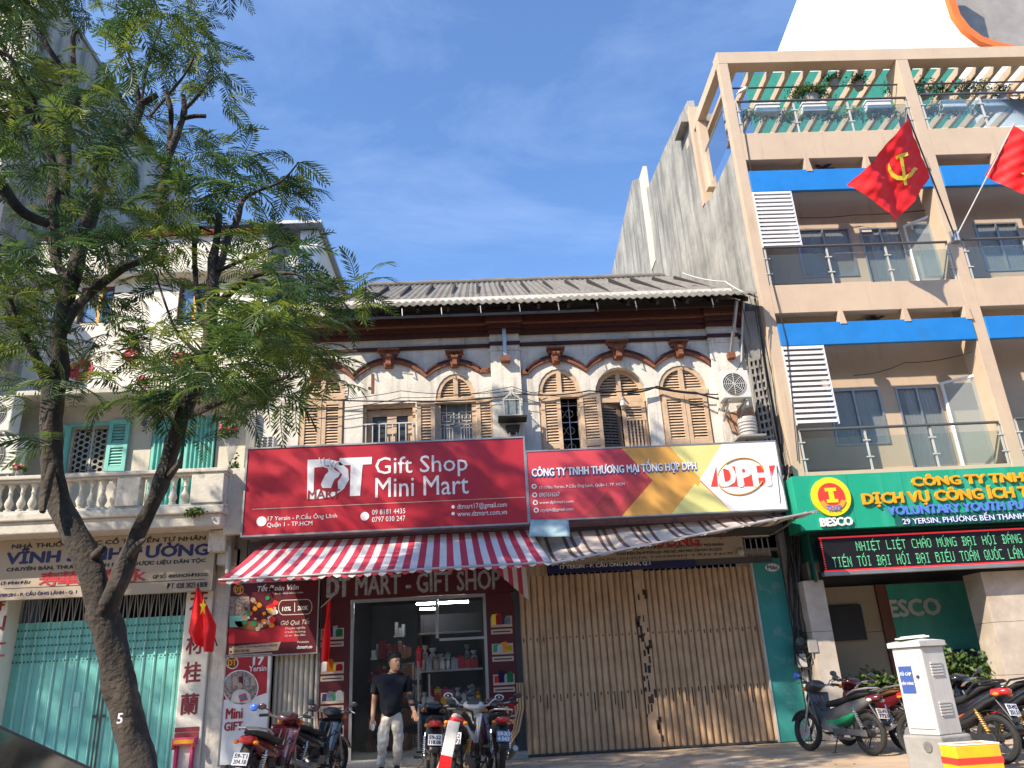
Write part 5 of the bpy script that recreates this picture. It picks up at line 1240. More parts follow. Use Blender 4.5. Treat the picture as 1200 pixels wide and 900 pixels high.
c = at(1206, 205, FY-1.12); m = MB(); m.prism([(c.x+(.16 if k % 2 == 0 else .065)*sin(k*pi/5), c.z+(.16 if k % 2 == 0 else .065)*cos(k*pi/5)) for k in range(10)], c.y-.004, c.y); m.build('star', 'yellow', f_)
m = MB(); c = at(1119, 277, FY-.04); m.box(c.x-.09, c.x+.09, FY-.05, FY-.001, c.z-.14, c.z+.12); m.lathe([(.03, -.12), (.03, .12)], (c.x-.03, FY-.07, c.z), 8); m.lathe([(.03, -.12), (.03, .12)], (c.x+.04, FY-.07, c.z), 8); tag(m.build('flag_bracket', 'steel'), 'metal flag pole bracket clamped on the second tan column', 'bracket')

# ================================================================== green company sign and LED board
GY = -.95
gx0, gx1 = X_(933, 590, GY), REND
gz1, gz0 = Z_(1060, 552.5, GY), Z_(1060, 616, GY)
GS = thing('green_company_sign', 'wide green sign board with raised yellow and blue lettering and a round emblem', 'sign', ((gx0+gx1)/2, GY, gz0))
npan = 9
for k in range(npan):
    a = gx0+(gx1-gx0)*k/npan; b = gx0+(gx1-gx0)*(k+1)/npan; m = MB(); m.box(a+.003, b-.003, GY, GY+.12, gz0, gz1); m.build('panel', 'green_sign', GS)
m = MB(); m.box(gx0, gx1, GY+.12, FY-.002, gz1-.06, gz1); m.box(gx0, gx0+.03, GY+.121, FY-.002, gz0, gz1-.06); m.build('return', 'green_sign', GS)
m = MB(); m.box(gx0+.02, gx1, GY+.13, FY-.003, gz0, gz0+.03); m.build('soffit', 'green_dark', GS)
for k, s, x0, y0, x1, y1, mt, e in ((0, 'CÔNG TY TNHH', 1070, 555, 1211, 570, 'gold', .04), (1, 'DỊCH VỤ CÔNG ÍCH THANH NIÊN', 1008, 571, 1300, 592, 'gold', .04), (2, 'VOLUNTARY YOUTH PUBLIC SERVICE', 1034, 590.5, 1272, 602.5, 'blue_letter', .03), (3, '29 YERSIN, PHƯỜNG BẾN THÀNH, TP.HỒ CHÍ MINH', 1049, 602, 1262, 615, 'blue_letter', .02)):
    a = (X_(x0, 575, GY), X_(x1, 560, GY), Z_(1100, y1-1, GY), Z_(1100, y0+1, GY))
    text(s, a[0], a[1], a[2], a[3], GY-.01, mt, GS, bold=.035 if k < 3 else .015, ext=e)
    if k == 3: text(s, a[0]-.01, a[1]-.01, a[2]+.005, a[3]+.005, GY-.032, 'sign_white', GS, bold=0, ext=.002)
m = MB(); a = (X_(1046, 600, GY), gx1-.1, Z_(1100, 614.5, GY), Z_(1100, 602, GY)); m.box(a[0], a[1], GY-.008, GY-.001, a[2], a[3]); m.build('address_strip', 'green_dark', GS)
c = at(973, 582.5, GY); r = .34
for rr, mt, d in ((r, 'yellow', .05), (r*.70, 'tape_red', .055)):
    m = MB(); m.lathe([(rr, GY-d), (rr, GY-.001)], (c.x, 0, c.z), 36, 'Y'); m.build('emblem', mt, GS)
m = MB(); 
for a0, a1, b0, b1 in ((-.10, .10, .09, .15), (-.045, .045, -.05, .09), (-.10, .10, -.11, -.05)): m.box(c.x+a0, c.x+a1, GY-.062, GY-.0555, c.z+b0, c.z+b1)
m.build('emblem_letter', 'yellow', GS)
m = MB(); pts = [(c.x+.25*cos(t), c.z+.25*sin(t)) for t in [pi*1.12+pi*.76*k/12 for k in range(13)]]+[(c.x+.17*cos(t), c.z+.17*sin(t)) for t in [pi*1.88-pi*.76*k/12 for k in range(13)]]; m.prism(pts, GY-.066, GY-.0625); m.build('emblem_band', 'orange_bar', GS)
text('TNXP', c.x-.13, c.x+.13, c.z-.25, c.z-.16, GY-.068, 'blue_letter', GS, bold=.03)
a = rect(961, 607, 998, 616.5, GY); text('BESCO', a[0], a[1], a[2], a[3], GY-.01, 'sign_white', GS, bold=.05, ext=.03)
LY = -.80
lx0 = X_(963, 648, LY); lz1 = Z_(1100, 625, LY); lz0 = Z_(1100, 662, LY)
LB = thing('led_board', 'long black scrolling display board with green letters below the green sign', 'display board', ((lx0+gx1)/2, LY, lz0))
m = MB(); m.box(lx0, gx1, LY, LY+.2, lz0, lz1); m.build('casing', 'led_face', LB, bevel=.005)
m = MB(); t = .025
m.box(lx0-.01, gx1, LY-.012, LY+.01, lz1-.001, lz1+t); m.box(lx0-.01, gx1, LY-.012, LY+.01, lz0-t, lz0+.001); m.build('red_edge', 'led_red', LB)
m = MB(); m.box(lx0-.03, gx1, LY-.03, LY+.1, lz0-.09, lz0-t-.002); m.build('gutter', 'steel', LB)
m = MB(); z = lz0+.02
while z < lz1-.02: m.box(lx0+.01, lx0+.03, LY-.004, LY-.001, z, z+.02); z += .04
m.build('red_dots', 'led_red', LB)
FONT5 = {'A': '01110 10001 10001 11111 10001 10001 10001', 'B': '11110 10001 11110 10001 10001 10001 11110', 'C': '01111 10000 10000 10000 10000 10000 01111', 'D': '11110 10001 10001 10001 10001 10001 11110', 'E': '11111 10000 10000 11110 10000 10000 11111', 'G': '01111 10000 10000 10011 10001 10001 01111',
         'H': '10001 10001 10001 11111 10001 10001 10001', 'I': '01110 00100 00100 00100 00100 00100 01110', 'L': '10000 10000 10000 10000 10000 10000 11111', 'M': '10001 11011 10101 10101 10001 10001 10001', 'N': '10001 11001 10101 10101 10011 10001 10001', 'O': '01110 10001 10001 10001 10001 10001 01110',
         'Q': '01110 10001 10001 10001 10101 10010 01101', 'T': '11111 00100 00100 00100 00100 00100 00100', 'U': '10001 10001 10001 10001 10001 10001 01110', 'Đ': '11110 01001 01001 11101 01001 01001 11110', 'Y': '10001 10001 01010 00100 00100 00100 00100', ' ': '00000 '*7}
MARK = {'Ệ': ('E', 3), 'À': ('A', 1), 'Ừ': ('U', 1), 'Ạ': ('A', 2), 'Ộ': ('O', 3), 'Ả': ('A', 1), 'Ế': ('E', 1), 'Ớ': ('O', 1), 'Ể': ('E', 1), 'Á': ('A', 1), 'Ố': ('O', 1), 'Ầ': ('A', 1)}
def led(s, xa, xb, z0, z1):
    m = MB(); W = len(s)*6-1; px = (xb-xa)/W; pz = (z1-z0)/10; r = .36
    for i, ch in enumerate(s):
        mk = 0
        if ch in MARK: ch, mk = MARK[ch]
        rows = FONT5.get(ch, FONT5[' ']).split() or ['00000']*7
        for j, rw in enumerate(rows[:7]):
            for k, b in enumerate(rw):
                if b == '1': x = xa+(i*6+k+.5)*px; z = z1-(j+2+.5)*pz; m.box(x-px*r, x+px*r, LY-.006, LY-.001, z-pz*r, z+pz*r)
        if mk & 1:
            for k in (2, 3): x = xa+(i*6+k+.5)*px; z = z1-(.5+(3-k)*.9)*pz; m.box(x-px*r, x+px*r, LY-.006, LY-.001, z-pz*r, z+pz*r)
        if mk & 2: x = xa+(i*6+2.5)*px; z = z1-9.5*pz; m.box(x-px*r, x+px*r, LY-.006, LY-.001, z-pz*r, z+pz*r)
    m.build('lettering', 'led_green', LB)
h = lz1-lz0
led('NHIỆT LIỆT CHÀO MỪNG ĐẠI HỘI ĐẢNG'.replace('Ệ', 'Ệ'), X_(1003, 640, LY), X_(1197, 632, LY), lz0+h*.52, lz1-h*.05)
led('TIẾN TỚI ĐẠI HỘI ĐẠI BIỂU TOÀN QUỐC LẦN', X_(975, 655, LY), X_(1197, 645, LY), lz0+h*.03, lz0+h*.50)

# ================================================================== ground floor of the right building
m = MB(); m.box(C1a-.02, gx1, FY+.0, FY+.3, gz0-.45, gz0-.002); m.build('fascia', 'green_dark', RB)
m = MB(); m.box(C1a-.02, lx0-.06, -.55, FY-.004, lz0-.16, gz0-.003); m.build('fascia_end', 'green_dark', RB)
PTOP = lz0-.12
SY2 = -.50
sx0, sx1 = 5.44, 6
sx1 = X_(985, 790, SY2)
sx1 = (X_(961, 675, SY2)+X_(990, 800, SY2))/2
def stone_pier(x0, x1, Y0=SY2, lab='stone_pier', d=.55):
    m = MB(); n = 3; zs_ = [0]+[PTOP*k/n for k in range(1, n+1)]
    for k in range(n): m = MB(); m.box(x0, x1, Y0, Y0+d, zs_[k]+.003, zs_[k+1]-.003); m.build('stone_slab', 'stone', RB, bevel=.004)
    m = MB(); m.box(x0+.01, x1-.01, Y0+.01, Y0+d-.01, 0, PTOP); m.build('pier_core', 'sign_black', RB)
stone_pier(sx0, sx1)
bx0 = (X_(1152, 690, SY2)+X_(1190, 790, SY2))/2
bx0 = X_(1164, 730, SY2)
stone_pier(bx0, bx0+1.6)
IY = .95
# beige inner wall, brown frame, teal board
ex0 = sx1-.3; e1 = X_(1034, 735, IY)
m = MB(); 
for k in range(3): m.box(ex0, e1, IY, IY+.1, PTOP*k/3+.004+.9*0, PTOP*(k+1)/3-.004)
m.build('tile_wall', 'panel_beige', RB)
m = MB(); m.box(ex0, REND, IY+.11, IY+.15, 0, PTOP+.3); m.build('backing', 'sign_black', RB)
a = rect(969, 709, 1013, 751, IY-.05); m = MB(); m.box(a[0], a[1], IY-.06, IY-.01, a[2], a[3]); tag(m.build('wall_screen', 'led_face', bevel=.01), 'dark rectangular wall screen in the recess beside the stone pier', 'screen')
e2 = X_(1047, 735, IY); m = MB(); m.box(e1+.002, e2, IY-.05, IY+.08, 0, PTOP); m.build('brown_post', 'brown_frame', RB)
x4 = X_(1150, 700, IY); zt_ = Z_(1100, 682, IY)
m = MB()
for k in range(6): xx = e2+.004+(x4-e2)*k/6; m.box(xx, xx+(x4-e2)/6-.008, IY-.04, IY+.05, zt_+.004, PTOP)
m.build('brown_lintel', 'brown_frame', RB)
m = MB(); m.box(e2+.004, x4-.2, IY+.0, IY+.05, .5, zt_); tb = m.build('teal_board', 'interior_teal', RB)
a = rect(1040, 704, 1103, 719, IY-.01); a = rect(1041, 701, 1101, 721.5, IY-.01); text('ESCO', a[0], a[1], a[2]-.0, a[3]-.02, IY-.005, 'bike_white', tb, bold=.05, ext=.02)
m = MB()
for xx in (X_(1143, 725, IY-.3), X_(1156, 735, IY-.3)): m.bar((xx, IY-.35, 0), (xx, IY-.35, PTOP), .05)
m.build('door_frame', 'steel', RB)
m = MB(); m.box(e2, X_(1143, 725, IY-.3), IY-.34, IY-.33, .4, PTOP); m.build('shop_glass', 'glass_clear', RB)
# figure-like dark chair row in the lobby
m = MB(); a = rect(1120, 760, 1150, 800, IY-.1); m.box(a[0], a[1], IY-.15, IY-.02, 0, a[3]); m.box(a[0]-.9, a[0]-.02, IY-.15, IY-.02, 0, a[3]-.25); tag(m.build('lobby_seat', 'navy', bevel=.05), 'dark seat backs inside the lobby window of the right building', 'seat')
m = MB(); m.box(C1b, REND, FY+.3, BY, SB-.3, SB-.251); m.build('lobby_ceiling', 'concrete', RB)
# planter ledge and shrubs
PLY = .1
m = MB(); m.box(sx1+.02, bx0-.02, -.2, .35, 0, .42); tag(m.build('planter_wall', 'stone', bevel=.02), 'low stone planter wall along the lobby window behind the motorbikes', 'planter')
for i, (x, y, r, s, lab) in enumerate(((1000, 822, .28, 4, 'low shrub behind the old green and grey motorbike'), (1025, 812, .3, 5, 'shrub with small pale flowers behind the dark red motorbike'), (1045, 818, .28, 6, 'shrub just left of the white cabinet'), (1120, 790, .34, 7, 'tall leafy shrub just right of the white cabinet'), (1140, 800, .30, 8, 'dense shrub behind the black and orange motorbike'), (1165, 792, .30, 9, 'shrub in front of the right stone pier'), (1185, 800, .26, 10, 'shrub at the right edge before the stone pier'))):
    bush('shrub', lab, 'shrub', at(x, y, PLY-.1), r*1.1, 420, .085, 'leaf_bush', (1.1, .5, .9), s, flowers=0)

# ================================================================== white cabinet on concrete base
kx, ky = aZ = (0, 0)
def gnd(x, y, z=0.0):
    d = ray(x, y); t = (z-CAM.z)/d.z; return CAM+d*t
CBX = Vector((4.72, -4.35, 0))
pb = gnd(1090, 897); pt = None
print('cab', pb, proj(Vector((4.6, -4.4, 0))), proj(Vector((4.6, -4.4, 1.75))))
K = thing('utility_cabinet', 'white street utility cabinet with louvred side on a grey concrete base', 'cabinet', (0, 0, 0)); ORG[K.name] = Vector((0, 0, 0))
w1, d1, hb = .36, .33, .455; ht = 1.29
m = MB(); m.box(-w1/2-.05, w1/2+.05, -d1/2-.05, d1/2+.05, 0, hb); m.build('base', 'concrete', K, bevel=.02)
m = MB(); m.box(-w1/2, w1/2, -d1/2, d1/2, hb+.002, ht); bd = m.build('body', 'cabinet', K, bevel=.012)
m = MB(); m.box(-w1/2+.03, w1/2-.03, -d1/2-.012, -d1/2-.001, hb+.06, ht-.05); dr = m.build('door', 'cabinet', K, bevel=.006)
m = MB(); m.box(-w1/2-.025, w1/2+.025, -d1/2-.03, d1/2+.025, ht+.002, ht+.055); m.add([(-w1/2-.025, -d1/2-.03, ht+.056), (w1/2+.025, -d1/2-.03, ht+.056), (w1/2+.025, d1/2+.025, ht+.056), (-w1/2-.025, d1/2+.025, ht+.056), (-w1/4, 0, ht+.085), (w1/4, 0, ht+.085)], [(0, 1, 5, 4), (1, 2, 5), (2, 3, 4, 5), (3, 0, 4)]); m.build('roof', 'cabinet', K, bevel=.006)
m = MB()
for zc_ in (hb+.24, ht-.22):
    for k in range(5): m.box(w1/2+.0005, w1/2+.012, -.08, .08, zc_+k*.028-.06, zc_+k*.028-.045)
m.build('vent', 'cabinet', K)
m = MB(); m.box(-.13, .03, -d1/2-.018, -d1/2-.0125, ht-.44, ht-.18); st = m.build('sticker', 'blue_sticker', K)
o = text('TỦ CÁP', -.12, .02, ht-.27, ht-.23, -d1/2-.019, 'sign_white', K, bold=.02); o = text('VIỄN THÔNG', -.125, .025, ht-.36, ht-.32, -d1/2-.019, 'sign_white', K); 
m = MB(); m.lathe([(.05, 0), (.05, .012)], (w1/2-.12, -d1/2-.062, hb-.10), 14, 'Y'); m.build('bolt', 'alloy', K)
m = MB(); m.lathe([(.012, -d1/2-.03), (.018, -d1/2-.012)], (w1/2-.09, 0, hb+.55), 10, 'Y'); m.build('lock', 'steel_dark', K)
kp = gnd(1110, 919); K.location = (kp.x, kp.y, 0); K.rotation_euler = (0, 0, radians(-68))
fl = MB(); fl.box(-.15, .15, -.10, .10, 0, .015); fl.box(-.10, .12, -.08, .08, .016, .026); o = fl.build('folded_card', 'foam', loc=(0, 0, 0)); o.location = (kp.x-.03, kp.y, ht+.09); o.rotation_euler = (.03, -.04, -.3); tag(o, 'flat scrap of white board lying on top of the utility cabinet', 'board')
# yellow polystyrene crate
cr = thing('polystyrene_crate', 'yellow polystyrene crate bound with red tape at the bottom right', 'crate', (0, 0, 0))
m = MB(); w2, d2, h2 = .44, .26, Z_(1143, 872, -6.35)-.01; t = .035
m.box(-w2/2, w2/2, -d2/2, d2/2, 0, .05)
for x0, x1, y0, y1 in ((-w2/2, w2/2, -d2/2, -d2/2+t), (-w2/2, w2/2, d2/2-t, d2/2), (-w2/2, -w2/2+t, -d2/2+t, d2/2-t), (w2/2-t, w2/2, -d2/2+t, d2/2-t)): m.box(x0, x1, y0, y1, .051, h2)
m.build('box', 'crate_yellow', cr, bevel=.012)
m = MB(); t2 = .003
m.prism([(-w2/2-t2, -d2/2-t2), (w2/2+t2, -d2/2-t2), (w2/2+t2, d2/2+t2), (-w2/2-t2, d2/2+t2)], h2*.60, h2*.74, [[(-w2/2-.0005, -d2/2-.0005), (w2/2+.0005, -d2/2-.0005), (w2/2+.0005, d2/2+.0005), (-w2/2-.0005, d2/2+.0005)]], axis='Z'); m.build('tape', 'tape_red', cr)
m = MB(); m.prism([(-w2/2-.001, -d2/2-.001), (w2/2+.001, -d2/2-.001), (w2/2+.001, d2/2+.001), (-w2/2-.001, d2/2+.001)], h2+.0, h2+.012, [[(-w2/2+t, -d2/2+t), (w2/2-t, -d2/2+t), (w2/2-t, d2/2-t), (-w2/2+t, d2/2-t)]], axis='Z'); m.build('rim', 'foam', cr)
q_ = at(1141, 874, -6.35); cr.location = (q_.x+.04, -6.2, 0); cr.rotation_euler = (0, 0, radians(2)); print('crate', q_) 
# ================================================================== pharmacy shophouse on the left
LBD = thing('pharmacy_shophouse', 'cream pharmacy shophouse with a plaster balustrade balcony and red flowers painted on its upper wall', 'building', (-7, 0, 0))
QX0, QX1 = -9.1, XL-.03
GYL = .25
gxl, gxr = X_(22, 760, GYL), X_(222, 760, GYL)
gxl = (X_(25, 705, GYL)+X_(3, 850, GYL))/2
gxr = (X_(228, 698, GYL)+X_(214, 860, GYL))/2
m = MB(); m.box(QX0, gxl-.0, -.15, .35, 0, 3.25); m.build('pier', 'cream_light', LBD, bevel=.02)
pxr = X_(262, 760, -.15)
m = MB(); m.box(gxr, pxr-.25, -.15, .35, 0, 3.25); m.build('pier', 'cream_light', LBD, bevel=.02)
m = MB(); m.box(pxr-.245, QX1, -.10, .35, 0, 3.6); m.build('pier', 'wall_white', LBD)
m = MB(); m.box(QX0, QX1, .0, .4, 3.251, 4.1); m.build('lintel', 'cream', LBD)
# maroon vertical characters on the piers
pc = (gxr+pxr-.25)/2; Yc = -.152
for ch, y in (('芳', 703), ('材', 754), ('桂', 787), ('蘭', 824)):
    z = Z_(240, y, Yc); text(ch, pc-.15, pc+.13, z-.16, z+.16, Yc, 'maroon_letter', LBD, bold=.025, name='wall_character')
for ch, y in (('寿', 706), ('山', 728), ('仁', 760)):
    x = X_(2, y, Yc); z = Z_(2, y, Yc); text(ch, x-.22, x+.06, z-.15, z+.15, Yc, 'maroon_letter', LBD, bold=.025, name='wall_character')
for y in (854, 860.5): m = MB(); z = Z_(233, y, Yc); m.box(gxr+.02, pxr-.30, Yc-.01, Yc+.001, z-.035, z+.035); m.build('painted_band', 'maroon_letter', LBD)
# small altar frame at the pier foot
sh = thing('door_shrine', 'small pink and gold shrine frame at the foot of the pharmacy pier', 'shrine', (pc, -.2, 0))
z1 = Z_(230, 873, -.2); m = MB(); m.box(pc-.16, pc-.11, -.24, -.153, 0, z1); m.box(pc+.09, pc+.14, -.24, -.153, 0, z1); m.box(pc-.2, pc+.18, -.26, -.153, z1+.001, z1+.12); m.build('frame', 'flower_pink', sh, bevel=.01)
m = MB(); m.box(pc-.108, pc+.088, -.17, -.153, 0, z1); m.build('back_panel', 'cream_light', sh); m = MB(); m.box(pc-.17, pc+.15, -.27, -.261, z1+.03, z1+.09); m.build('plaque', 'gold', sh)
for s in (-.17, .15): m = MB(); m.ball((pc+s, -.27, z1-.02), .035, 8, 6); m.build('lantern', 'tail_red', sh)
# teal folding gate
GT = thing('teal_folding_gate', 'turquoise folding steel gate of the pharmacy with pierced top band', 'gate', ((gxl+gxr)/2, GYL, 0))
ztt = (Z_(40, 730, GYL)+Z_(200, 722, GYL))/2; zth = 3.25
n = 16; w_ = (gxr-gxl)/n; k0 = k1 = None
for i in range(n):
    x = gxl+i*w_
    if k0 is None:
        m = MB(); a = w_*.68; m.box(x+.004, x+a, GYL, GYL+.02, .03, ztt); k0 = m.build('slat', 'teal_gate', GT); m = MB(); m.add([(x+a, GYL+.01, .03), (x+a+.02, GYL-.03, .03), (x+w_-.02, GYL-.03, .03), (x+w_, GYL+.01, .03), (x+a, GYL+.01, ztt), (x+a+.02, GYL-.03, ztt), (x+w_-.02, GYL-.03, ztt), (x+w_, GYL+.01, ztt)], [(0, 1, 5, 4), (1, 2, 6, 5), (2, 3, 7, 6)]); k1 = m.build('ridge', 'teal_light', GT)
    else: inst(k0, (i*w_, 0, 0), GT); inst(k1, (i*w_, 0, 0), GT)
m = MB()
for r_, z in enumerate([ztt-.13-.13*k for k in range(5)]):
    for i in range(n*3):
        x = gxl+w_*(i+.5*(r_ % 2))/3+.03; s_ = .014
        if x < gxr-.03: m.box(x-s_, x+s_, GYL-.034, GYL-.0305, z-s_, z+s_)
m.build('perforation', 'green_dark', GT)
m = MB()
for i in range(n*2+1): x = gxl+(gxr-gxl)*i/(n*2); m.box(x-.008, x+.008, GYL, GYL+.01, ztt, zth)
for i in range(n): x = gxl+(gxr-gxl)*(i+.5)/n; m.bar((x, GYL-.01, zth), (x-w_*.45, GYL-.01, ztt+.0), .014); m.bar((x, GYL-.014, zth), (x+w_*.45, GYL-.014, ztt+.0), .014)
m.build('lattice', 'steel', GT)
xm = X_(116, 850, GYL); m = MB(); 
for dx in (-.03, .03): m.box(xm+dx-.012, xm+dx+.012, GYL-.05, GYL-.031, .1, 1.5)
m.box(xm-.10, xm-.04, GYL-.05, GYL-.03, .95, 1.0); m.box(xm+.04, xm+.10, GYL-.05, GYL-.03, .95, 1.0); m.build('bolt', 'steel_dark', GT)
m = MB(); m.box(X_(87, 815, GYL), X_(94, 815, GYL), GYL-.01, GYL-.001, Z_(90, 828, GYL), Z_(90, 811, GYL)); m.build('letter_slot', 'teal_light', GT)
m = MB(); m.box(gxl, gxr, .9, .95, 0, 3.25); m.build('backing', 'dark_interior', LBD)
# pharmacy fascia sign
PYs = -.45
a = (X_(2, 670, PYs)-1.0, X_(251, 655, PYs), (Z_(10, 706, PYs)+Z_(250, 689, PYs))/2, (Z_(30, 632, PYs)+Z_(240, 624, PYs))/2)
PS = thing('pharmacy_sign', 'long beige pharmacy sign with navy lettering above the turquoise gate', 'sign', (-6.5, PYs, a[2]))
m = MB(); m.box(a[0], a[1], PYs, PYs+.12, a[2], a[3]); m.build('panel', 'sign_cream', PS); H_ = a[3]-a[2]
Z = lambda t: a[2]+H_*t
tx = lambda s, x0, y0, x1, y1, t0, t1, mt, b: text(s, X_(x0, y0, PYs), X_(x1, y1, PYs), Z(t0), Z(t1), PYs-.002, mt, PS, bold=b)
tx('NHÀ THUỐC Y HỌC CỔ TRUYỀN TƯ NHÂN', 14, 642, 241, 630, .84, .97, 'black_letter', .02)
tx('VĨNH SANH ĐƯỜNG', 8, 655, 244, 645, .60, .85, 'navy', .04)
tx('CHUYÊN BÁN, THUỐC THÀNH PHẨM DƯỢC LIỆU DÂN TỘC', 8, 668, 241, 658, .46, .57, 'black_letter', .03)
tx('LÝ: ĐÌNH ĐẬU', 1, 685, 35, 683, .245, .32, 'navy', .02); tx('GP SỐ. 4005/HCM-ĐKKDD', 179, 677, 244, 673, .24, .33, 'black_letter', .02)
tx('ĐT. 028 3825 1808', 196, 686, 243, 683, .06, .15, 'black_letter', .02); tx('25 YERSIN - P. CẦU ÔNG LÃNH - Q. 1', -8, 697, 90, 692, .05, .14, 'navy', .02)
for ch, x in (('寿', 58), ('華', 80), ('大', 104), ('藥', 132), ('永', 158)):
    x_ = X_(x, 680, PYs); text(ch, x_-.17, x_+.17, Z(.20), Z(.43), PYs-.002, 'red_letter', PS, bold=.02)
m = MB(); m.box(X_(5, 690, PYs), a[1]-.12, PYs-.003, PYs-.0005, Z(.185), Z(.195)); m.build('rule_line', 'black_letter', PS)
# balcony
BYL = -.95
bx1 = X_(267, 545, BYL); zr1 = (Z_(60, 556, BYL)+Z_(250, 549, BYL))/2; zr0 = (Z_(60, 601, BYL)+Z_(250, 592, BYL))/2
m = MB(); m.box(QX0, bx1, BYL-.06, .0, zr0-.13, zr0); m.box(QX0, bx1-.05, BYL, .0, zr0-.34, zr0-.131); m.build('balcony_slab', 'balcony_plaster', LBD, bevel=.02)
m = MB(); m.box(QX0, bx1+.03, BYL-.05, BYL+.22, zr1-.07, zr1); m.box(QX0, bx1, BYL-.02, BYL+.19, zr1-.11, zr1-.071); m.build('balcony_rail', 'balcony_plaster', LBD, bevel=.015)
m = MB(); m.box(QX0, bx1, BYL+.0, BYL+.17, zr0+.001, zr0+.05); m.build('balcony_plinth', 'balcony_plaster', LBD, bevel=.01)
ym = 575
piers = [(137, 164), (224, 262), (-40, -12)]
for x0, x1 in piers: m = MB(); m.box(X_(x0, ym, BYL), X_(x1, ym, BYL), BYL-.03, BYL+.19, zr0+.051, zr1-.111); m.build('balcony_pier', 'balcony_plaster', LBD, bevel=.01)
zb0, zb1 = zr0+.051, zr1-.111; hh = zb1-zb0
prof_b = [(.065, 0), (.065, .06), (.035, .09), (.05, .16), (.072, .28), (.055, .40), (.03, .52), (.028, .62), (.042, .66), (.03, .70), (.034, .80), (.05, .88), (.06, .90), (.06, 1)]
bal = None
for x in [-5, 8, 22, 35, 49, 63, 76]+[91, 104, 117.5, 131]+[172, 200, 214]:
    X = X_(x, 585, BYL)
    if bal is None: m = MB(); m.lathe([(r, z*hh) for r, z in prof_b], (X, BYL+.085, zb0), 12); bal = m.build('baluster', 'balcony_plaster', LBD, smooth=True); Xb = X
    else: inst(bal, (X-Xb, 0, 0), LBD)
m = MB(); m.box(bx1-.17, bx1, BYL+.191, .3, zr0+.001, zr1-.071); m.build('balcony_side', 'balcony_plaster', LBD)
m = MB(); m.box(bx1-.35, bx1-.05, -.6, -.05, 3.5, zr0-.35); m.box(bx1-.25, bx1-.05, -.4, -.05, 3.3, 3.499); m.build('console', 'balcony_plaster', LBD, bevel=.02)
# first floor wall
UY = .45
zl = (Z_(80, 480, UY)+Z_(230, 468, UY))/2
aw = rect(81, 500, 127, 553, UY); ad = rect(177, 490, 253, 560, UY)
m = MB(); m.prism([(QX0, zr0-.3), (QX1, zr0-.3), (QX1, zl), (QX0, zl)], UY, UY+.2, [[(aw[0], aw[2]), (aw[1], aw[2]), (aw[1], aw[3]), (aw[0], aw[3])]]); m.build('wall', 'cream', LBD)
f = None
m = MB(); m.box(aw[0]-.06, aw[1]+.06, UY-.03, UY+.02, aw[3], aw[3]+.07); m.box(aw[0]-.06, aw[0], UY-.03, UY+.02, aw[2], aw[3]); m.box(aw[1], aw[1]+.06, UY-.03, UY+.02, aw[2], aw[3]); f = m.build('window', 'teal_wood', LBD)
m = MB(); m.box(aw[0]-.05, aw[1]+.05, UY+.25, UY+.26, aw[2]-.05, aw[3]+.05); m.build('pane', 'window_dark', f)
m = MB(); nx, nz_ = 7, 8; cw = (aw[1]-aw[0])/nx; chh = (aw[3]-aw[2])/nz_
for i in range(nx):
    for j in range(nz_):
        cx = aw[0]+cw*(i+.5); cz = aw[2]+chh*(j+(.5 if i % 2 else 1.0))
        if cz+chh*.5 < aw[3]+.02: m.tube([(cx+cw*.55*cos(t), UY+.1, cz+chh*.5*sin(t)) for t in [k*pi/3 for k in range(7)]], .008, 4, cap=False)
xm = (aw[0]+aw[1])/2; m.box(xm-.015, xm+.015, UY+.08, UY+.12, aw[2], aw[3]); m.build('grille', 'ac_white', f)
a = rect(127, 493, 151, 553, UY); m = leaf_mesh(a[1]-a[0], a[2], a[3], rail=.5); hinge(m, a[0], UY-.03, 0); m.build('shutter_leaf', 'teal_wood', f)
a = rect(74, 500, 80, 553, UY); m = leaf_mesh(.3, a[2], a[3]); hinge(m, a[1]-.02, UY-.03, pi+1.1); m.build('shutter_leaf', 'teal_wood', f)
# teal corrugated double door
df = thing('x', 'x', 'x'); bpy.data.objects.remove(df)
m = MB(); m.box(ad[0], ad[1], UY-.01, UY-.001, zr0, ad[3]); dd = m.build('door', 'green_dark', LBD)
for xa, xb in ((ad[0]+.02, (ad[0]+ad[1])/2-.03), ((ad[0]+ad[1])/2+.03, ad[1]-.02)):
    m = MB(); n = 7; w_ = (xb-xa)/n
    for i in range(n): x = xa+w_*i; m.add([(x, UY-.03, zr0+.02), (x+w_*.5, UY-.03, zr0+.02), (x+w_*.62, UY-.07, zr0+.02), (x+w_*.88, UY-.07, zr0+.02), (x+w_, UY-.03, zr0+.02), (x, UY-.03, ad[3]), (x+w_*.5, UY-.03, ad[3]), (x+w_*.62, UY-.07, ad[3]), (x+w_*.88, UY-.07, ad[3]), (x+w_, UY-.03, ad[3])], [(k, k+1, k+6, k+5) for k in range(4)])
    m.build('door_leaf', 'teal_wood', dd)
a = rect(165, 490, 174, 501, UY-.1); m = MB(); m.box(a[0], a[1], UY-.1, UY-.001, a[2], a[3]); lp = m.build('wall_lamp', 'ac_white', bevel=.01); tag(lp, 'small square wall lamp between the turquoise window and door', 'lamp')
m = MB(); m.box(a[0]+.03, a[1]-.03, UY-.112, UY-.101, a[2]+.03, a[3]-.03); m.build('lens', 'bike_grey', lp)
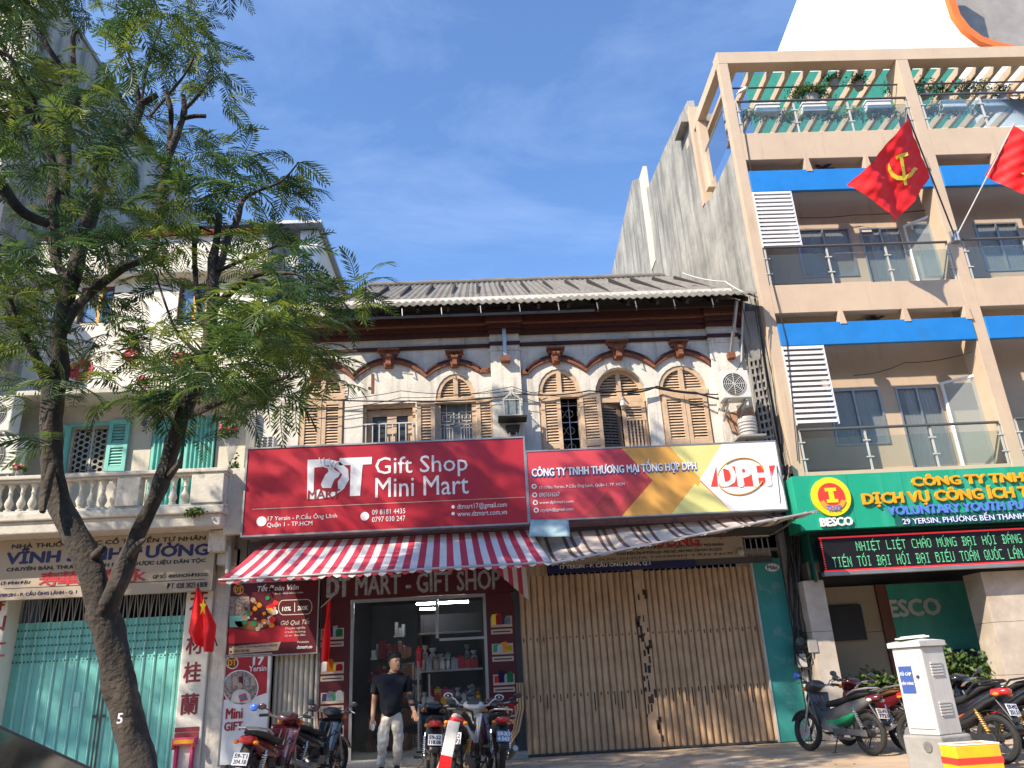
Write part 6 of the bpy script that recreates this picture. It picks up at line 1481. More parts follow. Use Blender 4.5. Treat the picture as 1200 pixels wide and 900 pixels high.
# ledge above first floor, upper wall with painted flowers
m = MB(); m.box(QX0, QX1, -.25, UY+.2, zl+.001, zl+.10); m.build('ledge', 'balcony_plaster', LBD, bevel=.01)
m = MB(); m.box(QX0, QX1, UY-.15, UY+.2, zl+.101, zl+.22); m.build('ledge', 'balcony_plaster', LBD)
n = 12
for i in range(n): X = X_(74, 473, .1)+(QX1-X_(74, 473, .1))*i/n; m = MB(); m.lathe([(.05, 0), (.06, .05), (.03, .10)], (X, -.1, zl+.101), 8); m.build('ledge_knob', 'balcony_plaster', LBD)
zp = Z_(160, 327, UY); zp1 = Z_(170, 281, UY)
wl = rect(92, 335, 132, 373, UY); wr = rect(207, 350, 240, 377, UY); wl = (wl[0], wl[1], wl[2]-.1, wl[3]); wr = (wr[0], wr[1], wr[2], wl[3])
m = MB(); m.prism([(QX0, zl+.22), (QX1, zl+.22), (QX1, zp), (QX0, zp)], UY+.02, UY+.2, [[(q[0], q[2]), (q[1], q[2]), (q[1], q[3]), (q[0], q[3])] for q in (wl, wr)]); m.build('upper_wall', 'cream_light', LBD)
for q in (wl, wr):
    m = MB(); m.prism([(q[0], q[2]), (q[1], q[2]), (q[1], q[3]), (q[0], q[3])], UY+.06, UY+.11, [[(q[0]+.05, q[2]+.05), (q[1]-.05, q[2]+.05), (q[1]-.05, q[3]-.05), (q[0]+.05, q[3]-.05)]]); f = m.build('window', 'brown_frame', LBD)
    m = MB(); m.box(q[0], q[1], UY+.12, UY+.13, q[2], q[3]); m.build('pane', 'window_blue', f); xm = q[0]+(q[1]-q[0])*.6
    m = MB(); m.box(xm-.035, xm+.035, UY+.03, UY+.058, q[2], q[3]); m.build('mullion', 'orange_bar', f)
def flower(x, y, s, par=LBD):
    c = at(x, y, UY+.018)
    for k in range(6):
        a_ = radians(30+60*k+random.uniform(-8, 8)); ux, uz = cos(a_), sin(a_); L_ = .20*s; w_ = .075*s
        pts = [(c.x+ux*L_*t-uz*w_*q, c.z+uz*L_*t+ux*w_*q) for t, q in ((.15, .25), (.5, .9), (.8, 1.1), (1, .5), (.93, 0), (1, -.5), (.8, -1.1), (.5, -.9), (.15, -.25))]
        m = MB(); m.prism(pts, UY+.008, UY+.018); m.build('painted_petal', 'red_letter', par)
    m = MB(); m.tube([(c.x, UY+.012, c.z-.05*s), (c.x-.02, UY+.012, c.z-.42*s)], .009*s, 4); m.build('painted_stem', 'red_letter', par)
for x, y, s in ((95, 434, 1.25), (155, 416, .9), (212, 422, 1.0), (167, 447, .6)): flower(x, y, s)
m = MB(); m.box(QX0, QX1+.05, UY-.22, UY+.3, zp+.001, zp+.12); m.build('ledge', 'balcony_plaster', LBD, bevel=.02)
m = MB(); m.box(QX0, QX1, UY-.1, UY+.1, zp+.141, zp1); m.build('parapet', 'cream_light', LBD)
m = MB(); a = rect(122, 285, 148, 312, UY-.35); m.box(a[0], a[1], UY-.35, UY-.15, zp+.15, a[3]); m.build('parapet_panel', 'concrete', LBD)
n = 26
t0 = None
for i in range(n):
    X = QX0+(QX1-QX0)*i/n; w_ = (QX1-QX0)/n
    if t0 is None: m = MB(); m.grid(lambda u, v: Vector((X+w_*u, UY-.25+.55*v, zp1+.02+.10*v+.03*sin(pi*u))), 6, 1); t0 = m.build('roof_tile', 'tile_red', LBD, smooth=60, solid=.02); X0_ = X
    else: inst(t0, (X-X0_, 0, 0), LBD)
m = MB(); m.box(QX1-.18, QX1, UY+.21, 4.75, 0, zp1); m.build('party_wall', 'concrete', LBD)
# set-back top storey
TY = 4.85
zt_ = Z_(350, 268, TY); xr = QX1
m = MB(); m.box(QX0-.2, xr-.5, TY+.35, TY+.5, zp1-1, zt_-.25); m.build('rear_wall', 'concrete', LBD)
m = MB(); m.box(xr-.50, xr, TY, TY+.4, 0, zt_-.05); m.build('corner_column', 'white_paint', LBD, bevel=.02)
m = MB(); m.box(xr-1.6, xr-.501, TY+.1, TY+.34, zp1-1, zt_-.8); m.build('upper_panel', 'cream_light', LBD)
m = MB(); m.box(QX0-.2, xr+.15, TY-.35, TY+6, zt_-.04, zt_+.06); m.build('roof_slab', 'steel', LBD)
m = MB(); m.box(xr-.25, xr, TY+.401, 12, 0, zt_-.05); m.build('side_wall', 'cream_light', LBD)
# left edge: grey bay with air conditioners
m = MB(); m.box(QX0-3, QX0-.002, -.6, 6, 0, 9.5); tag(m.build('neighbour_wall', 'concrete_wall'), 'grey rendered wall at the far left edge behind the air conditioners', 'wall')
a1_ = ac_unit(-26, 464, 14, 505, -.55, 'upper air conditioner unit at the far left edge above the pharmacy balcony')
a2_ = ac_unit(-40, 512, 19, 556, -.62, 'lower large air conditioner unit at the far left edge above the pharmacy balcony')
bush('potted_plant', 'small plant with a pink bloom on the balcony rail beside the lower air conditioner', 'plant', at(23, 552, -.7), .12, 90, .06, 'leaf', (1, 1, .9), 71, .07, flowers=3)
bush('wall_plant', 'weeds growing from the slab edge of the pharmacy balcony', 'plant', at(228, 603, BYL-.1), .14, 140, .06, 'leaf_bush', (1.3, .4, .5), 72)
bush('wall_plant', 'weeds hanging in the dark gap left of the gift shop sign', 'plant', at(274, 560, -.5), .22, 200, .06, 'leaf_bush', (.5, .5, 1.6), 73)
bush('potted_plant', 'spiky pink plant in front of the turquoise balcony door', 'plant', at(268, 510, BYL+.4), .25, 240, .07, 'leaf', (.7, .6, 1.2), 74, flowers=6)
m = MB()
for k in range(9): a_ = at(268, 548, BYL+.5); m.tube([a_, a_+Vector((-.05+.02*k, 0, .35)), a_+Vector((-.22+.06*k, 0, .75))], .007, 4)
tag(m.build('wire_fan', 'pvc'), 'fan of thin pale rods spreading above the pharmacy balcony corner', 'rods')
# downpipe in the gap
m = MB(); m.tube([at(268, 640, -.4), at(267, 672, -.4)], .05, 10); tag(m.build('downpipe', 'pvc', smooth=True), 'short grey pipe at the corner between pharmacy and gift shop awning', 'pipe')
m = MB(); m.box(QX1-.05, DX0-.1, -.10, -.03, 3.3, 6.2); tag(m.build('party_gap_wall', 'concrete'), 'dark stained strip of wall between the pharmacy and the gift shop sign', 'wall')
# limp national flag on the pier
FL = thing('national_flag', 'limp red flag with a yellow star on a short pole at the pharmacy pier', 'flag', tuple(at(253, 755, -.2)))
m = MB()
def fnf(u, v):
    xs0 = 231-2*u; l = 230-13*min(1, v*1.25)+ (6*(v-.8)/.2 if v > .8 else 0); r = 233+18*min(1, v*1.7)-(5*(v-.6)/.4 if v > .6 else 0)
    y = 688+76*v-(18*(1-u)*v if u < .5 else 0)*.6; x = l+(r-l)*u+3*v; p = at(x, y, -.62-.10*v); p.y += .05*sin(u*13+v*2)*(.2+v); return p
m.grid(fnf, 26, 30); m.build('flag_cloth', 'flag_red', FL, smooth=180, fixn=False)
m = MB(); m.tube([at(254.5, 757, -.16), at(231, 684, -.66)], .012, 6); m.build('pole', 'steel_dark', FL)
c = at(238, 711, -.80); m = MB(); m.prism([(c.x+(.075 if k % 2 == 0 else .03)*sin(k*pi/5)*.85, c.z+(.16 if k % 2 == 0 else .06)*cos(k*pi/5)) for k in range(10)], c.y-.003, c.y); m.build('star', 'yellow', FL)
# tall grey building behind
TB = thing('tall_grey_building', 'tall grey concrete building rising behind the tree at top left', 'building', (-12, .2, 0))
tz = atX(67, 0, -10).z; 
def XYl(x, y): p = atX(x, y, -10); return (p.y, p.z)
m = MB(); m.prism([(.3, 0), (.3, tz+2.5), (1, tz+.05), (20, tz+.05), (20, 0)][0:1]+[(.3, tz), (22, tz), (22, 0)], -10.3, -10, axis='X'); m.build('side_wall', 'concrete_wall', TB)
m = MB(); m.box(-10.35, -9.95, .2, 22, tz+.002, tz+.12); m.build('parapet_cap', 'concrete', TB)
m = MB(); m.box(-10.75, -10.0, -.05, .299, 0, tz+1.5); m.build('corner_pilaster', 'cream', TB, bevel=.02)
m = MB(); m.box(-18, -10.751, .6, .9, 0, tz+1.5); m.build('front_wall', 'concrete_wall', TB)
z = Z_(0, 125, .3); m = MB(); m.box(-18, -10.76, -.1, .59, z-.25, z+.12); m.build('orange_band', 'orange_bar', TB)
for z in (8, 11.5, 14.7): m = MB(); m.box(-10.8, -10.75, 0, .1, z, z+.1) if False else m.box(-9.998, -9.98, 3, 4, z, z+1.1); f = m.build('window', 'window_blue', TB)
# ================================================================== street trees
TYY = -8.6
def frond_mesh(seed):
    r = random.Random(seed); m = MB(); L_ = .33; n = 12
    prev = None
    for k in range(n+1):
        t = k/n; p = Vector((L_*t, 0, .05*sin(t*2.2)-.14*t*t))
        if prev is not None: m.bar(prev, p, .006)
        prev = p
        if k == 0: continue
        l = (.105*sin(pi*(.18+.72*t))+.022)*r.uniform(.85, 1.1)
        for s in (1, -1):
            a = radians(62-26*t+r.uniform(-7, 7)); d = Vector((cos(a), s*sin(a), -.10)).normalized(); w_ = .0085; side = Vector((-sin(a)*s, cos(a), 0))*w_ if s > 0 else Vector((sin(a), cos(a), 0))*w_
            a1 = p+d*l*.5+Vector((0, 0, -.004)); a2 = p+d*l+Vector((0, 0, -.18*l))
            m.add([p, a1+side, a1-side, a2], [(0, 1, 3, 2)])
    return m
def tree(name, label, branches, clusters, Yb, loc, nparts=300, mats_=('leaf', 'leaf_dark'), dens=.0115, seed=1, fscale=1.0, scale_px=True):
    rnd = random.Random(seed); T_ = thing(name, label, 'tree', loc)
    rsc = (lambda q: max(3.0, (q-CAM).dot(fw))/FOC) if scale_px else (lambda q: 1/118.0)
    for i, (pts, nm) in enumerate(branches):
        P = []; R = []
        ctrl = [(p[0] if isinstance(p[0], Vector) else at(p[0], p[1], Yb+p[3]), p[2]) for p in pts]
        for j in range(len(ctrl)-1):
            (a, ra), (b, rb) = ctrl[j], ctrl[j+1]; p0 = ctrl[max(j-1, 0)][0]; p3 = ctrl[min(j+2, len(ctrl)-1)][0]
            for k in range(5):
                t = k/5; q = .5*((2*a)+(b-p0)*t+(2*p0-5*a+4*b-p3)*t*t+(3*a-p0-3*b+p3)*t**3); P.append(q); R.append((ra+(rb-ra)*t)*rsc(q)*.84)
        P.append(ctrl[-1][0]); R.append(ctrl[-1][1]*rsc(ctrl[-1][0])*.84)
        nn = 14 if R[0] > .08 else 7; m = MB(); m.tube(P, R, nn)
        kk = rnd.uniform(0, 9); nv = len(m.v)
        for vi in range(nv):
            c = P[min(vi//nn, len(P)-1)]; d = m.v[vi]-c; z = m.v[vi].z; ang = (vi % nn)/nn*2*pi
            m.v[vi] = c+d*(1+.10*sin(z*9+ang*3+kk)+.07*sin(z*23+ang*5)+.05*sin(ang*7+z*4))
        if i == 0:
            for _ in range(10):
                q = rnd.choice(P[4:]); 
        m.build(nm, 'bark', T_, smooth=70)
    # fronds
    variants = [frond_mesh(s) for s in range(6)]
    items = []
    for c in clusters:
        if isinstance(c[0], Vector): C0, rad, n = c[0], c[1], c[2]
        else:
            dy = c[3] if len(c) > 3 else rnd.uniform(-1.0, 1.1); C0 = at(c[0], c[1], Yb+dy); rad = c[2]*(C0-CAM).dot(fw)/FOC; n = int(c[2]**2*dens)+2
        for k in range(n):
            d = Vector((rnd.gauss(0, 1), rnd.gauss(0, 1), rnd.gauss(0, .75))).normalized()
            p = C0+d*rad*rnd.uniform(.05, .8); out = Vector((d.x, d.y, d.z*.4+rnd.uniform(-.25, .25))).normalized()
            items.append((p, out, rnd.uniform(.75, 1.25)*fscale, rnd.randrange(6), rnd.uniform(-.6, .6)))
    items.sort(key=lambda q: (q[0]-CAM).length)
    def mtx(it):
        p, x, s, v, tw = it; z = Vector((0, 0, 1)); y = z.cross(x)
        if y.length < .05: y = Vector((0, 1, 0))
        y.normalize(); z = x.cross(y).normalized(); R = Matrix((x, y, z)).transposed() @ Matrix.Rotation(tw, 3, 'X')
        return Matrix.Translation(p) @ (R*s).to_4x4()
    inv = [k for k, it in enumerate(items) if -20 < proj(it[0])[0] < 1220 and -20 < proj(it[0])[1] < 920 and (it[0]-CAM).dot(fw) > 0]
    chosen = set(inv[:nparts]); meshes = {}
    for k in inv[:nparts]:
        it = items[k]; key = (it[3], k % 2)
        if key not in meshes:
            me = bpy.data.meshes.new('leaf_frond'); vm = variants[it[3]]; me.from_pydata(vm.v, [], vm.f); me.materials.append(MATS[mats_[k % 2]]); meshes[key] = me
        o = bpy.data.objects.new('leaf_frond', meshes[key]); COL.objects.link(o); o.parent = T_; o.matrix_local = Matrix.Translation(-Vector(loc)) @ mtx(it)
    for q in (0, 1):
        m = MB()
        for k, it in enumerate(items):
            if k in chosen or k % 2 != q: continue
            M_ = mtx(it); vm = variants[it[3]]; off = len(m.v); m.v += [M_ @ v for v in vm.v]; m.f += [tuple(i+off for i in f) for f in vm.f]
        if m.v: m.build('crown', mats_[q], T_, kind='stuff', fixn=False)
    return T_
BR = [
 ([(193, 1080, 26, -.1), (184, 990, 25, -.1), (168, 930, 23.5, -.1), (156, 870, 22, 0), (143, 810, 20.5, 0), (130, 755, 20, 0), (118, 712, 21, 0)], 'trunk'),
 ([(119, 722, 17, 0), (108, 672, 17.5, 0), (88, 628, 17, .05), (68, 585, 15.5, .1), (61, 545, 13.5, .1), (60, 500, 14, .1), (64, 455, 15, .1), (70, 425, 11.5, .1), (68, 395, 10.5, .1), (80, 345, 10, .1), (92, 300, 10, .15), (104, 258, 9.5, .2), (118, 215, 8, .3), (122, 180, 7.5, .3), (138, 165, 6.5, .3), (156, 148, 6, .35), (165, 124, 5.5, .4)], 'limb'),
 ([(120, 722, 12, -.05), (138, 684, 13, -.1), (152, 650, 12, -.1), (166, 615, 11.5, -.15), (182, 582, 11, -.2), (196, 545, 11.5, -.2), (206, 512, 11.5, -.25), (215, 484, 11, -.3), (230, 450, 8.5, -.3), (242, 415, 8.5, -.35), (247, 380, 9, -.35), (250, 340, 8.5, -.4), (250, 305, 7, -.4), (254, 280, 5.5, -.4), (257, 250, 4.5, -.5)], 'limb'),
 ([(62, 455, 9, .1), (52, 440, 7, .05), (38, 412, 5.5, -.1), (24, 385, 4.5, -.3), (12, 350, 3, -.4)], 'branch'),
 ([(74, 388, 8, .1), (88, 362, 7, .1), (105, 345, 6.5, .1), (122, 330, 6, .1), (148, 312, 5.5, .1), (176, 300, 5, .1), (183, 270, 5.5, .1), (190, 230, 6, .1), (196, 190, 6, .1), (208, 155, 5, .1), (216, 130, 4.5, .1), (215, 112, 3, .1)], 'branch'),
 ([(196, 192, 4.5, .1), (200, 150, 3.8, .1), (200, 128, 3.4, 0), (194, 108, 3, 0)], 'branch'),
 ([(217, 138, 4, .1), (229, 136, 3.6, .1), (241, 136, 3.4, .1)], 'branch'),
 ([(217, 128, 3, .1), (232, 112, 2.2, .1), (250, 90, 1.4, .1)], 'branch'),
 ([(176, 136, 2, .2), (200, 108, 2, .2), (218, 85, 1.7, .2), (230, 60, 1.2, .2)], 'twig'),
 ([(84, 330, 8, .1), (68, 310, 7, .2), (63, 280, 7, .3), (62, 245, 8, .3), (64, 215, 8, .3), (58, 180, 6.5, .3), (45, 148, 5.5, .2), (30, 125, 5, .1), (12, 104, 5, 0), (-15, 90, 5, 0)], 'branch'),
 ([(76, 225, 7, .3), (76, 190, 8, .35), (78, 165, 6, .35), (80, 140, 5, .35), (90, 115, 6, .35), (84, 100, 5, .35), (74, 82, 4, .3), (58, 58, 3.6, .2), (45, 36, 3.2, .2)], 'branch'),
 ([(86, 102, 4, .35), (86, 75, 3.8, .35), (85, 45, 3.4, .35), (92, 36, 2, .35)], 'branch'),
 ([(90, 108, 4, .35), (108, 106, 3.4, .35), (120, 100, 3.2, .35), (126, 93, 3.4, .35)], 'branch'),
 ([(164, 122, 5, .4), (176, 116, 4.5, .4), (184, 111, 4.2, .4)], 'branch'),
 ([(164, 124, 4.5, .4), (160, 105, 4, .4), (155, 90, 3.6, .4), (147, 80, 3.2, .4)], 'branch'),
 ([(160, 92, 2, .4), (150, 60, 1.8, .4), (140, 30, 1.5, .4), (136, 5, 1.2, .4)], 'twig'),
 ([(166, 118, 2, .4), (172, 80, 1.7, .4), (180, 52, 1.5, .4), (190, 25, 1.1, .4)], 'twig'),
 ([(-20, 60, 4, -.3), (10, 65, 3.4, -.3), (22, 90, 3.4, -.2), (40, 118, 3.2, 0), (48, 150, 3.5, .1)], 'branch'),
 ([(-25, 175, 8, -.2), (-5, 205, 7, -.2), (8, 228, 7.5, -.1), (28, 250, 7, 0), (55, 262, 6, .2)], 'branch'),
 ([(120, 215, 3.5, .3), (98, 178, 2, .2), (85, 165, 1.5, .2)], 'twig'),
 ([(44, 92, 2, .1), (70, 100, 1.8, .1), (92, 103, 1.6, .1)], 'twig'),
 ([(250, 362, 6, -.4), (262, 350, 5.5, -.4), (276, 337, 5.2, -.45), (298, 322, 4.5, -.5), (322, 320, 3.2, -.6), (350, 322, 2, -.7), (385, 338, 1.5, -.8), (412, 345, 1.2, -.9)], 'branch'),
 ([(252, 325, 5.5, -.4), (260, 305, 5.2, -.4), (266, 282, 5.2, -.4), (278, 258, 5, -.4), (284, 236, 3.5, -.4), (300, 225, 2, -.4), (330, 212, 1.5, -.4), (350, 190, 1, -.4)], 'branch'),
 ([(254, 318, 3.5, -.4), (275, 309, 3, -.5), (300, 298, 2.6, -.6), (325, 288, 2, -.7)], 'branch'),
 ([(244, 392, 4, -.35), (233, 360, 3.5, -.3), (229, 320, 4, -.2), (228, 280, 3.6, -.2), (234, 267, 2.6, -.2), (248, 272, 1.5, -.2)], 'branch'),
 ([(212, 492, 5.5, -.3), (240, 480, 4.6, -.4), (268, 468, 4, -.5), (300, 456, 3, -.6), (340, 440, 2, -.8)], 'branch'),
 ([(240, 420, 3, -.3), (222, 405, 3, -.3), (205, 385, 2, -.3), (190, 345, 1.6, -.2), (182, 320, 1.2, -.2)], 'twig'),
 ([(62, 545, 6, 0), (52, 580, 7, -.1), (50, 600, 4, -.15)], 'knot'),
 ([(108, 655, 7, .0), (118, 645, 6, -.1), (122, 640, 3.5, -.1)], 'knot'),
 ([(150, 655, 6, -.1), (160, 640, 5, -.25), (170, 632, 2.5, -.25)], 'knot'),
 ([(196, 560, 6, -.2), (208, 545, 4, -.3), (214, 532, 2, -.3)], 'knot'),
]
CL = [(110,20,28),(150,12,30),(190,8,34),(222,26,30),(238,55,30),(200,55,30),(168,36,26),(150,65,20),(256,85,24),(232,88,24),(252,118,18),(205,82,26),(122,70,14),(128,112,20),(20,22,32),(8,70,26),(40,70,18),(15,160,24),(110,95,16),
 (100,130,24),(60,130,18),(40,185,24),(92,165,24),(140,140,24),(182,150,24),(150,185,26),(203,190,24),(228,180,32),(260,175,26),(284,188,16),(245,205,32),(272,215,26),(232,232,26),(257,238,18),
 (344,188,15),(334,208,20),(350,222,14),(320,214,16),(308,236,16),(338,242,13),(292,262,20),(20,240,34),(60,250,26),(110,270,34),(30,295,38),(18,345,38),(50,340,32),(50,395,34),(15,400,30),(28,450,22),
 (88,330,24),(112,352,28),(135,385,28),(150,290,22),(175,270,32),(204,280,28),(170,235,30),(210,235,26),(192,330,24),(160,345,20),(175,420,32),(205,440,34),(240,435,34),(150,455,22),(222,470,28),(180,472,22),
 (272,420,34),(302,405,40),(332,385,40),(352,408,30),(302,355,38),(332,330,36),(292,312,26),(362,352,30),(380,368,26),(404,360,18),(432,322,13),(418,338,16),(398,348,16),(342,300,28),(304,288,24),(372,418,26),(396,448,15),(350,448,24),(312,450,30),
 (282,478,24),(330,468,16),(250,495,16),(232,515,12),(130,470,12),(228,398,26),(262,385,24),(90,455,10),(45,475,12),(60,520,12),(15,310,24,-.9),(60,290,24,-.9),(300,390,30,-1.2),(330,350,30,-1.2),(250,440,26,-1.1),(350,380,24,.6),(320,420,26,.6),(320,290,22,-.9),
 (105,200,22),(130,235,20),(70,210,20),(25,200,20),(100,420,20),(70,445,14),(125,410,18),(200,400,20),(185,380,14),(120,300,26,.6),(60,360,26,.5),(150,400,26,.6),(220,350,22,.5),(270,450,26,.5),(100,240,22,.6)]
# the crown goes on above and to the left of the picture
for k, (x, y, r) in enumerate(((60, -50, 50), (140, -60, 55), (220, -50, 45), (-40, -20, 50), (-60, 90, 50), (-80, 200, 55), (-50, 300, 50), (100, -140, 60), (190, -140, 55), (20, -150, 60), (-90, -90, 60), (60, -240, 60), (150, -240, 55), (240, -130, 45), (-110, 380, 45), (-20, -260, 55), (270, -30, 26), (290, -90, 34), (-150, 20, 60), (-160, 150, 60))): CL.append((x, y, r))
TR1 = tree('street_tree', 'forked feathery leaved street tree with number 5 painted on its trunk', BR, CL, TYY, tuple(gnd(190, 1090)), 300, seed=11, dens=.0158, fscale=.80)
o = text('5', X_(138, 842, TYY-.19), X_(144, 842, TYY-.19), Z_(140, 848, TYY-.19), Z_(140, 836, TYY-.19), TYY-.192, 'sign_white', TR1, bold=.03, ext=.003, name='painted_number')
# neighbouring street trees, mostly outside the picture
def simple_tree(x, y, h, R, n, seed, label):
    rnd = random.Random(seed); b = Vector((x, y, 0)); tp = b+Vector((.4, 0, h*.45))
    br = [([(b, 24, 0, 0), (b+Vector((.1, 0, h*.2)), 20, 0, 0), (tp, 16, 0, 0)], 'trunk')]; cl = []
    for k in range(n):
        a = 2*pi*k/n+rnd.uniform(-.3, .3); q = R*rnd.uniform(.35, 1); e = b+Vector((q*cos(a), q*sin(a), h*rnd.uniform(.55, 1)))
        br.append(([(tp, 10, 0, 0), (tp.lerp(e, .5)+Vector((0, 0, .4)), 6, 0, 0), (e, 2, 0, 0)], 'branch')); cl.append((e, rnd.uniform(.6, 1.0), rnd.randint(20, 34))); cl.append((tp.lerp(e, .65)+Vector((0, 0, .3)), .7, 16))
    return tree('street_tree', label, br, cl, 0, tuple(b), 40, seed=seed, fscale=1.9, scale_px=False)
simple_tree(-6.4, -7.3, 14.2, 3.2, 20, 37, 'tall street tree just outside the left edge, its top above the picture')
simple_tree(-11.2, -7.3, 13.2, 3.2, 16, 31, 'second street tree almost wholly beyond the left edge of the picture')
simple_tree(-18.5, -7.0, 12.5, 3.4, 20, 33, 'third street tree farther along the pavement beyond the left edge')
# ================================================================== motorbikes
def ring(x, z, ry, rz, n=14, p=2.6, y0=0):
    out = []
    for k in range(n):
        a = 2*pi*k/n; c, s = cos(a), sin(a); out.append(Vector((x, y0+ry*abs(c)**(2/p)*(1 if c > 0 else -1), z+rz*abs(s)**(2/p)*(1 if s > 0 else -1))))
    return out
def bike(label, rear, head, main='maroon_paint', accent='plastic', plate='59-X3', plate2='123.45', platem='plate', lean=.08, seat='seat_vinyl', kind='scooter', lens='lens', mirror='steel_dark', steer=.25, shield='black_paint', top=None, group='motorbikes parked on the pavement', tail='tail_red', knob=None, rimm='rim', rack=True, stripe=None, scale=.94):
    B = thing('motorbike', label, 'motorbike', (0, 0, 0), group); sport = kind == 'sport'; old = kind == 'old'
    WR = .285; WB = .62
    def wheel(x):
        W_ = MB(); R = WR-.045; n = 24; vs = []
        for i in range(n):
            a = 2*pi*i/n
            for j in range(8): b = 2*pi*j/8; rr = R+.045*cos(b); vs.append(Vector((x+rr*cos(a), .042*sin(b), WR+rr*sin(a))))
        W_.add(vs, [(i*8+j, i*8+(j+1) % 8, ((i+1) % n)*8+(j+1) % 8, ((i+1) % n)*8+j) for i in range(n) for j in range(8)])
        wh = W_.build('wheel', 'tyre', B, smooth=True)
        m = MB(); R2 = R-.035
        m.tube([(x+R2*cos(2*pi*i/24), 0, WR+R2*sin(2*pi*i/24)) for i in range(25)], .018, 6, cap=False)
        ns = 5 if not old else 18
        for i in range(ns): a = 2*pi*i/ns+.3; m.bar((x+.04*cos(a), 0, WR+.04*sin(a)), (x+R2*cos(a), 0, WR+R2*sin(a)), .022 if not old else .005, .03 if not old else .005)
        m.lathe([(.05, -.05), (.06, 0), (.05, .05)], (x, 0, WR), 12, 'Y'); m.build('rim', rimm, wh, smooth=True); return wh
    wheel(WB); wheel(-WB)
    for s in (1, -1):
        m = MB(); m.tube([(WB, .075*s, WR), (WB-.10, .075*s, .55), (WB-.20, .07*s, .82)], .02, 8); m.build('fork', 'alloy', B, smooth=True)
    m = MB(); m.grid(lambda u, v: Vector((WB+(WR+.03)*cos(radians(25+150*u)), .055*(2*v-1)*(1.2-.4*abs(u-.5)), WR+(WR+.03-.02*(2*v-1)**2)*sin(radians(25+150*u)))), 14, 4); m.build('front_fender', main if not old else 'bike_grey', B, smooth=70, solid=.006, fixn=False)
    # handlebar, cowl, headlight
    hx, hz = WB-.26, .93
    C_ = MB(); C_.loft([ring(hx-.10, hz+.02, .10, .03), ring(hx-.04, hz+.03, .15, .055), ring(hx+.05, hz, .15, .08), ring(hx+.13, hz-.03, .10, .07), ring(hx+.16, hz-.04, .05, .04)]); C_.build('handlebar_cowl', top or main, B, smooth=60)
    m = MB(); m.loft([ring(hx-.105, hz+.055, .085, .012), ring(hx-.03, hz+.085, .085, .012)]); m.build('instrument_panel', 'steel_dark', B)
    m = MB(); m.ball((hx+.14, 0, hz-.03), .065, 12, 8, (.6, 1.3, .9)); m.build('headlight', lens, B, smooth=True)
    m = MB(); m.tube([(hx-.12, .35, hz+.04), (hx-.06, .27, hz+.05), (hx, .10, hz+.01), (hx, -.10, hz+.01), (hx-.06, -.27, hz+.05), (hx-.12, -.35, hz+.04)], .013, 8); hb = m.build('handlebar', 'steel', B, smooth=True)
    for s in (1, -1):
        m = MB(); m.tube([(hx-.08, .25*s, hz+.048), (hx-.125, .36*s, hz+.038)], .02, 8); m.build('grip', 'plastic', hb, smooth=True)
        m = MB(); m.tube([(hx-.02, .26*s, hz+.05), (hx+.03, .27*s, hz+.05)], .008, 6); m.tube([(hx+.03, .27*s, hz+.05), (hx, .38*s, hz+.02)], .008, 6); m.build('lever', 'alloy', hb)
        m = MB(); m.tube([(hx-.05, .22*s, hz+.05), (hx-.03, .27*s, hz+.10), (hx-.05, .33*s, hz+.13)], .008, 6); mi = m.build('mirror', mirror, B, smooth=True)
        m = MB(); m.ball((hx-.05, .37*s, hz+.145), .058, 12, 8, (.28, 1.15, .72)); m.build('mirror_head', mirror, mi, smooth=True)
        m = MB(); m.ball((hx-.060, .37*s, hz+.145), .048, 12, 8, (.12, 1.1, .66)); m.build('mirror_glass', 'window_dark', mi, smooth=True)
        m = MB(); m.ball((hx+.09, .15*s, hz-.04), .035, 8, 6, (.8, 1.3, .8)); m.build('indicator', 'amber', B, smooth=True)
    if not sport or True:
        # leg shield
        if not old or True:
            w0 = .20 if not sport else .12
            m = MB(); m.grid(lambda u, v: Vector((WB-.20-.10*v-.10*(2*u-1)**2, w0*(2*u-1)*(1-.35*v), .86-.48*v)), 12, 8); m.build('leg_shield', shield if not old else 'bike_grey', B, smooth=80, solid=.02, fixn=False)
            m = MB(); m.loft([ring(WB-.14, .84, .07, .05), ring(WB-.12, .74, .09, .07), ring(WB-.16, .60, .07, .08), ring(WB-.22, .50, .03, .04)]); m.build('front_panel', main, B, smooth=60)
    # main body
    hgt = .06 if sport else 0
    m = MB(); m.loft([ring(.26, .52+hgt, .05, .05), ring(.12, .50+hgt*.5, .085, .10), ring(-.08, .52, .11, .13), ring(-.32, .60, .125, .12), ring(-.58, .68+hgt, .11, .085), ring(-.78, .76+hgt*1.5, .07, .045), ring(-.86, .79+hgt*1.6, .03, .02)]); m.build('body', main, B, smooth=60)
    m = MB(); m.loft([ring(.20, .44, .06, .06), ring(0, .42, .10, .08), ring(-.25, .47, .12, .07), ring(-.45, .56, .10, .05)]); m.build('lower_fairing', accent, B, smooth=60)
    if sport:
        m = MB(); m.loft([ring(-.10, .42, .12, .02), ring(-.35, .55, .133, .05), ring(-.62, .70, .12, .04), ring(-.84, .80, .05, .02)]); m.build('side_stripe', accent, B, smooth=60)
        m = MB(); m.loft([ring(.16, .47, .092, .03), ring(0, .47, .118, .05), ring(-.16, .50, .128, .035), ring(-.30, .56, .130, .01)]); m.build('side_panel', stripe or accent, B, smooth=60)
    # seat
    m = MB(); m.loft([ring(.14, .655, .05, .02), ring(.06, .68, .10, .045), ring(-.12, .70, .125, .05), ring(-.30, .735, .135, .05), ring(-.38, .775, .13, .05), ring(-.58, .81+hgt, .115, .042), ring(-.74, .83+hgt*1.3, .07, .03)], ); m.build('seat', seat, B, smooth=60)
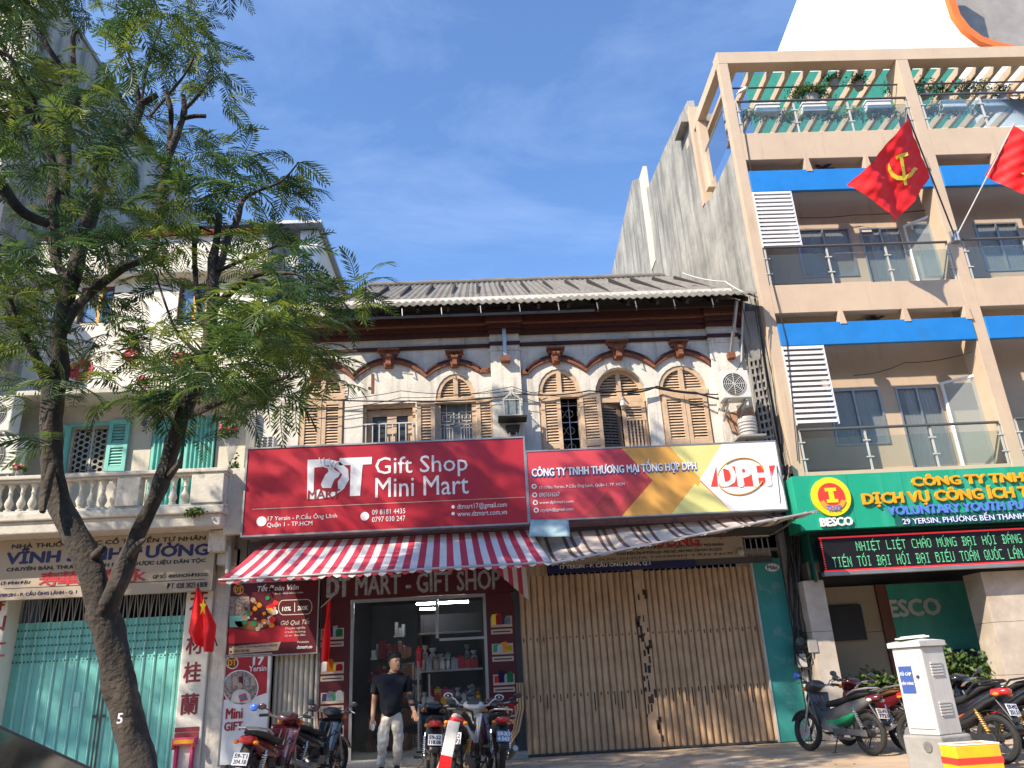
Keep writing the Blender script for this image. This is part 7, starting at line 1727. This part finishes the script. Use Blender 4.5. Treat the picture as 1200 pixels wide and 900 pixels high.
    # tail
    m = MB(); m.loft([ring(-.70, .75+hgt, .10, .05), ring(-.80, .76+hgt, .09, .05), ring(-.87, .765+hgt, .06, .035), ring(-.90, .77+hgt, .03, .02)]); tl = m.build('tail_light', tail, B, smooth=60)
    for s in (1, -1): m = MB(); m.ball((-.79, .125*s, .73+hgt), .035, 8, 6, (1.2, 1, .7)); m.build('indicator', 'amber' if not old else lens, B, smooth=True)
    if rack: m = MB(); m.tube([(-.40, .15, .80), (-.55, .16, .86+hgt), (-.78, .12, .89+hgt), (-.84, 0, .895+hgt), (-.78, -.12, .89+hgt), (-.55, -.16, .86+hgt), (-.40, -.15, .80)], .014, 8); m.build('grab_rail', 'steel' if not sport else 'plastic', B, smooth=True)
    m = MB(); m.grid(lambda u, v: Vector((-.70-.22*u, .075*(2*v-1), .72+hgt-.30*u-.02*(2*v-1)**2)), 6, 4); m.grid(lambda u, v: Vector((-WB+(WR+.035)*cos(radians(60+100*u)), .07*(2*v-1), WR+(WR+.035)*sin(radians(60+100*u)))), 10, 3); m.build('rear_fender', 'plastic', B, smooth=70, solid=.008, fixn=False)
    PM = Matrix.Translation((-.885, 0, .555+hgt)) @ Matrix.Rotation(radians(-90), 4, 'Z') @ Matrix.Rotation(radians(-18), 4, 'X')
    m = MB(); m.box(-.095, .095, -.004, .004, -.07, .07); m.v = [PM @ v for v in m.v]; pl = m.build('number_plate', platem, B)
    for s_, z0, z1 in ((plate, .008, .055), (plate2, -.055, -.008)):
        t_ = text(s_, -.08, .08, z0, z1, -.0045, 'sign_white' if platem == 'plate_blue' else 'navy', pl, bold=.04, ext=.001)
        for v in t_.data.vertices: v.co = PM @ v.co
    # engine, exhaust, suspension
    m = MB(); m.lathe([(.085, -.10), (.095, -.04), (.095, .06), (.08, .11)], (0.0, 0, .33), 14, 'Y'); m.lathe([(.06, -.12), (.06, .13)], (-.10, 0, .31), 12, 'Y'); m.bar((.05, 0, .36), (.26, 0, .42), .12, .12); 
    for k in range(5): m.box(.10+.03*k, .112+.03*k, -.075, .075, .31, .48)
    m.build('engine', 'alloy', B, smooth=40)
    m = MB(); m.tube([(.22, -.06, .35), (.18, -.11, .22), (-.1, -.13, .20), (-.30, -.15, .25)], .018, 8); m.tube([(-.28, -.15, .25), (-.42, -.16, .28), (-.85, -.165, .40), (-.90, -.165, .415)], [.028, .048, .05, .035], 12); m.build('exhaust', 'steel' if not sport else 'steel_dark', B, smooth=50)
    m = MB(); m.tube([(-.60, -.225, .30), (-.60, -.205, .31)], .02, 8)
    for s in (1, -1):
        m = MB(); m.bar((-WB, .10*s, WR), (.0, .09*s, .34), .03, .045); m.build('swingarm', 'alloy' if not old else 'bike_grey', B)
        m = MB(); m.tube([(-WB+.02, .125*s, WR+.03), (-WB+.16, .12*s, .62)], .014, 6)
        for k in range(9): t = k/9; m.lathe([(.032, -.008), (.034, 0), (.032, .008)], (-WB+.03+.11*t, .124*s, WR+.09+.22*t), 8)
        m.build('shock_absorber', 'gold_metal' if sport else 'chrome', B)
        m = MB(); m.bar((-.02, .10*s, .27), (-.02, .26*s, .27), .03); m.bar((-.32, .12*s, .36), (-.34, .23*s, .36), .028); m.build('footpeg', 'plastic', B)
    m = MB(); m.prism([(-WB-.08, WR-.04), (-.05, .27), (-.04, .34), (-WB-.05, WR+.05)], .128, .145); m.build('chain_cover', 'plastic' if not old else 'bike_grey', B, bevel=.01)
    m = MB(); m.tube([(-.12, .12, .25), (-.18, .27, .02)], .012, 6); m.bar((-.22, .27, .012), (-.13, .28, .012), .03, .012); m.build('kickstand', 'steel_dark', B)
    for k_ in range(4):
        s_ = 1 if k_ % 2 else -1; m = MB(); m.tube([(hx-.02, (.20-.03*k_)*s_, hz+.05), (hx+.08, .10*s_, hz-.02-.03*k_), (hx+.04, .05*s_, .72), (.22, .03*s_, .58)], .006, 5); m.build('control_cable', 'cable', B, smooth=True)
    m = MB(); m.lathe([(.105, .060), (.11, .064), (.105, .068)], (WB, 0, WR), 20, 'Y'); m.build('brake_disc', 'steel', B)
    m = MB(); m.tube([(.30, .04, .80), (.10, .05, .46), (-.20, .07, .40), (-.45, .10, .62)], .016, 6); m.tube([(.30, -.04, .80), (.10, -.05, .46), (-.20, -.07, .40), (-.45, -.10, .62)], .016, 6); m.build('frame_tube', 'plastic', B, kind='stuff')
    m = MB(); m.box(-.36, -.20, -.13, -.10, .42, .52); m.box(-.04, .06, -.14, -.11, .40, .50); m.build('side_cover', 'plastic', B, kind='stuff')
    m = MB(); m.tube([(.20, .12, .30), (.06, .15, .26), (-.02, .16, .24)], .012, 6); m.build('gear_lever', 'chrome', B)
    if knob: m = MB(); m.ball((hx-.10, .46, hz+.13), .06, 10, 6, (.4, 1, .8)); m.build('mirror_sticker', knob, B, smooth=True)
    r_ = gnd(*rear); h = radians(head); B.location = (r_.x+WB*cos(h), r_.y+WB*sin(h), 0); B.rotation_euler = (lean, 0, h); B.location.z = 0; B.scale = (scale,)*3
    return B
bike('dark red scooter parked leftmost in front of the red and white store poster', (284, 948), 80, 'maroon_paint', 'black_paint', '59-T1', '204.18', shield='maroon_paint', top='maroon_paint', mirror='maroon_paint', knob='blue_lens')
bike('black motorbike with a white number plate parked beside the narrow folding shutter', (336, 928), 70, 'black_paint', 'plastic', '54-V6', '9230', shield='black_paint', top='plastic', mirror='plastic', tail='maroon_paint')
bike('dark motorbike just right of the standing man, leftmost of the group at the shop door', (506, 918), 96, 'black_paint', 'plastic', '59-S2', '118.06', shield='plastic', mirror='plastic', rack=False)
bike('white and red motorbike with red tail lamp, middle of the shop door group', (533, 926), 80, 'bike_white', 'plastic', '59-X2', '640.71', stripe='red_paint', shield='bike_white', top='bike_white', kind='sport', mirror='bike_white')
bike('dark scooter with a blue number plate, rightmost of the group at the shop door', (586, 914), 97, 'bike_grey', 'maroon_paint', '59-X1', '4.562', platem='plate_blue', shield='maroon_paint', mirror='plastic', top='maroon_paint', rimm='alloy')
bike('old grey and green motorbike with spoked wheels leaning by the stone pier', (1026, 886), 112, 'bike_grey', 'green_paint', '52-F3', '7721', kind='old', platem='paper', mirror='steel_dark', knob='blue_lens', lean=.10, lens='lens', tail='maroon_paint')
bike('dark red motorbike parked between the old grey one and the white cabinet', (1064, 880), 106, 'maroon_paint', 'black_paint', '59-C3', '8085', mirror='plastic', seat='rust', shield='maroon_paint')
bike('black and orange motorbike with golden shock absorbers behind the yellow crate', (1180, 896), 112, 'black_paint', 'plastic', '59-M2', '251.51', kind='sport', stripe='bracket_orange', mirror='steel_dark', knob='blue_lens')
bike('black and red motorbike at the right edge partly cut off by the picture', (1222, 888), 110, 'black_paint', 'plastic', '59-K1', '332.07', kind='sport', stripe='red_paint', mirror='steel_dark')
# leaning white and red board in front of the door group
p = gnd(500, 940); m = MB(); m.add([(-.065, 0, 0), (.065, 0, 0), (.065, .03, 0), (-.065, .03, 0), (-.07, .12, .80), (.07, .12, .80), (.07, .15, .80), (-.07, .15, .80)], [(0, 3, 2, 1), (4, 5, 6, 7), (0, 1, 5, 4), (1, 2, 6, 5), (2, 3, 7, 6), (3, 0, 4, 7)])
Bd = thing('leaning_board', 'narrow white and red board leaning in front of the shop door motorbikes', 'board', (0, 0, 0)); b1 = m.build('board', 'bike_white', Bd, bevel=.008)
m = MB(); m.add([(-.067, -.004, .02), (.067, -.004, .02), (.069, .056, .43), (-.069, .056, .43)], [(0, 1, 2, 3)]); m.build('red_band', 'tail_red', Bd, fixn=False)
m = MB(); m.ball((0, .02, .22), .05, 10, 6, (1, .3, .7)); m.build('lamp', 'amber', Bd, smooth=True); Bd.location = (p.x+.1, p.y+.3, 0); Bd.rotation_euler = (-.05, .24, -.05)
m = MB(); a_ = gnd(512, 935); m.bar(a_+Vector((-.1, 0, 0)), a_+Vector((.16, .25, .62)), .045, .03); m.bar(a_+Vector((-.12, .1, .0)), a_+Vector((.08, .1, .30)), .045, .03); tag(m.build('wooden_stick', 'tan_print', bevel=.005), 'pale wooden stick leaning beside the white and red board', 'stick')

# ================================================================== dark car at the lower left corner
CR = thing('parked_car', 'dark car in the bottom left corner with the turquoise gate mirrored in its rear glass', 'car', (0, 0, 0))
def cring(x, zb, zt, w, n=18):
    out = []
    for k in range(n):
        a = 2*pi*k/n; c, s = cos(a), sin(a); out.append(Vector((x, w*abs(c)**.5*(1 if c > 0 else -1), (zb+zt)/2+(zt-zb)/2*abs(s)**.55*(1 if s > 0 else -1))))
    return out
m = MB(); m.loft([cring(-2.1, .35, .65, .70), cring(-2.0, .25, .82, .80), cring(-1.2, .22, .92, .86), cring(0, .20, .92, .88), cring(1.2, .22, .93, .86), cring(1.95, .26, .90, .80), cring(2.1, .35, .75, .70)]); m.build('body', 'car_paint', CR, smooth=50)
m = MB(); m.loft([cring(-1.35, .80, .92, .74), cring(-.75, .82, 1.36, .66), cring(.10, .82, 1.44, .66), cring(.75, .82, 1.36, .68), cring(1.75, .80, .93, .72)]); cab = m.build('cabin', 'car_paint', CR, smooth=50)
m = MB(); m.quad((.86, -.50, 1.362), (.86, .42, 1.362), (1.62, .46, 1.008), (1.62, -.56, 1.008)); m.build('rear_glass', 'car_glass', CR, fixn=False)
m = MB(); m.prism([(.80, -.56), (1.70, -.62), (1.70, .60), (.80, .56)], 0, .02, axis='Z'); m.v = [Vector((v.x, v.y, 1.39-(v.x-.80)*.4625-.035+v.z*.5)) for v in m.v]; m.build('rear_frame', 'car_paint', CR, bevel=.004)
for s in (1, -1): m = MB(); m.quad((-1.0, .735*s, .93), (.9, .745*s, .93), (.55, .66*s, 1.32), (-.6, .66*s, 1.32)); m.build('side_glass', 'window_dark', CR, fixn=False)
for x in (-1.3, 1.3):
    for s in (1, -1): m = MB(); m.lathe([(.31, -.10), (.33, -.08), (.33, .08), (.31, .10)], (x, .76*s, .33), 24, 'Y'); wv = m.build('wheel', 'tyre', CR, smooth=40); m = MB(); m.lathe([(.2, -.11), (.2, .11)], (x, .76*s, .33), 18, 'Y'); m.build('rim', 'alloy', wv)
for s in (1, -1): m = MB(); m.ball((2.02, .55*s, .72), .12, 10, 6, (.4, 1.3, .6)); m.build('tail_light', 'tail_red', CR, smooth=True)
CR.location = (-3.42, -10.6, -.15); CR.rotation_euler = (0, 0, 0)
# ================================================================== man at the shop door
MY = -1.25
def J(x, y, dy=0): return at(x, y, MY+dy)
PR = thing('person', 'man in a dark t-shirt and pale trousers standing at the gift shop door looking right', 'person', (at(457, 900, MY).x, MY, 0))
def skin(name, verts, edges, radii, m, parent, root, sub=2):
    o0 = org(parent); me = bpy.data.meshes.new(name); me.from_pydata([v-o0 for v in verts], edges, []); me.materials.append(MATS[m])
    o = bpy.data.objects.new(name, me); COL.objects.link(o); o.parent = parent; ORG[o.name] = o0
    md = o.modifiers.new('skin', 'SKIN'); md.use_smooth_shade = True
    for i, r in enumerate(radii):
        sv = me.skin_vertices[0].data[i]; sv.radius = r if isinstance(r, tuple) else (r, r); sv.use_root = (i == root)
    s = o.modifiers.new('sub', 'SUBSURF'); s.levels = sub+(name != 'body'); s.render_levels = sub+(name != 'body')
    if name != 'body':
        tx = bpy.data.textures.new('folds', 'CLOUDS'); tx.noise_scale = .10; tx.noise_depth = 1; dm = o.modifiers.new('folds', 'DISPLACE'); dm.texture = tx; dm.strength = .045; dm.mid_level = .5; dm.texture_coords = 'LOCAL'
    return o
neck = J(460, 789); chest = J(459, 799); belly = J(458, 820); hip = J(458, 834)
shL, shR = J(441.5, 797), J(476, 796); elL, elR = J(438.5, 822, .03), J(480, 818, .02); wrL, wrR = J(436.5, 843, -.05), J(485.5, 834, -.12)
hiL, hiR = J(451, 842), J(466, 842); knL, knR = J(448, 875, -.03), J(466.5, 875, .03); anL, anR = J(446.5, 902), J(465, 902, .08)
g0 = .06; anL.z = max(anL.z, g0); anR.z = max(anR.z, g0)
hd0 = J(462, 781)
V = [hip, belly, chest, neck, hd0, shL, elL, wrL, shR, elR, wrR, hiL, knL, anL, hiR, knR, anR]
E_ = [(0, 1), (1, 2), (2, 3), (3, 4), (2, 5), (5, 6), (6, 7), (2, 8), (8, 9), (9, 10), (0, 11), (11, 12), (12, 13), (0, 14), (14, 15), (15, 16)]
R_ = [(.11, .08), (.10, .08), (.12, .08), .058, .060, .056, .046, .031, .056, .046, .031, .075, .055, .038, .075, .055, .038]
body = skin('body', V, E_, R_, 'skin', PR, 0)
# t-shirt
slL = shL.lerp(elL, .72); slR = shR.lerp(elR, .72)
Vt = [J(458, 843), J(458, 824), J(459, 806), J(460.3, 789), shL, slL, shR, slR]
skin('tshirt', Vt, [(0, 1), (1, 2), (2, 3), (2, 4), (4, 5), (2, 6), (6, 7)], [(.205, .165), (.195, .16), (.21, .155), (.080, .078), (.092, .092), (.088, .088), (.092, .092), (.088, .088)], 'tshirt', PR, 0)
m = MB(); c = J(460, 791.5); m.tube([c+Vector((.07*cos(t), .06*sin(t), .01*sin(t))) for t in [2*pi*k/16 for k in range(17)]], .012, 6, cap=False); m.build('collar', 'tshirt', PR, smooth=True)
Vp = [J(458, 833), J(458, 840), hiL, knL, J(447, 890), anL+Vector((0, 0, .0)), hiR, knR, J(465.5, 890, .05), anR]
skin('trousers', Vp, [(0, 1), (1, 2), (2, 3), (3, 4), (4, 5), (1, 6), (6, 7), (7, 8), (8, 9)], [(.155, .115), (.15, .115), (.10, .10), (.078, .078), (.066, .07), (.062, .07), (.10, .10), (.078, .078), (.066, .07), (.062, .07)], 'trousers', PR, 0)
for a in (anL, anR):
    m = MB(); f = Vector((a.x, a.y, 0)); m.loft([[f+Vector((w*cos(t), y, .0+h*(1+sin(t))/2)) for t in [2*pi*k/12 for k in range(12)]] for y, w, h in ((.08, .03, .05), (.05, .042, .09), (-.05, .045, .085), (-.15, .048, .05), (-.19, .03, .03))]); m.build('shoe', 'plastic', PR, smooth=60)
# head, turned to the picture's right
hc = J(462.3, 776); HH = .118
hp = thing('h', 'h', 'h'); bpy.data.objects.remove(hp)
rotz = Matrix.Rotation(radians(38), 3, 'Z')
def hv(x, y, z): return hc+rotz @ Vector((x*1.12, y*1.12, z*1.1))
prof = [(-.115, .030, .035, -.035), (-.105, .045, .055, -.030), (-.08, .056, .072, -.018), (-.05, .064, .085, -.008), (-.01, .070, .094, 0), (.03, .074, .098, .004), (.07, .068, .090, .008), (.10, .048, .064, .010), (.118, .016, .022, .010)]
m = MB(); rings = []
for z, rx, ry, yo in prof:
    r_ = []
    for k in range(20):
        a = 2*pi*k/20; x = rx*cos(a); y = ry*sin(a)+yo
        if sin(a) < -.6 and z > -.09: y += .006*(1 if abs(cos(a)) > .25 else 0)*(1 if -.02 < z < .03 else 0)
        r_.append(hv(x, y, z))
    rings.append(r_)
m.loft(rings)
m.loft([[hv(x*w, -.085-d, z) for x, d, in ((-.012, -.01), (-.006, h), (.006, h), (.012, -.01))] for z, w, h in ((.022, .5, .004), (0, .8, .014), (-.018, 1.2, .024), (-.028, 1.0, .008))])
for s in (1, -1): m.ball(hv(.074*s, .01, -.012), .026, 8, 6, (.35, .7, 1.0))
hd = m.build('head', 'skin', PR, smooth=180)
m = MB()
for s in (1, -1): m.ball(hv(.028*s, -.086, .008), .010, 8, 6, (1.2, .5, .6)); m.bar(hv(.014*s, -.092, .024), hv(.044*s, -.084, .025), .006)
m.build('eyes', 'hair', hd, smooth=True)
m = MB(); m.bar(hv(-.02, -.093, -.052), hv(.02, -.093, -.052), .007, .01); m.build('mouth', 'maroon_letter', hd)
m = MB(); rings = []
for z, rx, ry, yo in ((-.06, .050, .045, .055), (-.02, .072, .068, .036), (.025, .079, .080, .024), (.050, .080, .092, .012), (.075, .077, .101, .003), (.108, .066, .088, .004), (.132, .040, .052, .005), (.142, .012, .014, .005)):
    rings.append([hv(rx*cos(a)*(1+.03*sin(7*a+z*90)), ry*sin(a)*(1+.03*sin(9*a+z*70))+yo, z) for a in [2*pi*k/24 for k in range(24)]])
m.loft(rings)
rh = random.Random(3)
for k_ in range(170):
    a_ = rh.uniform(0, 2*pi); e_ = rh.uniform(.15, 1.35); b0 = Vector((.074*cos(a_)*sin(e_+.2), .092*sin(a_)*sin(e_+.2)+.010, .035+.098*cos(e_)))
    d_ = Vector((cos(a_)*.6+rh.uniform(-.4, .4), sin(a_)*.6-.35, rh.uniform(-.5, .5))).normalized()
    m.tube([hv(*b0), hv(*(b0+d_*.018+Vector((0, 0, .008)))), hv(*(b0+d_*.036))], [.007, .005, .001], 4)
m.build('hair', 'hair', hd, smooth=180)
# hands
def hand(w, dirv, nm, hold=False):
    d = dirv.normalized(); sx = Vector((1, 0, 0)); sx = (sx-d*sx.dot(d)).normalized(); nv = d.cross(sx).normalized(); m = MB()
    m.loft([[w+d*t+sx*(a*cos(q))+nv*(b*sin(q)) for q in [2*pi*k/10 for k in range(10)]] for t, a, b in ((-.02, .024, .02), (.02, .034, .018), (.06, .042, .016), (.09, .040, .013), (.098, .03, .008))])
    for k, (o, l) in enumerate(((-.030, .062), (-.010, .075), (.011, .070), (.031, .052))):
        b0 = w+d*.085+sx*o; cl = .9 if hold else .35
        m.tube([b0, b0+d*l*.4+nv*.008, b0+d*l*.75+nv*.03*cl, b0+d*l*(1-.3*cl)+nv*.055*cl], [.0095, .009, .008, .006], 6)
    s = 1 if dirv.x < 0 else -1
    b0 = w+d*.03+sx*.034*s; m.tube([b0, b0+d*.03+sx*.02*s+nv*.01, b0+d*.06+sx*.022*s+nv*.02], [.012, .010, .007], 6)
    return m.build(nm, 'skin', PR, smooth=180)
hand(wrL, (J(436, 852, -.06)-wrL), 'hand', True); hand(wrR, (J(489, 845, -.16)-wrR), 'hand')
m = MB(); c = J(437, 852, -.12); m.loft([ring(0, 0, .032, .05)]*0 or [[c+Vector((.030*cos(a), y, .052*sin(a))) for a in [2*pi*k/14 for k in range(14)]] for y in (-.012, 0, .012)]); tag(m.build('held_cup', 'bike_white', smooth=50), 'small white round object held in the right hand of the man', 'cup')
# ================================================================== unseen houses behind the camera, added to cut sky fill; also mirrored in shop glass
random.seed(77)
x = -42.0; k = 0
tints = ['cream', 'concrete_wall', 'wall_white', 'tan_paint']
looks = ['cream rendered', 'grey rendered', 'off white', 'tan painted']
while x < 40:
    wd = random.uniform(9, 14); h = random.uniform(13, 17.5); B = thing('unseen_house', '%s unseen house of %d window rows added across the street to cut sky fill, number %d from the west' % (looks[k % 4], int(h//3.4), k+1), 'building', (x+wd/2, -34, -.15))
    B['label'] = '%s unseen house added across the street to cut sky fill, %s of the row facing the gift shop' % (looks[k % 4], ['first', 'second', 'third', 'fourth', 'fifth', 'sixth', 'seventh', 'eighth', 'ninth'][k % 9])
    m = MB(); m.box(x, x+wd-.05, -44, -34, -.15, h); m.build('wall', tints[k % 4], B)
    w0 = None; nx = int(wd//2.4)
    for r_ in range(int(h//3.4)):
        for c_ in range(nx):
            X = x+.6+c_*(wd-1)/nx; Z0 = 1+r_*3.3
            if w0 is None: m = MB(); m.box(X, X+1.3, -33.999, -33.95, Z0, Z0+1.7); w0 = m.build('window', 'window_dark', B); X0_, Z0_ = X, Z0
            else: inst(w0, (X-X0_, 0, Z0-Z0_), B)
    x += wd; k += 1

def split_loose(o):
    me = o.data; n = len(me.vertices); par = list(range(n))
    def find(i):
        while par[i] != i: par[i] = par[par[i]]; i = par[i]
        return i
    for e in me.edges: par[find(e.vertices[0])] = find(e.vertices[1])
    g = {}
    for i in range(n): g.setdefault(find(i), []).append(i)
    if len(g) < 2 or len(g) > 60: return
    for vs in g.values():
        ix = {v: k for k, v in enumerate(vs)}; fs = [tuple(ix[v] for v in p.vertices) for p in me.polygons if p.vertices[0] in ix]
        if not fs: continue
        m2 = bpy.data.meshes.new(o.name.split('.')[0]); m2.from_pydata([me.vertices[v].co.copy() for v in vs], [], fs)
        for q in me.materials: m2.materials.append(q)
        c = bpy.data.objects.new(o.name.split('.')[0], m2); COL.objects.link(c); c.parent = o.parent; c.matrix_local = o.matrix_local.copy()
        if 'kind' in o: c['kind'] = o['kind']
    bpy.data.objects.remove(o)
SPL = ('icon', 'louvre_frame', 'dot', 'bracket', 'logo_block', 'door_frame', 'mullion', 'ledge_knob', 'bolt', 'emblem_letter', 'purlin', 'upright', 'purlin', 'footpeg')
for o in list(bpy.data.objects):
    if o.type == 'MESH' and o.parent and o.name.split('.')[0] in SPL and not o.children: split_loose(o)
# ------------------------------------------------------------------ finish
for o in bpy.data.objects:
    if o.type == 'MESH' and o.name.startswith('glass_panel'): pass
print('objects', len(bpy.data.objects), 'tris', sum(len(o.data.polygons)*2 for o in bpy.data.objects if o.type == 'MESH'))
